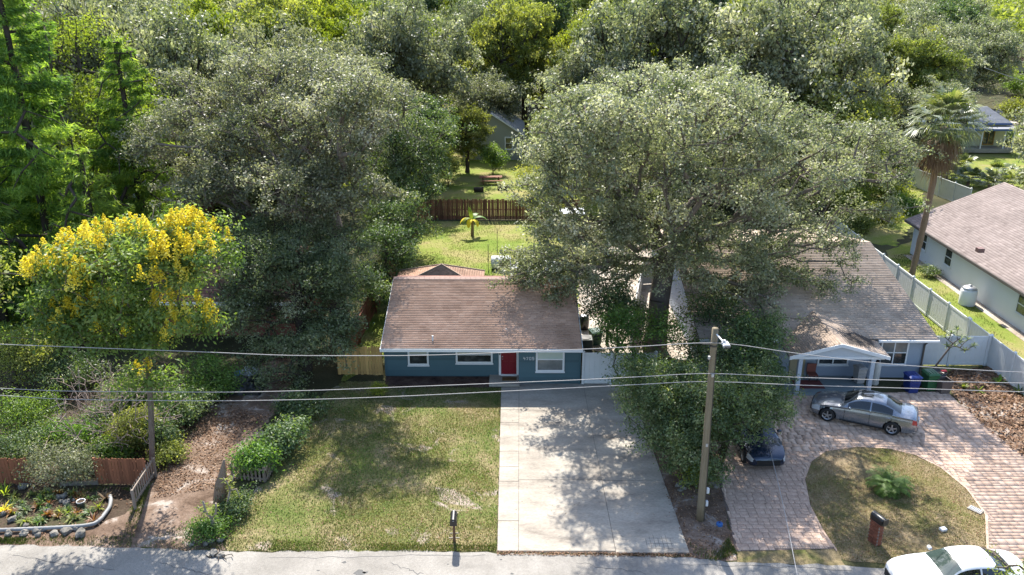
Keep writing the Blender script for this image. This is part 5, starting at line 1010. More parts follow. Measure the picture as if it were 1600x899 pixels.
for k, (a, e, L, w, ar, m) in enumerate([(2.2, 1.4, 1.2, 0.2, 0.6, L_LIME), (0.1, 0.9, 1.5, 0.26, 2.0, L_GREEN), (3.3, 0.8, 1.4, 0.25, 2.5, L_YELLOW), (5.5, 0.6, 1.1, 0.2, 2.6, L_YELLOW), (4.4, 0.7, 1.3, 0.22, 2.7, L_YELLOW), (1.2, 1.0, 1.4, 0.25, 1.8, L_GREEN), (3.9, 1.0, 1.3, 0.22, 2.4, L_LIME)]):
    V, F = banana_leaf(a, e, L, w, ar); link("leaf", np_mesh("leaf", V, F, m, np.full(len(F), 0.35 + 0.05 * (k % 3))), o)
# young tree in a pot by the vinyl fence
p = at(1452, 585); o = thing("frangipani", p, "thin bare-stemmed small tree leaning right in front of the white vinyl fence corner", "tree")
c1 = np.array(atY(1489, 537, p.y) - p); tips = [np.array(atY(a, b, p.y + dy) - p) for a, b, dy in ((1476, 527, 0.2), (1487, 520, 0), (1496, 515, 0.3), (1503, 527, -0.2), (1513, 531, 0.1), (1521, 541, -0.1), (1492, 541, 0.3), (1508, 548, 0), (1480, 541, -0.2), (1500, 536, 0.5))]
tv, tf = grow([(0, 0, 0), tuple(c1 * 0.45), tuple(c1)], tips, 0.018, 0.05, 5, seg=0.25, start=0.5, jit=0.02); link("trunk", np_mesh("trunk", tv, tf, BARK, smooth=True), o)
B = []; r = random.Random(6)
for t in tips:
    for k in range(13):
        a = k * 2.4 + r.random(); e = r.uniform(-0.1, 0.9); d = np.array([math.cos(a) * math.cos(e), math.sin(a) * math.cos(e), math.sin(e)]); B.append((t, t + d * 0.16, t + d * 0.33 + np.array([0, 0, -0.05]), 0.042, np.array([-math.sin(a), math.cos(a), 0]), r.uniform(0.2, 0.9)))
blade_mesh("leaves", B, L_LAUREL, o)

# ---------------------------------------------------------------- shrubs of the left garden and the lawn edge
SH = [((100, 752), [(0, 0, 0.9, 1.5, 0.8, 0.75), (0.7, 0.1, 1.2, 0.8, 0.7, 0.6)], L_OAK, "sprawling grey-green shrub between the two red cedar fence panels", 40, 0.09, 0.24),
      ((398, 742), [(0, 0, 0.95, 0.65, 0.55, 0.5), (0.25, 0.35, 0.7, 0.5, 0.5, 0.4)], L_GREEN, "bright green rounded bush behind the low picket fence's front corner", 30, 0.13, 0.22),
      ((440, 712), [(0, 0.1, 0.9, 0.5, 0.6, 0.45), (0.25, 0.9, 0.7, 0.45, 0.5, 0.5)], L_LAUREL, "mid green bush overgrowing the picket fence along the lawn", 26, 0.13, 0.24),
      ((470, 650), [(0, 0, 0.6, 1.0, 1.0, 0.5)], L_LAUREL, "dark leafy shrub at the top left corner of the front lawn", 24, 0.12, 0.24),
      ((592, 619), [(0, 0, 0.35, 0.32, 0.3, 0.25)], L_LIME, "small yellow-green clipped shrub in the shade at the house's left corner", 16, 0.06, 0.12),
      ((30, 610), [(0, 0, 2.0, 1.8, 1.4, 1.2), (0.8, 0, 2.6, 1.0, 1, 0.7)], L_OLIVE, "weeping olive bush at the left edge under the conifers", 46, 0.11, 0.3),
      ((75, 590), [(0, 0, 2.2, 0.9, 0.9, 0.9)], L_LIME, "pale yellow-green bush behind the bare branches at the far left", 20, 0.12, 0.26),
      ((45, 670), [(0, 0, 0.9, 1.4, 1.0, 0.7)], L_GREEN, "low green thicket at the left edge behind the cedar fence", 34, 0.1, 0.26),
      ((15, 735), [(0, 0, 0.9, 1.2, 0.8, 0.7)], L_LAUREL, "dark bush right behind the far left cedar fence", 28, 0.1, 0.24),
      ((172, 722), [(0, 0, 0.45, 0.8, 0.5, 0.35)], L_GREEN, "green leafy plants behind the short red cedar fence panel", 24, 0.12, 0.22),
      ((262, 722), [(0, 0, 0.4, 0.45, 0.45, 0.32)], L_OLIVE, "light green plant at the foot of the yellow flowering tree", 18, 0.1, 0.2),
      ((285, 660), [(0, 0, 0.9, 1.0, 1.0, 0.7)], L_LAUREL, "dark leafy bush in the shade behind the yellow flowering tree's trunk", 26, 0.12, 0.26),
      ((330, 620), [(0, 0, 1.1, 1.3, 1.1, 0.9)], L_GREEN, "green bush at the back of the dirt drive", 30, 0.12, 0.28),
      ((215, 640), [(0, 0, 1.2, 1.3, 1.1, 0.9)], L_LAUREL, "dark thicket behind the heap of bare branches", 30, 0.12, 0.28),
      ((110, 610), [(0, 0, 1.1, 1.6, 1.2, 0.8)], L_LAUREL, "dark undergrowth behind the heap of bare branches' left side", 34, 0.12, 0.28),
      ((325, 840), [(0, 0, 0.35, 0.55, 0.45, 0.25)], L_GREEN, "low green plants around the pruned stump by the street", 16, 0.09, 0.18),
      ((372, 800), [(0, 0, 0.4, 0.45, 0.6, 0.28)], L_LAUREL, "dark green tuft at the lawn's left edge by the little pruned tree", 16, 0.09, 0.18),
      ((1010, 640), [(0, 0, 0.6, 0.5, 0.7, 0.5)], L_LAUREL, "dark leafy clump at the driveway's right edge under the roadside tree", 18, 0.1, 0.2),
      ((1088, 760), [(0, 0, 0.6, 0.45, 0.4, 0.5)], L_LIME, "yellow-green bush hugging the foot of the utility pole's left side", 14, 0.09, 0.18),
      ((1190, 605), [(0, 0, 0.9, 0.7, 0.5, 0.6)], L_GREEN, "fresh green bush at the left end of the grey house's porch", 22, 0.11, 0.22),
      ((1310, 322), [(0, 0, 1.0, 2.2, 1.6, 1.0)], L_LIME, "yellow-green thicket beyond the grey house, under the giant oak's right arm", 30, 0.18, 0.3),
      ((1390, 312), [(0, 0, 0.9, 2.0, 1.5, 0.9)], L_LIME, "bright yellow-green bushes just left of the fan palm's trunk", 28, 0.18, 0.3),
      ((1372, 346), [(0, 0, 0.8, 1.5, 1.1, 0.8)], L_LIME, "yellow-green bush in front of the grey house's rear fence corner", 24, 0.16, 0.28),
      ((1335, 362), [(0, 0, 0.7, 1.5, 1.1, 0.7)], L_OLIVE, "olive bush just behind the right end of the grey house's roof", 24, 0.16, 0.28),
      ((1412, 332), [(0, 0, 0.7, 1.2, 1.0, 0.7)], L_GREEN, "green bush at the near end of the greenish vinyl fence", 22, 0.16, 0.28),
      ((212, 692), [(0, 0, 0.6, 0.9, 0.7, 0.5)], L_OLIVE, "grey-green undergrowth left of the flowering tree's trunk", 22, 0.1, 0.22),
      ((118, 692), [(0, 0, 0.55, 1.1, 0.7, 0.5)], L_GREEN, "green undergrowth at the left foot of the bare branches", 24, 0.1, 0.22),
      ((216, 706), [(0, 0, 1.3, 0.7, 0.45, 0.95)], L_OLIVE, "climbing leafy growth hugging the left side of the flowering tree's trunk", 26, 0.1, 0.22),
      ((255, 702), [(0, 0, 0.9, 0.5, 0.45, 0.65)], L_LAUREL, "dark leafy growth against the right side of the flowering tree's trunk", 20, 0.1, 0.2),
      ((62, 698), [(0, 0, 0.5, 0.9, 0.6, 0.45)], L_LAUREL, "dark low bush behind the far left cedar fence's right end", 20, 0.1, 0.22),
      ((228, 645), [(0, 0, 0.8, 1.0, 0.8, 0.6)], L_GREEN, "leafy bush directly behind the flowering tree's trunk", 24, 0.11, 0.24),
      ((168, 668), [(0, 0, 0.5, 1.2, 0.7, 0.45)], L_LAUREL, "dark undergrowth beneath the bare branches", 24, 0.1, 0.22),
      ((1372, 428), [(0, 0, 0.6, 0.5, 0.6, 0.5)], L_GREEN, "small green bush beside the fan palm's foot", 14, 0.1, 0.2),
      ((1452, 432), [(0, 0, 0.35, 0.5, 0.5, 0.3)], L_LAUREL, "low dark plants against the stucco house wall", 14, 0.1, 0.16)]
for i, (pp, ell, m, lab, bo, L, cl) in enumerate(SH):
    shrub("shrub", lab, at(*pp), ell, m, boughs=bo, tips=6, leaves=30, L=L, clump=cl, br=cl * 1.2, seed=500 + i, under=0.9)
# heap of bare branches
p = at(175, 705); o = thing("bare_branches", at(180, 712), "tangle of bare pinkish-grey branches of a dead shrub in the left garden", "dead shrub"); r2 = np.random.default_rng(12); tips, _ = in_ell([(-0.2, 0.6, 2.2, 2.0, 1.2, 1.2), (1.4, 0.4, 1.9, 1.5, 0.9, 1.3), (-0.9, -0.1, 1.4, 1.4, 0.8, 0.9), (0.6, -0.3, 1.0, 1.3, 0.6, 0.7)], 640, r2, 0.3, 0.9)
tips[:, 2] = np.maximum(tips[:, 2], 0.2)
tv, tf = grow([(0, 0.4, 0), (0, 0.5, 0.6), (-0.1, 0.6, 1.3)], tips, 0.010, 0.034, 4, seg=0.28, start=0.1, jit=0.12, power=0.38); link("branches", np_mesh("branches", tv, tf, TWIG, smooth=True), o, sc=(1.3, 1.2, 1.35))
for i, (q0, q1, q2, z) in enumerate([((55, 716), (75, 670), (100, 640), 1.2), ((95, 700), (112, 683), (122, 668), 1.0), ((52, 640), (75, 632), (100, 622), 1.6)]):
    mb = MB(); a, b_, c_ = at(*q0, 0.3), at(*q1, z * 0.7), at(*q2, z); mb.tube([a - p, b_ - p, c_ - p], [0.018, 0.025, 0.035], 6); mb.obj("long_branch", TWIG, o)
# pruned stumps
def stump(p, label, segs, rad, leaf_n, seed):
    o = thing("pruned_tree", p, label, "tree"); mb = MB()
    for s in segs: mb.tube([Vector(q) for q in s], [rad * (1 - 0.25 * k / len(s)) * (1 if i_ == 0 else 0.6) for i_, k in [(segs.index(s), k) for k in range(len(s))]], 7)
    mb.obj("trunk", mat("pale_bark", [(0.24, 0.19, 0.15), (0.4, 0.34, 0.28)], rough=0.9) if "pale_bark" not in bpy.data.materials else bpy.data.materials["pale_bark"], o, True); r = random.Random(seed); B = []
    for s in segs[1:]:
        for k in range(leaf_n):
            f = r.random(); t = np.array(Vector(s[0]).lerp(Vector(s[-1]), f)); a = r.random() * 6.28; d = np.array([math.cos(a), math.sin(a), r.uniform(-0.4, 0.6)]); B.append((t, t + d * 0.09, t + d * 0.2, 0.022, np.array([-math.sin(a), math.cos(a), 0]), r.random()))
    blade_mesh("leaves", B, L_LIME, o)
stump(at(335, 838), "thick pruned stump with sprouting arms at the street edge of the dirt drive", [[(0, 0, 0), (0.0, 0.05, 0.5), (-0.05, 0.1, 0.8)], [(-0.03, 0.1, 0.75), (-0.25, 0.15, 1.0), (-0.3, 0.15, 1.5)], [(-0.03, 0.1, 0.78), (0.15, 0.1, 1.0), (0.2, 0.1, 1.45)], [(-0.25, 0.15, 1.0), (-0.5, 0.2, 1.1), (-0.55, 0.2, 1.2)]], 0.085, 30, 3)
stump(at(356, 804), "thin pale pruned sapling beside the picket fence corner", [[(0, 0, 0), (0.05, 0.05, 0.6), (0.2, 0.1, 1.1)], [(0.2, 0.1, 1.1), (0.1, 0.15, 1.4), (-0.05, 0.2, 1.6)], [(0.2, 0.1, 1.1), (0.45, 0.1, 1.15), (0.55, 0.1, 0.7)], [(0.15, 0.1, 1.1), (0.3, 0.2, 1.5), (0.4, 0.2, 1.75)]], 0.045, 22, 4)
# garden rosettes
for i, (pp, n, L, w, m, lab, el) in enumerate([((147, 815), 34, 0.55, 0.022, L_RUST, "orange bromeliad by the curve of the garden's white border pipe", (0.3, 1.3)), ((155, 795), 30, 0.5, 0.02, L_LIME, "yellow-green spiky plant above the orange bromeliad", (0.3, 1.3)), ((107, 803), 22, 0.42, 0.02, L_LIME, "bright green tuft in the middle of the rock garden", (0.3, 1.3)),
        ((165, 780), 40, 0.5, 0.025, L_DEAD, "bronze spiky plant at the top of the border curve", (0.2, 1.2)), ((5, 800), 26, 0.6, 0.035, L_YELLOW, "yellow flowering clump at the far left of the rock garden", (0.3, 1.2)), ((8, 775), 18, 0.9, 0.03, L_LIME, "tall arching pale leaves at the photo's left edge", (0.6, 1.3)), ((57, 790), 20, 0.34, 0.03, L_RUST, "reddish rosette among the rocks at left", (0.3, 1.2)), ((77, 788), 18, 0.34, 0.03, L_RUST, "small red rosette nearest the grey stones", (0.3, 1.2)),
        ((60, 818), 26, 0.4, 0.025, L_GREEN, "low green tuft behind the white border pipe", (0.2, 1.1)), ((25, 812), 22, 0.4, 0.03, L_LAUREL, "dark rosette left in the rock garden", (0.2, 1.1)), ((178, 722), 30, 1.1, 0.06, L_LIME, "lime green broad-bladed plant behind the short cedar fence", (0.5, 1.4)), ((257, 690), 24, 0.55, 0.05, L_LIME, "yellow potted plant beside the flowering tree's trunk", (0.5, 1.4)), ((275, 700), 20, 0.5, 0.04, L_GREEN, "green potted plant on the edge of the dirt drive", (0.4, 1.3)), ((1455, 598), 16, 0.4, 0.04, L_GREEN, "green sprout behind the brown pot", (0.4, 1.3)), ((1560, 600), 22, 0.7, 0.05, L_GREEN, "green plant in front of the vinyl fence's return", (0.4, 1.3)), ((1590, 615), 26, 0.7, 0.045, L_LAUREL, "dark leafy plant at the right edge by the vinyl fence", (0.4, 1.3)), ((1505, 608), 26, 0.5, 0.05, L_OLIVE, "pale green low plant in the mulch by the bins", (0.2, 1.2)), ((1528, 612), 26, 0.5, 0.05, L_LIME, "yellowish low plant in the mulch bed", (0.2, 1.2))]):
    rosette("garden_plant", lab, "plant", at(*pp), n, L, w, m, 600 + i, el)
rg = random.Random(91); gp = px((10, 820), (10, 775), (60, 770), (150, 772), (165, 790), (140, 815)); GP = sample(gp, 46, np.random.default_rng(5))
pl = [rosette("garden_plant", "low leafy plant packed among the stones of the rock garden", "plant", (0, -50, 0), 22, .36, .03, m_, 660 + i_, (0.2, 1.2), group="low plants filling the rock garden") for i_, m_ in enumerate((L_GREEN, L_LAUREL, L_OLIVE, L_RUST))]
for i, (x, y) in enumerate(GP):
    o = pl[i] if i < 4 else copy_tree(pl[rg.choice((0, 1, 1, 1, 2, 2, 3))]); o.location = (x, y, 0); o.rotation_euler = (0, 0, rg.random() * 6); o.scale = (rg.uniform(0.6, 1.3),) * 3
# a branch of a roadside tree reaching into the lower right corner (its trunk stands outside the frame)
tree("street_tree", "leafy branch tips reaching in at the bottom right corner over the white car", "tree", (18.9, 20.0), [(18.9, 20.0, 0), (18.8, 20.1, 2.0), (18.3, 20.6, 4.4)], 0.14, [E_(1610, 915, 21, 0.85, 0.9, 0.55), E_(1680, 930, 20.5, 1.4, 1.0, 0.9)], boughs=26, tips=6, bough_r=0.3, leaves=26, L=0.09, clump=0.2, leafm=L_OLIVE, seed=130)
tree("street_tree", "spreading tree just outside the left edge shading the road and the rock garden", "tree", (-26.5, 31.5), [(-26.5, 31.5, 0), (-26.3, 31.5, 3), (-26, 31.5, 6.5)], 0.25, [(-25.6, 31.3, 7.5, 2.9, 2.6, 1.8), (-23.4, 32.8, 8.3, 1.8, 1.8, 1.1)], boughs=44, tips=7, bough_r=0.8, leaves=30, L=0.18, clump=0.45, leafm=L_OLIVE, seed=131, rel=False)
# ---------------------------------------------------------------- cars
def smoothstep(t): t = np.clip(t, 0, 1); return t * t * (3 - 2 * t)
def curve(pts):
    xs, ys = np.array([p[0] for p in pts]), np.array([p[1] for p in pts])
    m = np.gradient(ys, xs); d = np.diff(ys) / np.diff(xs)
    for i in range(1, len(xs) - 1): m[i] = 0 if d[i - 1] * d[i] <= 0 else 2 * d[i - 1] * d[i] / (d[i - 1] + d[i])
    m[0], m[-1] = d[0], d[-1]
    def f(x):
        x = np.clip(x, xs[0], xs[-1]); i = np.clip(np.searchsorted(xs, x) - 1, 0, len(xs) - 2); h = xs[i + 1] - xs[i]; t = (x - xs[i]) / h
        return (2 * t**3 - 3 * t**2 + 1) * ys[i] + (t**3 - 2 * t**2 + t) * h * m[i] + (-2 * t**3 + 3 * t**2) * ys[i + 1] + (t**3 - t**2) * h * m[i + 1]
    return f
def paint(name, a, b, metal, rough=0.3): return mat(name, [a, b], scale=60, rough=rough, metal=metal, spec=0.5, coat=0.8)
CHROME = mat("chrome", [(0.55, 0.55, 0.56), (0.65, 0.65, 0.66)], rough=0.15, metal=1.0)
ALLOY = mat("alloy_rim", [(0.45, 0.45, 0.46), (0.55, 0.55, 0.56)], rough=0.3, metal=0.7)
CARGLASS = mat("car_glass", [(0.008, 0.011, 0.013), (0.018, 0.022, 0.024)], scale=2, rough=0.03, spec=0.9)
SHADEGLASS = mat("greenish_windscreen", [(0.025, 0.045, 0.04), (0.06, 0.085, 0.075)], scale=2.5, rough=0.04, spec=0.9)
TAIL = mat("tail_lamp", [(0.30, 0.008, 0.012), (0.42, 0.02, 0.025)], scale=4, rough=0.12, spec=0.7)
LAMP = mat("headlamp", [(0.45, 0.46, 0.48), (0.62, 0.63, 0.64)], scale=12, rough=0.08, spec=0.8)
TRIM = mat("black_trim", [(0.014, 0.014, 0.015), (0.025, 0.025, 0.026)], scale=5, rough=0.5)
SEAT = mat("pale_cabin", [(0.16, 0.15, 0.14), (0.30, 0.28, 0.26)], scale=6, rough=0.7)
def sedan(label, loc, rz, pm, L=4.6, sunroof=False, screen=None, scale=1.0, wheel_r=0.33, plate=True):
    car = thing("parked_car", loc, label, "car", None, rz); car.scale = (scale,) * 3; k = L / 4.6
    X = lambda pts: curve([(a * k, b) for a, b in pts])
    top = X([(0, .56), (.05, .68), (.25, .78), (.7, .89), (1.25, .965), (1.42, 1.04), (1.95, 1.345), (2.2, 1.42), (2.6, 1.45), (3.0, 1.425), (3.3, 1.345), (3.85, 1.09), (4.0, 1.055), (4.35, 1.03), (4.52, .96), (4.57, .8), (4.6, .62)])
    belt = X([(0, .50), (.05, .60), (.3, .72), (1.2, .86), (2.4, .92), (3.6, .96), (4.2, .94), (4.52, .86), (4.6, .58)])
    wid = X([(0, .50), (.04, .64), (.15, .75), (.45, .845), (1.0, .885), (2.3, .895), (3.6, .885), (4.2, .84), (4.45, .775), (4.57, .68), (4.6, .55)])
    roofw = X([(0, .40), (.1, .5), (.4, .62), (1.2, .70), (1.45, .69), (1.95, .57), (2.5, .545), (3.1, .54), (3.4, .56), (3.9, .64), (4.3, .64), (4.6, .5)])
    bot = X([(0, .30), (.2, .22), (.6, .19), (4.0, .19), (4.4, .25), (4.6, .36)])
    N = 154; xs = np.linspace(0, L, N); J = 24; G = np.zeros((N, J, 3)); WX = (0.80 * k, 3.58 * k); wr = wheel_r
    for i, x in enumerate(xs):
        w, zb, bt, tp, rw = wid(x), bot(x), belt(x), top(x), roofw(x); bt = min(bt, tp - 0.02); ring = [(0, zb), (.8 * w, zb), (.955 * w, zb + .04)]
        for t in np.linspace(0.12, 1, 8):
            z = zb + .04 + (bt - zb - .04) * t; ring.append((w * (0.965 + 0.035 * math.sin(math.pi * min(1, t * 1.1)) - 0.03 * max(0, t - .75) / .25 - (0.012 if 0.62 < t < 0.7 else 0)), z))
        y0 = w * 0.955; drop = 0.045 + 0.03 * min(1, max(0, (tp - bt) / .5)); ze = max(bt + .008, tp - drop)
        for t in np.linspace(0.08, 1, 7): ring.append((y0 + (min(rw, y0 - .02) - y0) * t ** 1.15, bt + (ze - bt) * t))
        for t in np.linspace(0.2, 1, 6)[:6]: y = min(rw, y0 - .02) * (1 - t); ring.append((y, ze + (tp - ze) * (1 - (1 - t) ** 2.2)))
        G[i] = [(x - L / 2, y, z) for y, z in ring]
    for cx in WX:                                           # round off the wheel openings
        d = np.hypot(G[:, 2:9, 0] + L / 2 - cx, G[:, 2:9, 2] - wr); ra = wr + 0.065; sel = (d > ra - 0.03) & (d < ra + 0.035); q = G[:, 2:9]; f = (ra / np.maximum(d, 1e-3))
        q[..., 0] = np.where(sel, cx - L / 2 + (q[..., 0] + L / 2 - cx) * f, q[..., 0]); q[..., 2] = np.where(sel, wr + (q[..., 2] - wr) * f, q[..., 2])
    parts = {}
    def put_(nm, m, vs): parts.setdefault(nm, (m, [], []))[1].extend(vs); parts[nm][2].append(len(vs))
    for i in range(N - 1):
        xm_ = (xs[i] + xs[i + 1]) / 2 / k
        for j in range(J - 1):
            c = G[i:i + 2, j:j + 2].reshape(-1, 3); cz, cy = c[:, 2].mean(), c[:, 1].mean()
            if 2 <= j < 9 and any(math.hypot(c[:, 0].mean() + L / 2 - a, cz - wr) < wr + 0.062 for a in WX): continue
            hgt = top(xs[i]) - belt(xs[i]); nm, m = "body", pm
            if j >= 17 and 1.42 < xm_ < 1.96: nm, m = "windscreen", screen or CARGLASS
            elif j >= 17 and 3.18 < xm_ < 3.84: nm, m = "rear_window", CARGLASS
            elif 10 <= j <= 15 and 1.62 < xm_ < 3.52 and hgt > 0.16 and not (2.55 < xm_ < 2.62): nm, m = "side_window", TRIM if (j == 10 or j == 15) and False else CARGLASS
            elif sunroof and j >= 19 and 2.06 < xm_ < 2.62: nm, m = "sunroof", CARGLASS
            elif 6 <= j <= 9 and xm_ < 0.42 and xm_ > 0.06: nm, m = "headlight", LAMP
            elif 7 <= j <= 9 and 4.36 < xm_ < 4.57: nm, m = "taillight", TAIL
            elif j < 2 or (j == 2): nm, m = "sill", TRIM if j < 2 else pm
            for sg in (1, -1):
                key = nm + ("" if nm in ("body", "windscreen", "rear_window", "sunroof", "sill") else "+" if sg > 0 else "-")
                if nm == "side_window": key += "f" if xm_ < 2.6 else "r"
                if nm == "sill" and j == 2: key = "body"
                q = [G[i, j], G[i + 1, j], G[i + 1, j + 1], G[i, j + 1]]; put_(key, m, [(p[0], sg * p[1], p[2]) for p in (q if sg > 0 else q[::-1])])
    for key, (m, vs, ct) in parts.items():
        V = np.array(vs); V2, inv = np.unique(np.round(V, 4), axis=0, return_inverse=True); F = inv.reshape(-1, 4)
        ok = np.array([len(set(f)) == 4 for f in F]); link(key.rstrip("+-fr") if key not in ("body", "windscreen", "rear_window", "sunroof", "sill") else key, np_mesh(key, V2, F[ok], m, smooth=True), car)
    ub = MB(); ub.box((0, 0, .42), (L * .86, 1.3, .42)); ub.box((0.25, 0, .8), (1.9, 1.2, .3)); ub.obj("underbody", TRIM, car)
    for e, x in ((0, -L / 2 + 0.01), (1, L / 2 - 0.01)):          # bumper faces
        sg = -1 if e == 0 else 1; mb = MB(); mb.box((x, 0, .44), (.06, 1.0, .24)); mb.obj("grille" if e == 0 else "bumper", TRIM if e == 0 else pm, car)
        if plate and e == 1: mb = MB(); mb.box((x + sg * .04, 0, .62), (.02, .32, .15)); mb.obj("number_plate", WHITE, car)
    for cx in WX:
        for sg in (-1, 1):
            mb = MB(); t = [(wr * .66, -.1), (wr * .92, -.1), (wr, -.07), (wr, .07), (wr * .92, .1), (wr * .66, .1)]
            n = 24; vs = [(r_ * math.cos(2 * math.pi * a / n), y, r_ * math.sin(2 * math.pi * a / n)) for r_, y in t for a in range(n)]; mb.add(vs, [(i * n + a, i * n + (a + 1) % n, (i + 1) * n + (a + 1) % n, (i + 1) * n + a) for i in range(5) for a in range(n)])
            wh = mb.obj("wheel", RUBBER, car, True, loc=(cx - L / 2, sg * .79, wr)); rm = MB()
            for a in range(5):
                q = 2 * math.pi * a / 5 + .3; rm.box((math.cos(q) * wr * .36, sg * .075, math.sin(q) * wr * .36), (wr * .62, .03, wr * .17), ry=-q)
            n = 24; rr2 = [(wr * .58, sg * .05), (wr * .70, sg * .085), (wr * .70, sg * .02)]; vs = [(r_ * math.cos(2 * math.pi * a / n), y, r_ * math.sin(2 * math.pi * a / n)) for r_, y in rr2 for a in range(n)]
            rm.add(vs, [(i * n + a, i * n + (a + 1) % n, (i + 1) * n + (a + 1) % n, (i + 1) * n + a) for i in range(2) for a in range(n)]); rm.add([(wr * .16 * math.cos(a * .785), sg * .1, wr * .16 * math.sin(a * .785)) for a in range(8)], [tuple(range(8))]); rm.obj("rim", ALLOY, wh)
            db = MB(); db.add([(wr * .64 * math.cos(a * math.pi / 8), sg * .03, wr * .64 * math.sin(a * math.pi / 8)) for a in range(16)], [tuple(range(16))]); db.obj("brake_disc", TRIM, wh)
    for sg in (-1, 1):
        mb = MB(); mb.bbox((-L / 2 + 1.72 * k, sg * 0.97, .98), (.13, .2, .13), .035); mb.obj("mirror", pm, car, True)
        for hx in (2.5, 3.35): mb = MB(); mb.bbox((-L / 2 + hx * k, sg * .893, .82), (.2, .03, .03), .01); mb.obj("door_handle", CHROME, car)
        mb = MB()
        for hx in (1.52, 2.585, 3.5):
            for z0, z1 in ((.3, .86),): mb.box((-L / 2 + hx * k, sg * (wid(hx * k) * 0.995), .58), (.012, .012, .52))
        mb.box((0.0, sg * .885, .255), (1.9 * k, .05, .05)); mb.obj("door_seam", TRIM, car)
    return car
SILVER = paint("silver_paint", (0.24, 0.27, 0.31), (0.29, 0.32, 0.36), 0.7, 0.24); NAVY = paint("dark_blue_paint", (0.010, 0.022, 0.05), (0.016, 0.032, 0.07), 0.4, 0.2); CARWHITE = paint("white_paint_gloss", (0.72, 0.73, 0.75), (0.78, 0.79, 0.80), 0.0, 0.25)
f_, r_ = at(1294.5, 659.5), at(1396, 681.5); d = f_ - r_; ang = math.atan2(-d.y, -d.x); mid = (f_ + r_) / 2; side = Vector((math.sin(ang), -math.cos(ang), 0)); ctr = mid - side * 0.83 * 1.04
sd = sedan("silver sedan with dark sunroof parked on the pink pavers before the porch", (ctr.x, ctr.y, 0.03), ang, SILVER, sunroof=True, scale=1.05)
p = at(1197, 737); sedan("dark blue car facing the street, half hidden by the roadside tree's leaves", (p.x - 0.05, p.y + 2.3, 0.03), R(92), NAVY, scale=1.04)
w1 = at(1478, 856, 1.36); sedan("white sedan parked on the street at the bottom right corner", (w1.x + 0.32, w1.y - 0.55, 0.012), R(3), CARWHITE, screen=SHADEGLASS, scale=1.04)

# ---------------------------------------------------------------- pole, cables, mailboxes
pb_ = at(1094, 812); pt_ = atY(1117.5, 513, pb_.y); PY = pb_.y
pole = thing("utility_pole", pb_, "tall bare wooden utility pole with a lamp arm near its top, beside the driveway", "utility pole"); ax = (pt_ - pb_)
mb = MB(); mb.tube([ax * f for f in np.linspace(0, 1, 12)], [0.165 - 0.05 * f for f in np.linspace(0, 1, 12)], 14); mb.obj("post", POLEWOOD, pole, True)
mb = MB(); q = ax * 0.918; mb.tube([q - ax.normalized() * 0.04, q + ax.normalized() * 0.04], 0.128, 14); mb.tube([q + Vector((-0.13, -0.03, 0.05)), q + Vector((-0.42, -0.05, 0.06))], 0.022, 6); mb.obj("steel_band", DARKMETAL, pole)
la, lb = atY(1120, 523, PY - 0.12) - pb_, atY(1129, 533, PY - 0.55) - pb_; mb = MB(); mb.tube([la, lb], 0.03, 8); mb.obj("lamp_arm", WHITE, pole)
mb = MB(); mb.bbox((lb.x + 0.12, lb.y - 0.05, lb.z - 0.12), (0.26, 0.42, 0.13), 0.04); mb.lathe([(0.0, 0.0), (0.05, 0.0), (0.05, 0.09), (0.0, 0.1)], (lb.x + 0.07, lb.y, lb.z - 0.05), 8); lh = mb.obj("lamp_head", mat("lamp_housing", [(0.55, 0.54, 0.55), (0.68, 0.67, 0.68)], rough=0.4), pole)
mb = MB(); [mb.box((lb.x + 0.12, lb.y - 0.275, lb.z - 0.12 + k * 0.04), (0.22, 0.03, 0.016)) for k in (-1, 0, 1)]; mb.obj("lamp_fins", DARKMETAL, lh)
for i, (zz, lab) in enumerate(((1.35, "upper"), (0.75, "lower"))):
    mb = MB(); mb.bbox((0.2, 0.04, zz), (0.12, 0.14, 0.24), 0.02); mb.obj("meter_box", WHITE, pole)
mb = MB(); sd_ = Vector((0.1, -0.12, 0)); mb.tube([ax * f + sd_ * (1.25 - 0.45 * f) for f in np.linspace(0.0, 0.9, 10)], 0.012, 5); mb.obj("ground_wire", DARKMETAL, pole)
mb = MB(); p5 = ax * 0.42; mb.box((p5.x, p5.y - 0.15, p5.z), (0.09, 0.012, 0.13)); mb.obj("pole_tag", STEEL, pole)
for f5, d5 in ((0.86, Vector((-.15, -.05, 0))), (0.78, Vector((0, -.18, 0)))):
    mb = MB(); p5 = ax * f5 + d5; mb.lathe([(0, -.06), (.05, -.06), (.06, 0), (.05, .06), (0, .06)], p5, 8); mb.obj("insulator", STEEL, pole)
def cable(label, pts, Y, rad=0.0135, name="overhead_cable", cat="cable"):
    P = [atY(x, y, Y if not hasattr(Y, '__len__') else Y[i]) for i, (x, y) in enumerate(pts)]; f = [curve([(i, p[k]) for i, p in enumerate(P)]) for k in range(3)]
    Q = [Vector([float(f[k](t)) for k in range(3)]) for t in np.linspace(0, len(P) - 1, (len(P) - 1) * 5 + 1)]; mb = MB(); mb.tube(Q, rad, 6); return tag(mb.obj(name, WIREMAT, None, True), label, cat)
cable("highest of the three overhead cables, meeting the utility pole just below its lamp", [(-250, 527), (0, 538), (300, 549.5), (480, 556), (620, 556), (780, 551.5), (900, 546.5), (1000, 541.5), (1112, 536), (1250, 553), (1400, 570), (1600, 582), (1850, 590)], PY - 0.15)
cable("middle overhead cable crossing in front of the blue house's flower bed", [(-250, 596), (0, 607), (120, 611.5), (330, 613), (480, 610.5), (600, 606), (780, 599), (900, 594), (1000, 589), (1108, 584), (1250, 590), (1400, 594.5), (1600, 599), (1850, 604)], PY - 0.16)
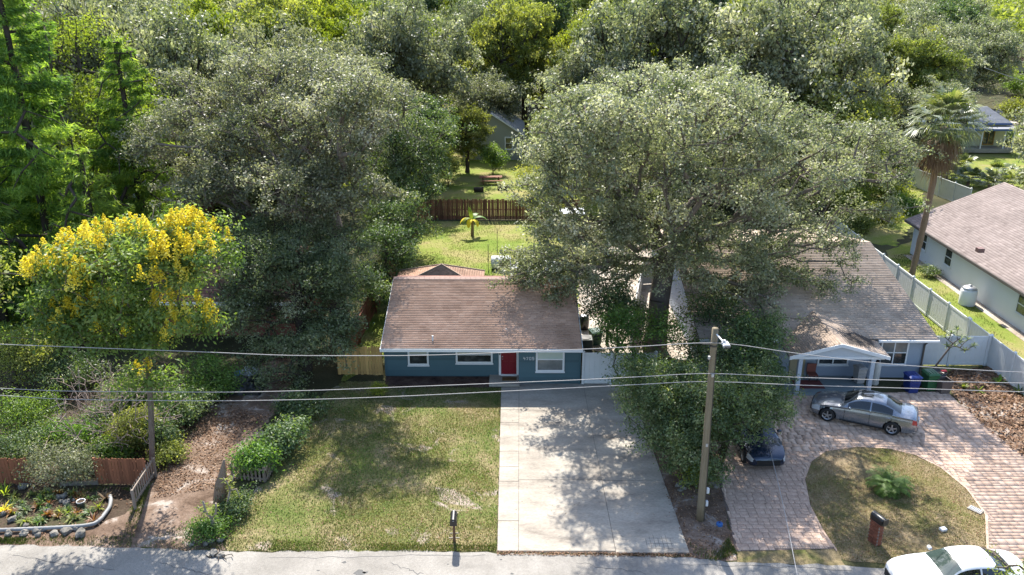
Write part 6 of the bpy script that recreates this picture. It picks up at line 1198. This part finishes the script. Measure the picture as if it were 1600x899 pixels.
cable("lowest overhead cable crossing above the front lawn's top edge", [(-250, 607), (0, 618), (120, 624.5), (330, 626.5), (480, 624.5), (600, 620.5), (780, 612), (900, 606), (1000, 601), (1105, 596.5), (1250, 602), (1400, 606.5), (1600, 612.5), (1850, 618)], PY + 0.16)
cable("thin pale service cable dropping steeply across the dark blue car's hood towards the street", [(1189, 655), (1206, 715), (1226, 800), (1247, 905)], [35, 31.5, 27, 23.5], 0.016)
cable("distant power line over the trees at upper right", [(1370, 35), (1480, 52), (1560, 66), (1680, 80)], 170, 0.09)
cable("lower distant power line beside the far brown roof", [(1538, 106), (1575, 119), (1640, 140)], 120, 0.05)
m0 = at(710, 847); mx_ = thing("mailbox", m0, "black mailbox on a brown wooden post at the front lawn's street edge", "mailbox", rz=0.03)
mb = MB(); mb.bbox((0, 0, 0.5), (0.1, 0.1, 1.0), 0.01); mb.obj("post", mat("brown_post", [(0.12, 0.06, 0.035), (0.2, 0.105, 0.06)], stretch=(5, 5, .6)), mx_)
def mailbox_shell(w, h, L, n=10):
    mb = MB(); pr = [(-w / 2, 0), (w / 2, 0), (w / 2, h - w / 2)] + [(w / 2 * math.cos(a), h - w / 2 + w / 2 * math.sin(a)) for a in np.linspace(0, math.pi, n)][1:] + []
    m = len(pr); mb.add([(x, -L / 2, z) for x, z in pr] + [(x, L / 2, z) for x, z in pr], [tuple(range(m))[::-1], tuple(range(m, 2 * m))] + [(k, (k + 1) % m, m + (k + 1) % m, m + k) for k in range(m)]); return mb
o = mailbox_shell(0.26, 0.30, 0.56).obj("box", BLACK, mx_, loc=(0, -0.06, 1.0)); mb = mailbox_shell(0.27, 0.31, 0.025); dr_ = mb.obj("door", BLACK, mx_, loc=(0, -0.355, 0.996)); mb = MB(); mb.box((0, -0.03, 0.24), (0.05, 0.03, 0.02)); mb.obj("latch", STEEL, dr_)
mb = MB(); mb.box((0.15, 0.05, 0.2), (0.015, 0.04, 0.2)); mb.obj("flag", BLACK, mx_, loc=(0, 0, 1.0))
mb = MB(); mb.box((0, -0.02, 0.2), (0.42, 0.03, 0.03)); mb.box((0, -0.02, 0.42), (0.34, 0.025, 0.025)); mb.obj("cross_bar", DARKMETAL, mx_)
q0 = at(1366, 848); bm_ = thing("brick_mailbox", q0, "leaning red brick mailbox pier with a black mailbox on top, on the grass island", "mailbox", rz=0.42); bm_.rotation_euler = (0.02, -0.05, 0.42)
bw_, bd_, bh_ = 0.215, 0.10, 0.065; mb = MB(); mb.box((0, 0, 0.47), (0.24, 0.46, 0.94)); core = mb.obj("pier_core", MORTAR, bm_)
bms = MB(); bms.bbox((0, 0, 0), (0.2, 0.1, 0.062), 0.006); bmesh_ = bms.mesh("brick", BRICK)
for c in range(13):
    z = 0.04 + c * 0.073; off = 0.055 if c % 2 else -0.055
    for sx in (-1, 1):
        for j in range(2): link("brick", bmesh_, bm_, (sx * 0.095, -0.106 + j * 0.212 + off * 0.3, z), (0, 0, math.pi / 2 + random.uniform(-.02, .02)))
    for sy in (-1, 1):
        for j in (0,): link("brick", bmesh_, bm_, (off * 0.2, sy * 0.19, z), (0, 0, random.uniform(-.02, .02)))
mb = MB(); mb.bbox((0, 0, 1.0), (0.32, 0.52, 0.06), 0.015); mb.obj("cap", BRICK, bm_); mailbox_shell(0.26, 0.30, 0.58).obj("box", BLACK, bm_, loc=(0, -0.03, 1.03)); mb = MB(); mb.box((0, -0.37, 1.2), (0.26, 0.02, 0.26)); mb.obj("door", DARKMETAL, bm_)

# ---------------------------------------------------------------- bins, porch and yard things
def cart(label, p, rz, m, h=1.05, w=0.62, d=0.7, name="wheeled_bin", lidm=None):
    c = thing(name, p, label, "bin", None, rz); lidm = lidm or m; mb = MB(); a, b = 0.78, 1.0
    lo = [(-w / 2 * a, -d / 2 * a, .05), (w / 2 * a, -d / 2 * a, .05), (w / 2 * a, d / 2 * a, .05), (-w / 2 * a, d / 2 * a, .05)]; hi = [(-w / 2, -d / 2, h * .9), (w / 2, -d / 2, h * .9), (w / 2, d / 2, h * .9), (-w / 2, d / 2, h * .9)]
    mb.add(lo + hi, [(0, 1, 2, 3), (4, 5, 6, 7), (0, 1, 5, 4), (1, 2, 6, 5), (2, 3, 7, 6), (3, 0, 4, 7)]); mb.bbox((0, 0, h * .885), (w + .06, d + .06, .06), .015); mb.bbox((0, -d / 2 * .9 - .01, h * .45), (w * .5, .05, .05), .01); mb.bbox((0, -d / 2 * .95 - .01, h * .66), (w * .6, .04, .04), .01); mb.obj("body", m, c)
    mb = MB(); mb.add([(-w / 2 - .03, -d / 2 - .05, h * .92), (w / 2 + .03, -d / 2 - .05, h * .92), (w / 2 + .03, d / 2 + .03, h * .93), (-w / 2 - .03, d / 2 + .03, h * .93), (-w / 2 + .06, -d / 2 + .05, h * .98), (w / 2 - .06, -d / 2 + .05, h * .98), (w / 2 - .06, d / 2 - .04, h * 1.0), (-w / 2 + .06, d / 2 - .04, h * 1.0)], [(4, 5, 6, 7), (0, 1, 5, 4), (1, 2, 6, 5), (2, 3, 7, 6), (3, 0, 4, 7), (0, 3, 2, 1)])
    for k in (-1, 0, 1): mb.box((k * w * .26, 0, h * .995), (w * .08, d * .66, .02))
    mb.obj("lid", lidm, c); mb = MB(); mb.tube([(-w / 2 * .7, d / 2 + .07, h * .9), (w / 2 * .7, d / 2 + .07, h * .9)], .018, 6); mb.obj("handle", m, c)
    for sg in (-1, 1): mb = MB(); mb.tube([(sg * w * .38, d / 2 * .9, .12), (sg * w * .45, d / 2 * .9, .12)], .12, 12); mb.obj("wheel", RUBBER, c)
    return c
BINBLUE = mat("blue_plastic", [(0.012, 0.03, 0.16), (0.02, 0.045, 0.21)], rough=0.3, spec=0.5); BINGREEN = mat("green_plastic", [(0.03, 0.11, 0.045), (0.05, 0.15, 0.065)], rough=0.4); BEIGE = mat("beige_plastic", [(0.38, 0.36, 0.34), (0.47, 0.45, 0.43)], rough=0.5); BROWNP = mat("brown_plastic", [(0.11, 0.085, 0.075), (0.18, 0.14, 0.125)], rough=0.6)
cart("glossy blue wheeled bin, first of the bins right of the silver car", at(1422, 612), 0.1, BINBLUE); cart("green wheeled bin between the blue bin and the brown planter", at(1450, 608), 0.12, BINGREEN)
cart("pale beige wheeled bin standing on the grey house's porch", at(1341, 598, 0.11), 0.15, BEIGE, h=1.0, w=0.5, d=0.55)
o = thing("planter", at(1472, 613), "square brown planter at the right end of the row of bins", "planter", rz=0.15); mb = MB(); mb.add([(-.24, -.24, 0), (.24, -.24, 0), (.24, .24, 0), (-.24, .24, 0), (-.32, -.32, .72), (.32, -.32, .72), (.32, .32, .72), (-.32, .32, .72)], [(0, 1, 2, 3), (0, 1, 5, 4), (1, 2, 6, 5), (2, 3, 7, 6), (3, 0, 4, 7)]); mb.obj("body", BROWNP, o); mb = MB(); mb.box((0, 0, .6), (.58, .58, .04)); mb.obj("soil", G_BED, o)
mb = MB(); [mb.box((sx * .31, 0, .72), (.05, .68, .06)) for sx in (-1, 1)]; [mb.box((0, sy * .31, .721), (.57, .05, .06)) for sy in (-1, 1)]; mb.obj("rim", BROWNP, o)
o = thing("tub", at(1466, 596), "black round tub with a red cloth behind the brown planter", "tub"); mb = MB(); mb.lathe([(0, 0), (.3, 0), (.36, .6), (.33, .6), (.28, .5), (0, .5)], n=16); mb.obj("body", BLACK, o, True); mb = MB(); mb.bbox((.2, 0, .62), (.3, .24, .06), .025); mb.obj("cloth", RED, o)
o = thing("water_softener", at(1366, 600), "tall slim white cylinder tank beside the right porch post", "tank"); mb = MB(); mb.lathe([(0, 0), (.2, 0), (.21, .04), (.21, 1.15), (.17, 1.25), (0, 1.3)], n=18); mb.obj("body", mat("cream_tank", [(0.5, 0.49, 0.45), (0.6, 0.59, 0.55)], rough=.4), o, True); mb = MB(); mb.lathe([(0, 1.28), (.09, 1.28), (.09, 1.4), (0, 1.42)], n=10); mb.obj("valve_head", BLACK, o)
o = thing("porch_chair", at(1268, 594, .11), "low reddish chair on the porch rug", "chair"); mb = MB(); mb.bbox((0, 0, .36), (.5, .5, .06), .015); mb.obj("seat", REDWALL, o); mb = MB(); mb.bbox((0, .24, .62), (.5, .05, .5), .015); mb.obj("backrest", REDWALL, o)
for sx in (-1, 1):
    for sy in (-1, 1): mb = MB(); mb.box((sx * .21, sy * .21, .17), (.045, .045, .34)); mb.obj("leg", DARKMETAL, o)
def rock(p, s, label, group, seed, sq=0.7, name="rock"):
    r = random.Random(seed); bm = bmesh.new(); bmesh.ops.create_icosphere(bm, subdivisions=2, radius=s); ph = [r.random() * 6 for _ in range(6)]
    for v in bm.verts:
        d = v.co.normalized(); f = 1 + .22 * math.sin(d.x * 3 + ph[0]) * math.cos(d.y * 4 + ph[1]) + .12 * math.sin(d.z * 7 + ph[2] + d.x * 5) + r.uniform(-.06, .06); v.co = Vector((v.co.x * f * (1 + .3 * math.sin(ph[3])), v.co.y * f, v.co.z * f * sq))
    me = bpy.data.meshes.new(name); bm.to_mesh(me); bm.free(); me.materials.append(STONE); o = link(name, me, None, (p.x, p.y, s * sq * .6), (0, 0, ph[4])); return tag(o, label, "rock", group)
RK = [(14, 836, .26), (38, 836, .24), (57, 832, .22), (66, 830, .2), (85, 836, .22), (104, 832, .25), (127, 837, .33), (60, 838, .18), (118, 828, .2)]
for i, (x, y, s) in enumerate(RK): rock(at(x, y), s * .75, "pale rough stone in the row between the white border pipe and the street", "stones along the street side of the border pipe", 700 + i)
for i, (x, y, s) in enumerate([(20, 814, .24), (40, 822, .14), (92, 778, .17), (101, 776, .17), (104, 787, .2), (116, 783, .16), (126, 786, .22), (37, 763, .28), (30, 806, .16), (75, 800, .18), (96, 785, .14), (5, 805, .2)]): rock(at(x, y), s * .75, "grey stone lying among the plants inside the rock garden", "stones inside the rock garden", 720 + i)
for i, (x, y, s) in enumerate([(1060, 760, .13), (1066, 755, .12), (1068, 764, .12), (1074, 758, .14), (1063, 767, .1), (1118, 762, .12), (1128, 752, .11)]): rock(at(x, y), s, "small pale stone at the foot of the roadside tree beside the driveway", "stones round the roadside tree", 740 + i)
for i, (x, y, s) in enumerate([(300, 852, .12), (335, 866, .16), (345, 870, .12), (328, 847, .16), (322, 851, .17), (345, 846, .15)]): rock(at(x, y), s, "dark stone by the pruned stump at the street edge", "stones by the pruned stump", 760 + i)
pts = [at(x, y, .12) for x, y in ((-60, 830), (0, 828.5), (60, 826), (110, 823.5), (128, 822), (148, 818), (160, 808), (169, 796), (173, 784), (172, 775))]; f = [curve([(i, q[k]) for i, q in enumerate(pts)]) for k in range(3)]
mb = MB(); Q = [Vector([float(f[k](t)) for k in range(3)]) for t in np.linspace(0, len(pts) - 1, 120)]; mb.tube(Q, [0.075 + 0.008 * (i % 2) for i in range(120)], 8)
tag(mb.obj("border_pipe", mat("weathered_pipe", [(0.14, 0.145, 0.15), (0.40, 0.40, 0.40)], scale=1.2, rough=.6), None, True), "white weathered pipe edging the rock garden, curving up at its right end", "edging")
pn = MB(); a, b = at(95, 760), at(154, 758); pn.box((0, 0, .12), ((b - a).length, .05, .2)); o = pn.obj("edging_board", WOOD_G); o.location = (a + b) / 2; o.rotation_euler = (0, 0, math.atan2((b - a).y, (b - a).x)); tag(o, "low weathered board on the ground between the two red cedar fence panels", "board")
def pot(p, s, label, m=BLACK): 
    o = thing("flower_pot", p, label, "pot"); mb = MB(); mb.lathe([(0, 0), (s * .75, 0), (s, s * 1.5), (s * 1.08, s * 1.5), (s * 1.08, s * 1.7), (s * .9, s * 1.7), (s * .88, s * 1.5), (0, s * 1.45)], n=14); mb.obj("body", m, o, True); mb = MB(); mb.lathe([(0, s * 1.52), (s * .88, s * 1.53), (0, s * 1.56)], n=12); mb.obj("soil", G_BED, o); return o
pot(at(274, 706), .17, "black plastic pot at the edge of the dirt drive"); pot(at(255, 696), .2, "black pot holding the yellow plant by the tree trunk"); pot(at(128, 792), .17, "grey pot among the stones of the rock garden", STEEL)
dt = thing("dead_trunk", at(342, 792), "shaggy brown dead trunk leaning upright at the right side of the dirt drive", "tree stump"); mb = MB(); tp = atY(350, 718, at(342, 792).y + .3) - at(342, 792); mb.tube([tp * f for f in (0, .25, .5, .7, .85, 1)], [.2, .27, .25, .15, .09, .05], 12); mb.obj("trunk", PALMBARK, dt, True); r = random.Random(4); B = []
for k in range(170):
    f = r.uniform(.05, .7); a = r.random() * 6.28; c = np.array(tp) * f; d = np.array([math.cos(a), math.sin(a), 0]); rr3 = .24 if f < .55 else .15; B.append((c + d * rr3, c + d * (rr3 + .05) - np.array([0, 0, .1]), c + d * (rr3 + .03) - np.array([0, 0, .28]), .03, np.array([-d[1], d[0], 0]), r.random()))
blade_mesh("fibre", B, L_DEAD, dt)
# behind the blue house
tk = thing("rain_tank", at(783, 420), "white plastic tank lying on the lawn behind the blue house's ridge", "tank"); mb = MB(); mb.tube([(-.75, 0, .5), (-.7, 0, .5), (.7, 0, .5), (.75, 0, .5)], [.38, .5, .5, .38], 18); mb.obj("body", WHITE, tk, True); mb = MB(); mb.bbox((.25, -.56, .42), (.75, .06, .8), .02); mb.obj("panel", DARKMETAL, tk); mb = MB(); [mb.box((x, 0, .06), (.12, .8, .12)) for x in (-.5, .5)]; mb.obj("cradle", WOOD_G, tk)
for (x, y0, y1, lab) in ((763, 425, 382, "thin dark stake standing left of the white tank"), (777, 402, 357, "taller thin dark stake behind the white tank"), (784, 402, 390, "shortest thin stake just behind the white tank")):
    p = at(x, y0); q = atY(x, y1, p.y); mb = MB(); mb.tube([(0, 0, 0), (0, 0, q.z)], .025, 6); o = mb.obj("garden_stake", DARKMETAL); o.location = p; tag(o, lab, "stake")
def heap(name, label, cat, p, sx, sy, sz, m, seed, sub=4):
    r = random.Random(seed); bm = bmesh.new(); bmesh.ops.create_grid(bm, x_segments=26, y_segments=26, size=1); ph = [r.random() * 6 for _ in range(8)]
    for v in bm.verts:
        x, y = v.co.x, v.co.y; e = max(0, 1 - max(abs(x), abs(y)) ** 4); z = e * (.62 + .2 * math.sin(3.1 * x + ph[0]) * math.cos(2.7 * y + ph[1]) + .1 * math.sin(8 * x + 5 * y + ph[2]) + .06 * math.sin(17 * x - 9 * y + ph[3]) + .05 * math.sin(21 * y + ph[4])); v.co = Vector((x * sx, y * sy, max(.01, z * sz)))
    me = bpy.data.meshes.new(name); bm.to_mesh(me); bm.free(); me.materials.append(m); me.shade_smooth(); return tag(link(name, me, None, p), label, cat)
TARP = mat("pale_blue_tarp", [(0.48, 0.51, 0.56), (0.68, 0.70, 0.74)], scale=1.5, rough=.5)
heap("tarp_heap", "pale blue-white tarpaulin over a heap behind the right end of the blue house's roof", "tarpaulin", at(838, 428), 1.9, 1.6, 1.1, TARP, 1)
heap("black_sheet_heap", "black plastic covered pile in the shade at the back of the dirt drive", "tarpaulin", at(382, 606), 1.1, .9, .8, BLACK, 2)
heap("grey_sheet_heap", "pale grey sheet lying on the dark pile in the shade", "tarpaulin", at(392, 592), .6, .5, .9, STEEL, 3)
o = thing("bucket", at(373, 592), "small blue bucket beside the black covered pile", "bucket"); mb = MB(); mb.lathe([(0, 0), (.16, 0), (.2, .42), (.18, .42), (.15, .05), (0, .05)], n=14); mb.obj("body", mat("sky_blue_plastic", [(0.1, 0.25, 0.42), (0.14, 0.32, 0.5)], rough=.4), o, True)
def table(name, label, p, L, Wd, h, m, rz=0.0, bench=False, cat="table"):
    t = thing(name, p, label, cat, None, rz); n = 5
    for k in range(n): mb = MB(); mb.bbox((0, -Wd / 2 + (k + .5) * Wd / n, h), (L, Wd / n - .012, .04), .006); mb.obj("plank", m, t)
    for sx in (-1, 1):
        mb = MB(); [mb.tube([(sx * L * .35, sy * .62, 0), (sx * L * .35, sy * .2, h - .02)], .05, 5) for sy in (-1, 1)]; mb.box((sx * L * .35, 0, h * .55), (.06, 1.5 if bench else Wd, .08)); mb.obj("leg_frame", m, t)
    if bench:
        for sy in (-1, 1): mb = MB(); mb.bbox((0, sy * .72, h * .6), (L, .26, .04), .008); mb.obj("bench", m, t)
    return t
table("picnic_table", "dark wooden picnic table with benches on the lawn beyond the back fence", at(767, 287), 2.4, .8, .76, WOOD_D, .1, True)
table("potting_table", "pale table under the giant oak's left edge, behind the blue house", at(884, 372), 1.8, .8, .8, WHITE, .05)
for i, (x, y, lab) in enumerate(((748, 300, "dark log seat left of the picnic table"), (785, 297, "dark log seat in front of the picnic table's right end"))):
    o = thing("log_seat", at(x, y), lab, "log"); mb = MB(); mb.tube([(-.5, 0, .25), (.5, .05, .25)], .25, 10); mb.obj("log", BARK_D, o, True); mb = MB(); [mb.box((k, 0, .06), (.12, .5, .12)) for k in (-.3, .3)]; mb.obj("chock", BARK_D, o)
sf = thing("shade_frame", at(893, 372), "dark framed shelter with pale flat top behind the giant oak's left branches", "shelter"); 
for sx in (-1, 1):
    for sy in (-1, 1): mb = MB(); mb.box((sx * .9, sy * .8 + .3, 1.1), (.09, .09, 2.2)); mb.obj("post", WOOD_D, sf)
mb = MB(); mb.bbox((0, .3, 2.24), (2.1, 1.9, .07), .01); mb.obj("top", TARP, sf); mb = MB(); mb.box((.05, 1.05, 1.1), (1.6, .04, 2.0)); mb.obj("back_panel", bpy.data.materials["tar"], sf)
o = thing("barrel", at(912, 514), "black barrel standing beside the right end of the blue house", "barrel"); mb = MB(); mb.lathe([(0, 0), (.28, 0), (.32, .2), (.33, .45), (.32, .7), (.28, .88), (0, .88)], n=16); mb.obj("body", BLACK, o, True); mb = MB(); mb.lathe([(0, .88), (.22, .885), (.2, .92), (0, .95)], n=12); mb.obj("lid", STEEL, o)
cart("dark green bin behind the white gate at the blue house's side", at(930, 538), .3, mat("bottle_green_plastic", [(0.02, 0.06, 0.045), (0.03, 0.085, 0.06)], rough=.5), h=.95)
o = thing("ac_unit", at(914, 548), "grey air conditioner box against the blue house's right side", "air conditioner"); mb = MB(); mb.bbox((0, 0, .42), (.8, .8, .84), .03); mb.obj("case", mat("grey_case", [(0.10, 0.11, 0.10), (0.15, 0.16, 0.15)], rough=.6), o); mb = MB(); mb.lathe([(0, .84), (.33, .845), (.33, .87), (0, .88)], n=18); mb.obj("fan_guard", DARKMETAL, o)
o = thing("valve_cover", at(1124, 821), "small blue round valve cover in the dirt beside the utility pole", "valve cover"); mb = MB(); mb.lathe([(0, 0), (.13, 0), (.13, .1), (.1, .12), (0, .13)], n=14); mb.obj("cap", mat("utility_blue", [(0.03, 0.12, 0.36), (0.05, 0.16, 0.42)], rough=.5), o); mb = MB(); mb.lathe([(0, .125), (.04, .13), (.03, .16), (0, .165)], n=8); mb.obj("knob", BINBLUE, o)
tv, tf = grow([(0, 0, .02), (.2, .05, .06), (.5, .0, .08)], [(.8, .1, .1), (.7, -.2, .06), (.3, .3, .1), (-.2, .1, .05), (.9, -.05, .12), (.4, -.25, .08)], .012, .03, 3, seg=.15, start=0); o = link("broken_branch", np_mesh("broken_branch", tv, tf, BARK_D), None, at(328, 872)); tag(o, "dark broken branch lying on the road's edge by the pruned stump", "branch")
# drop any tree kind that was never placed
for (_, _, _, ps) in KINDS:
    for p in ps:
        if p.name not in first_use:
            for c in list(p.children): bpy.data.objects.remove(c)
            bpy.data.objects.remove(p)
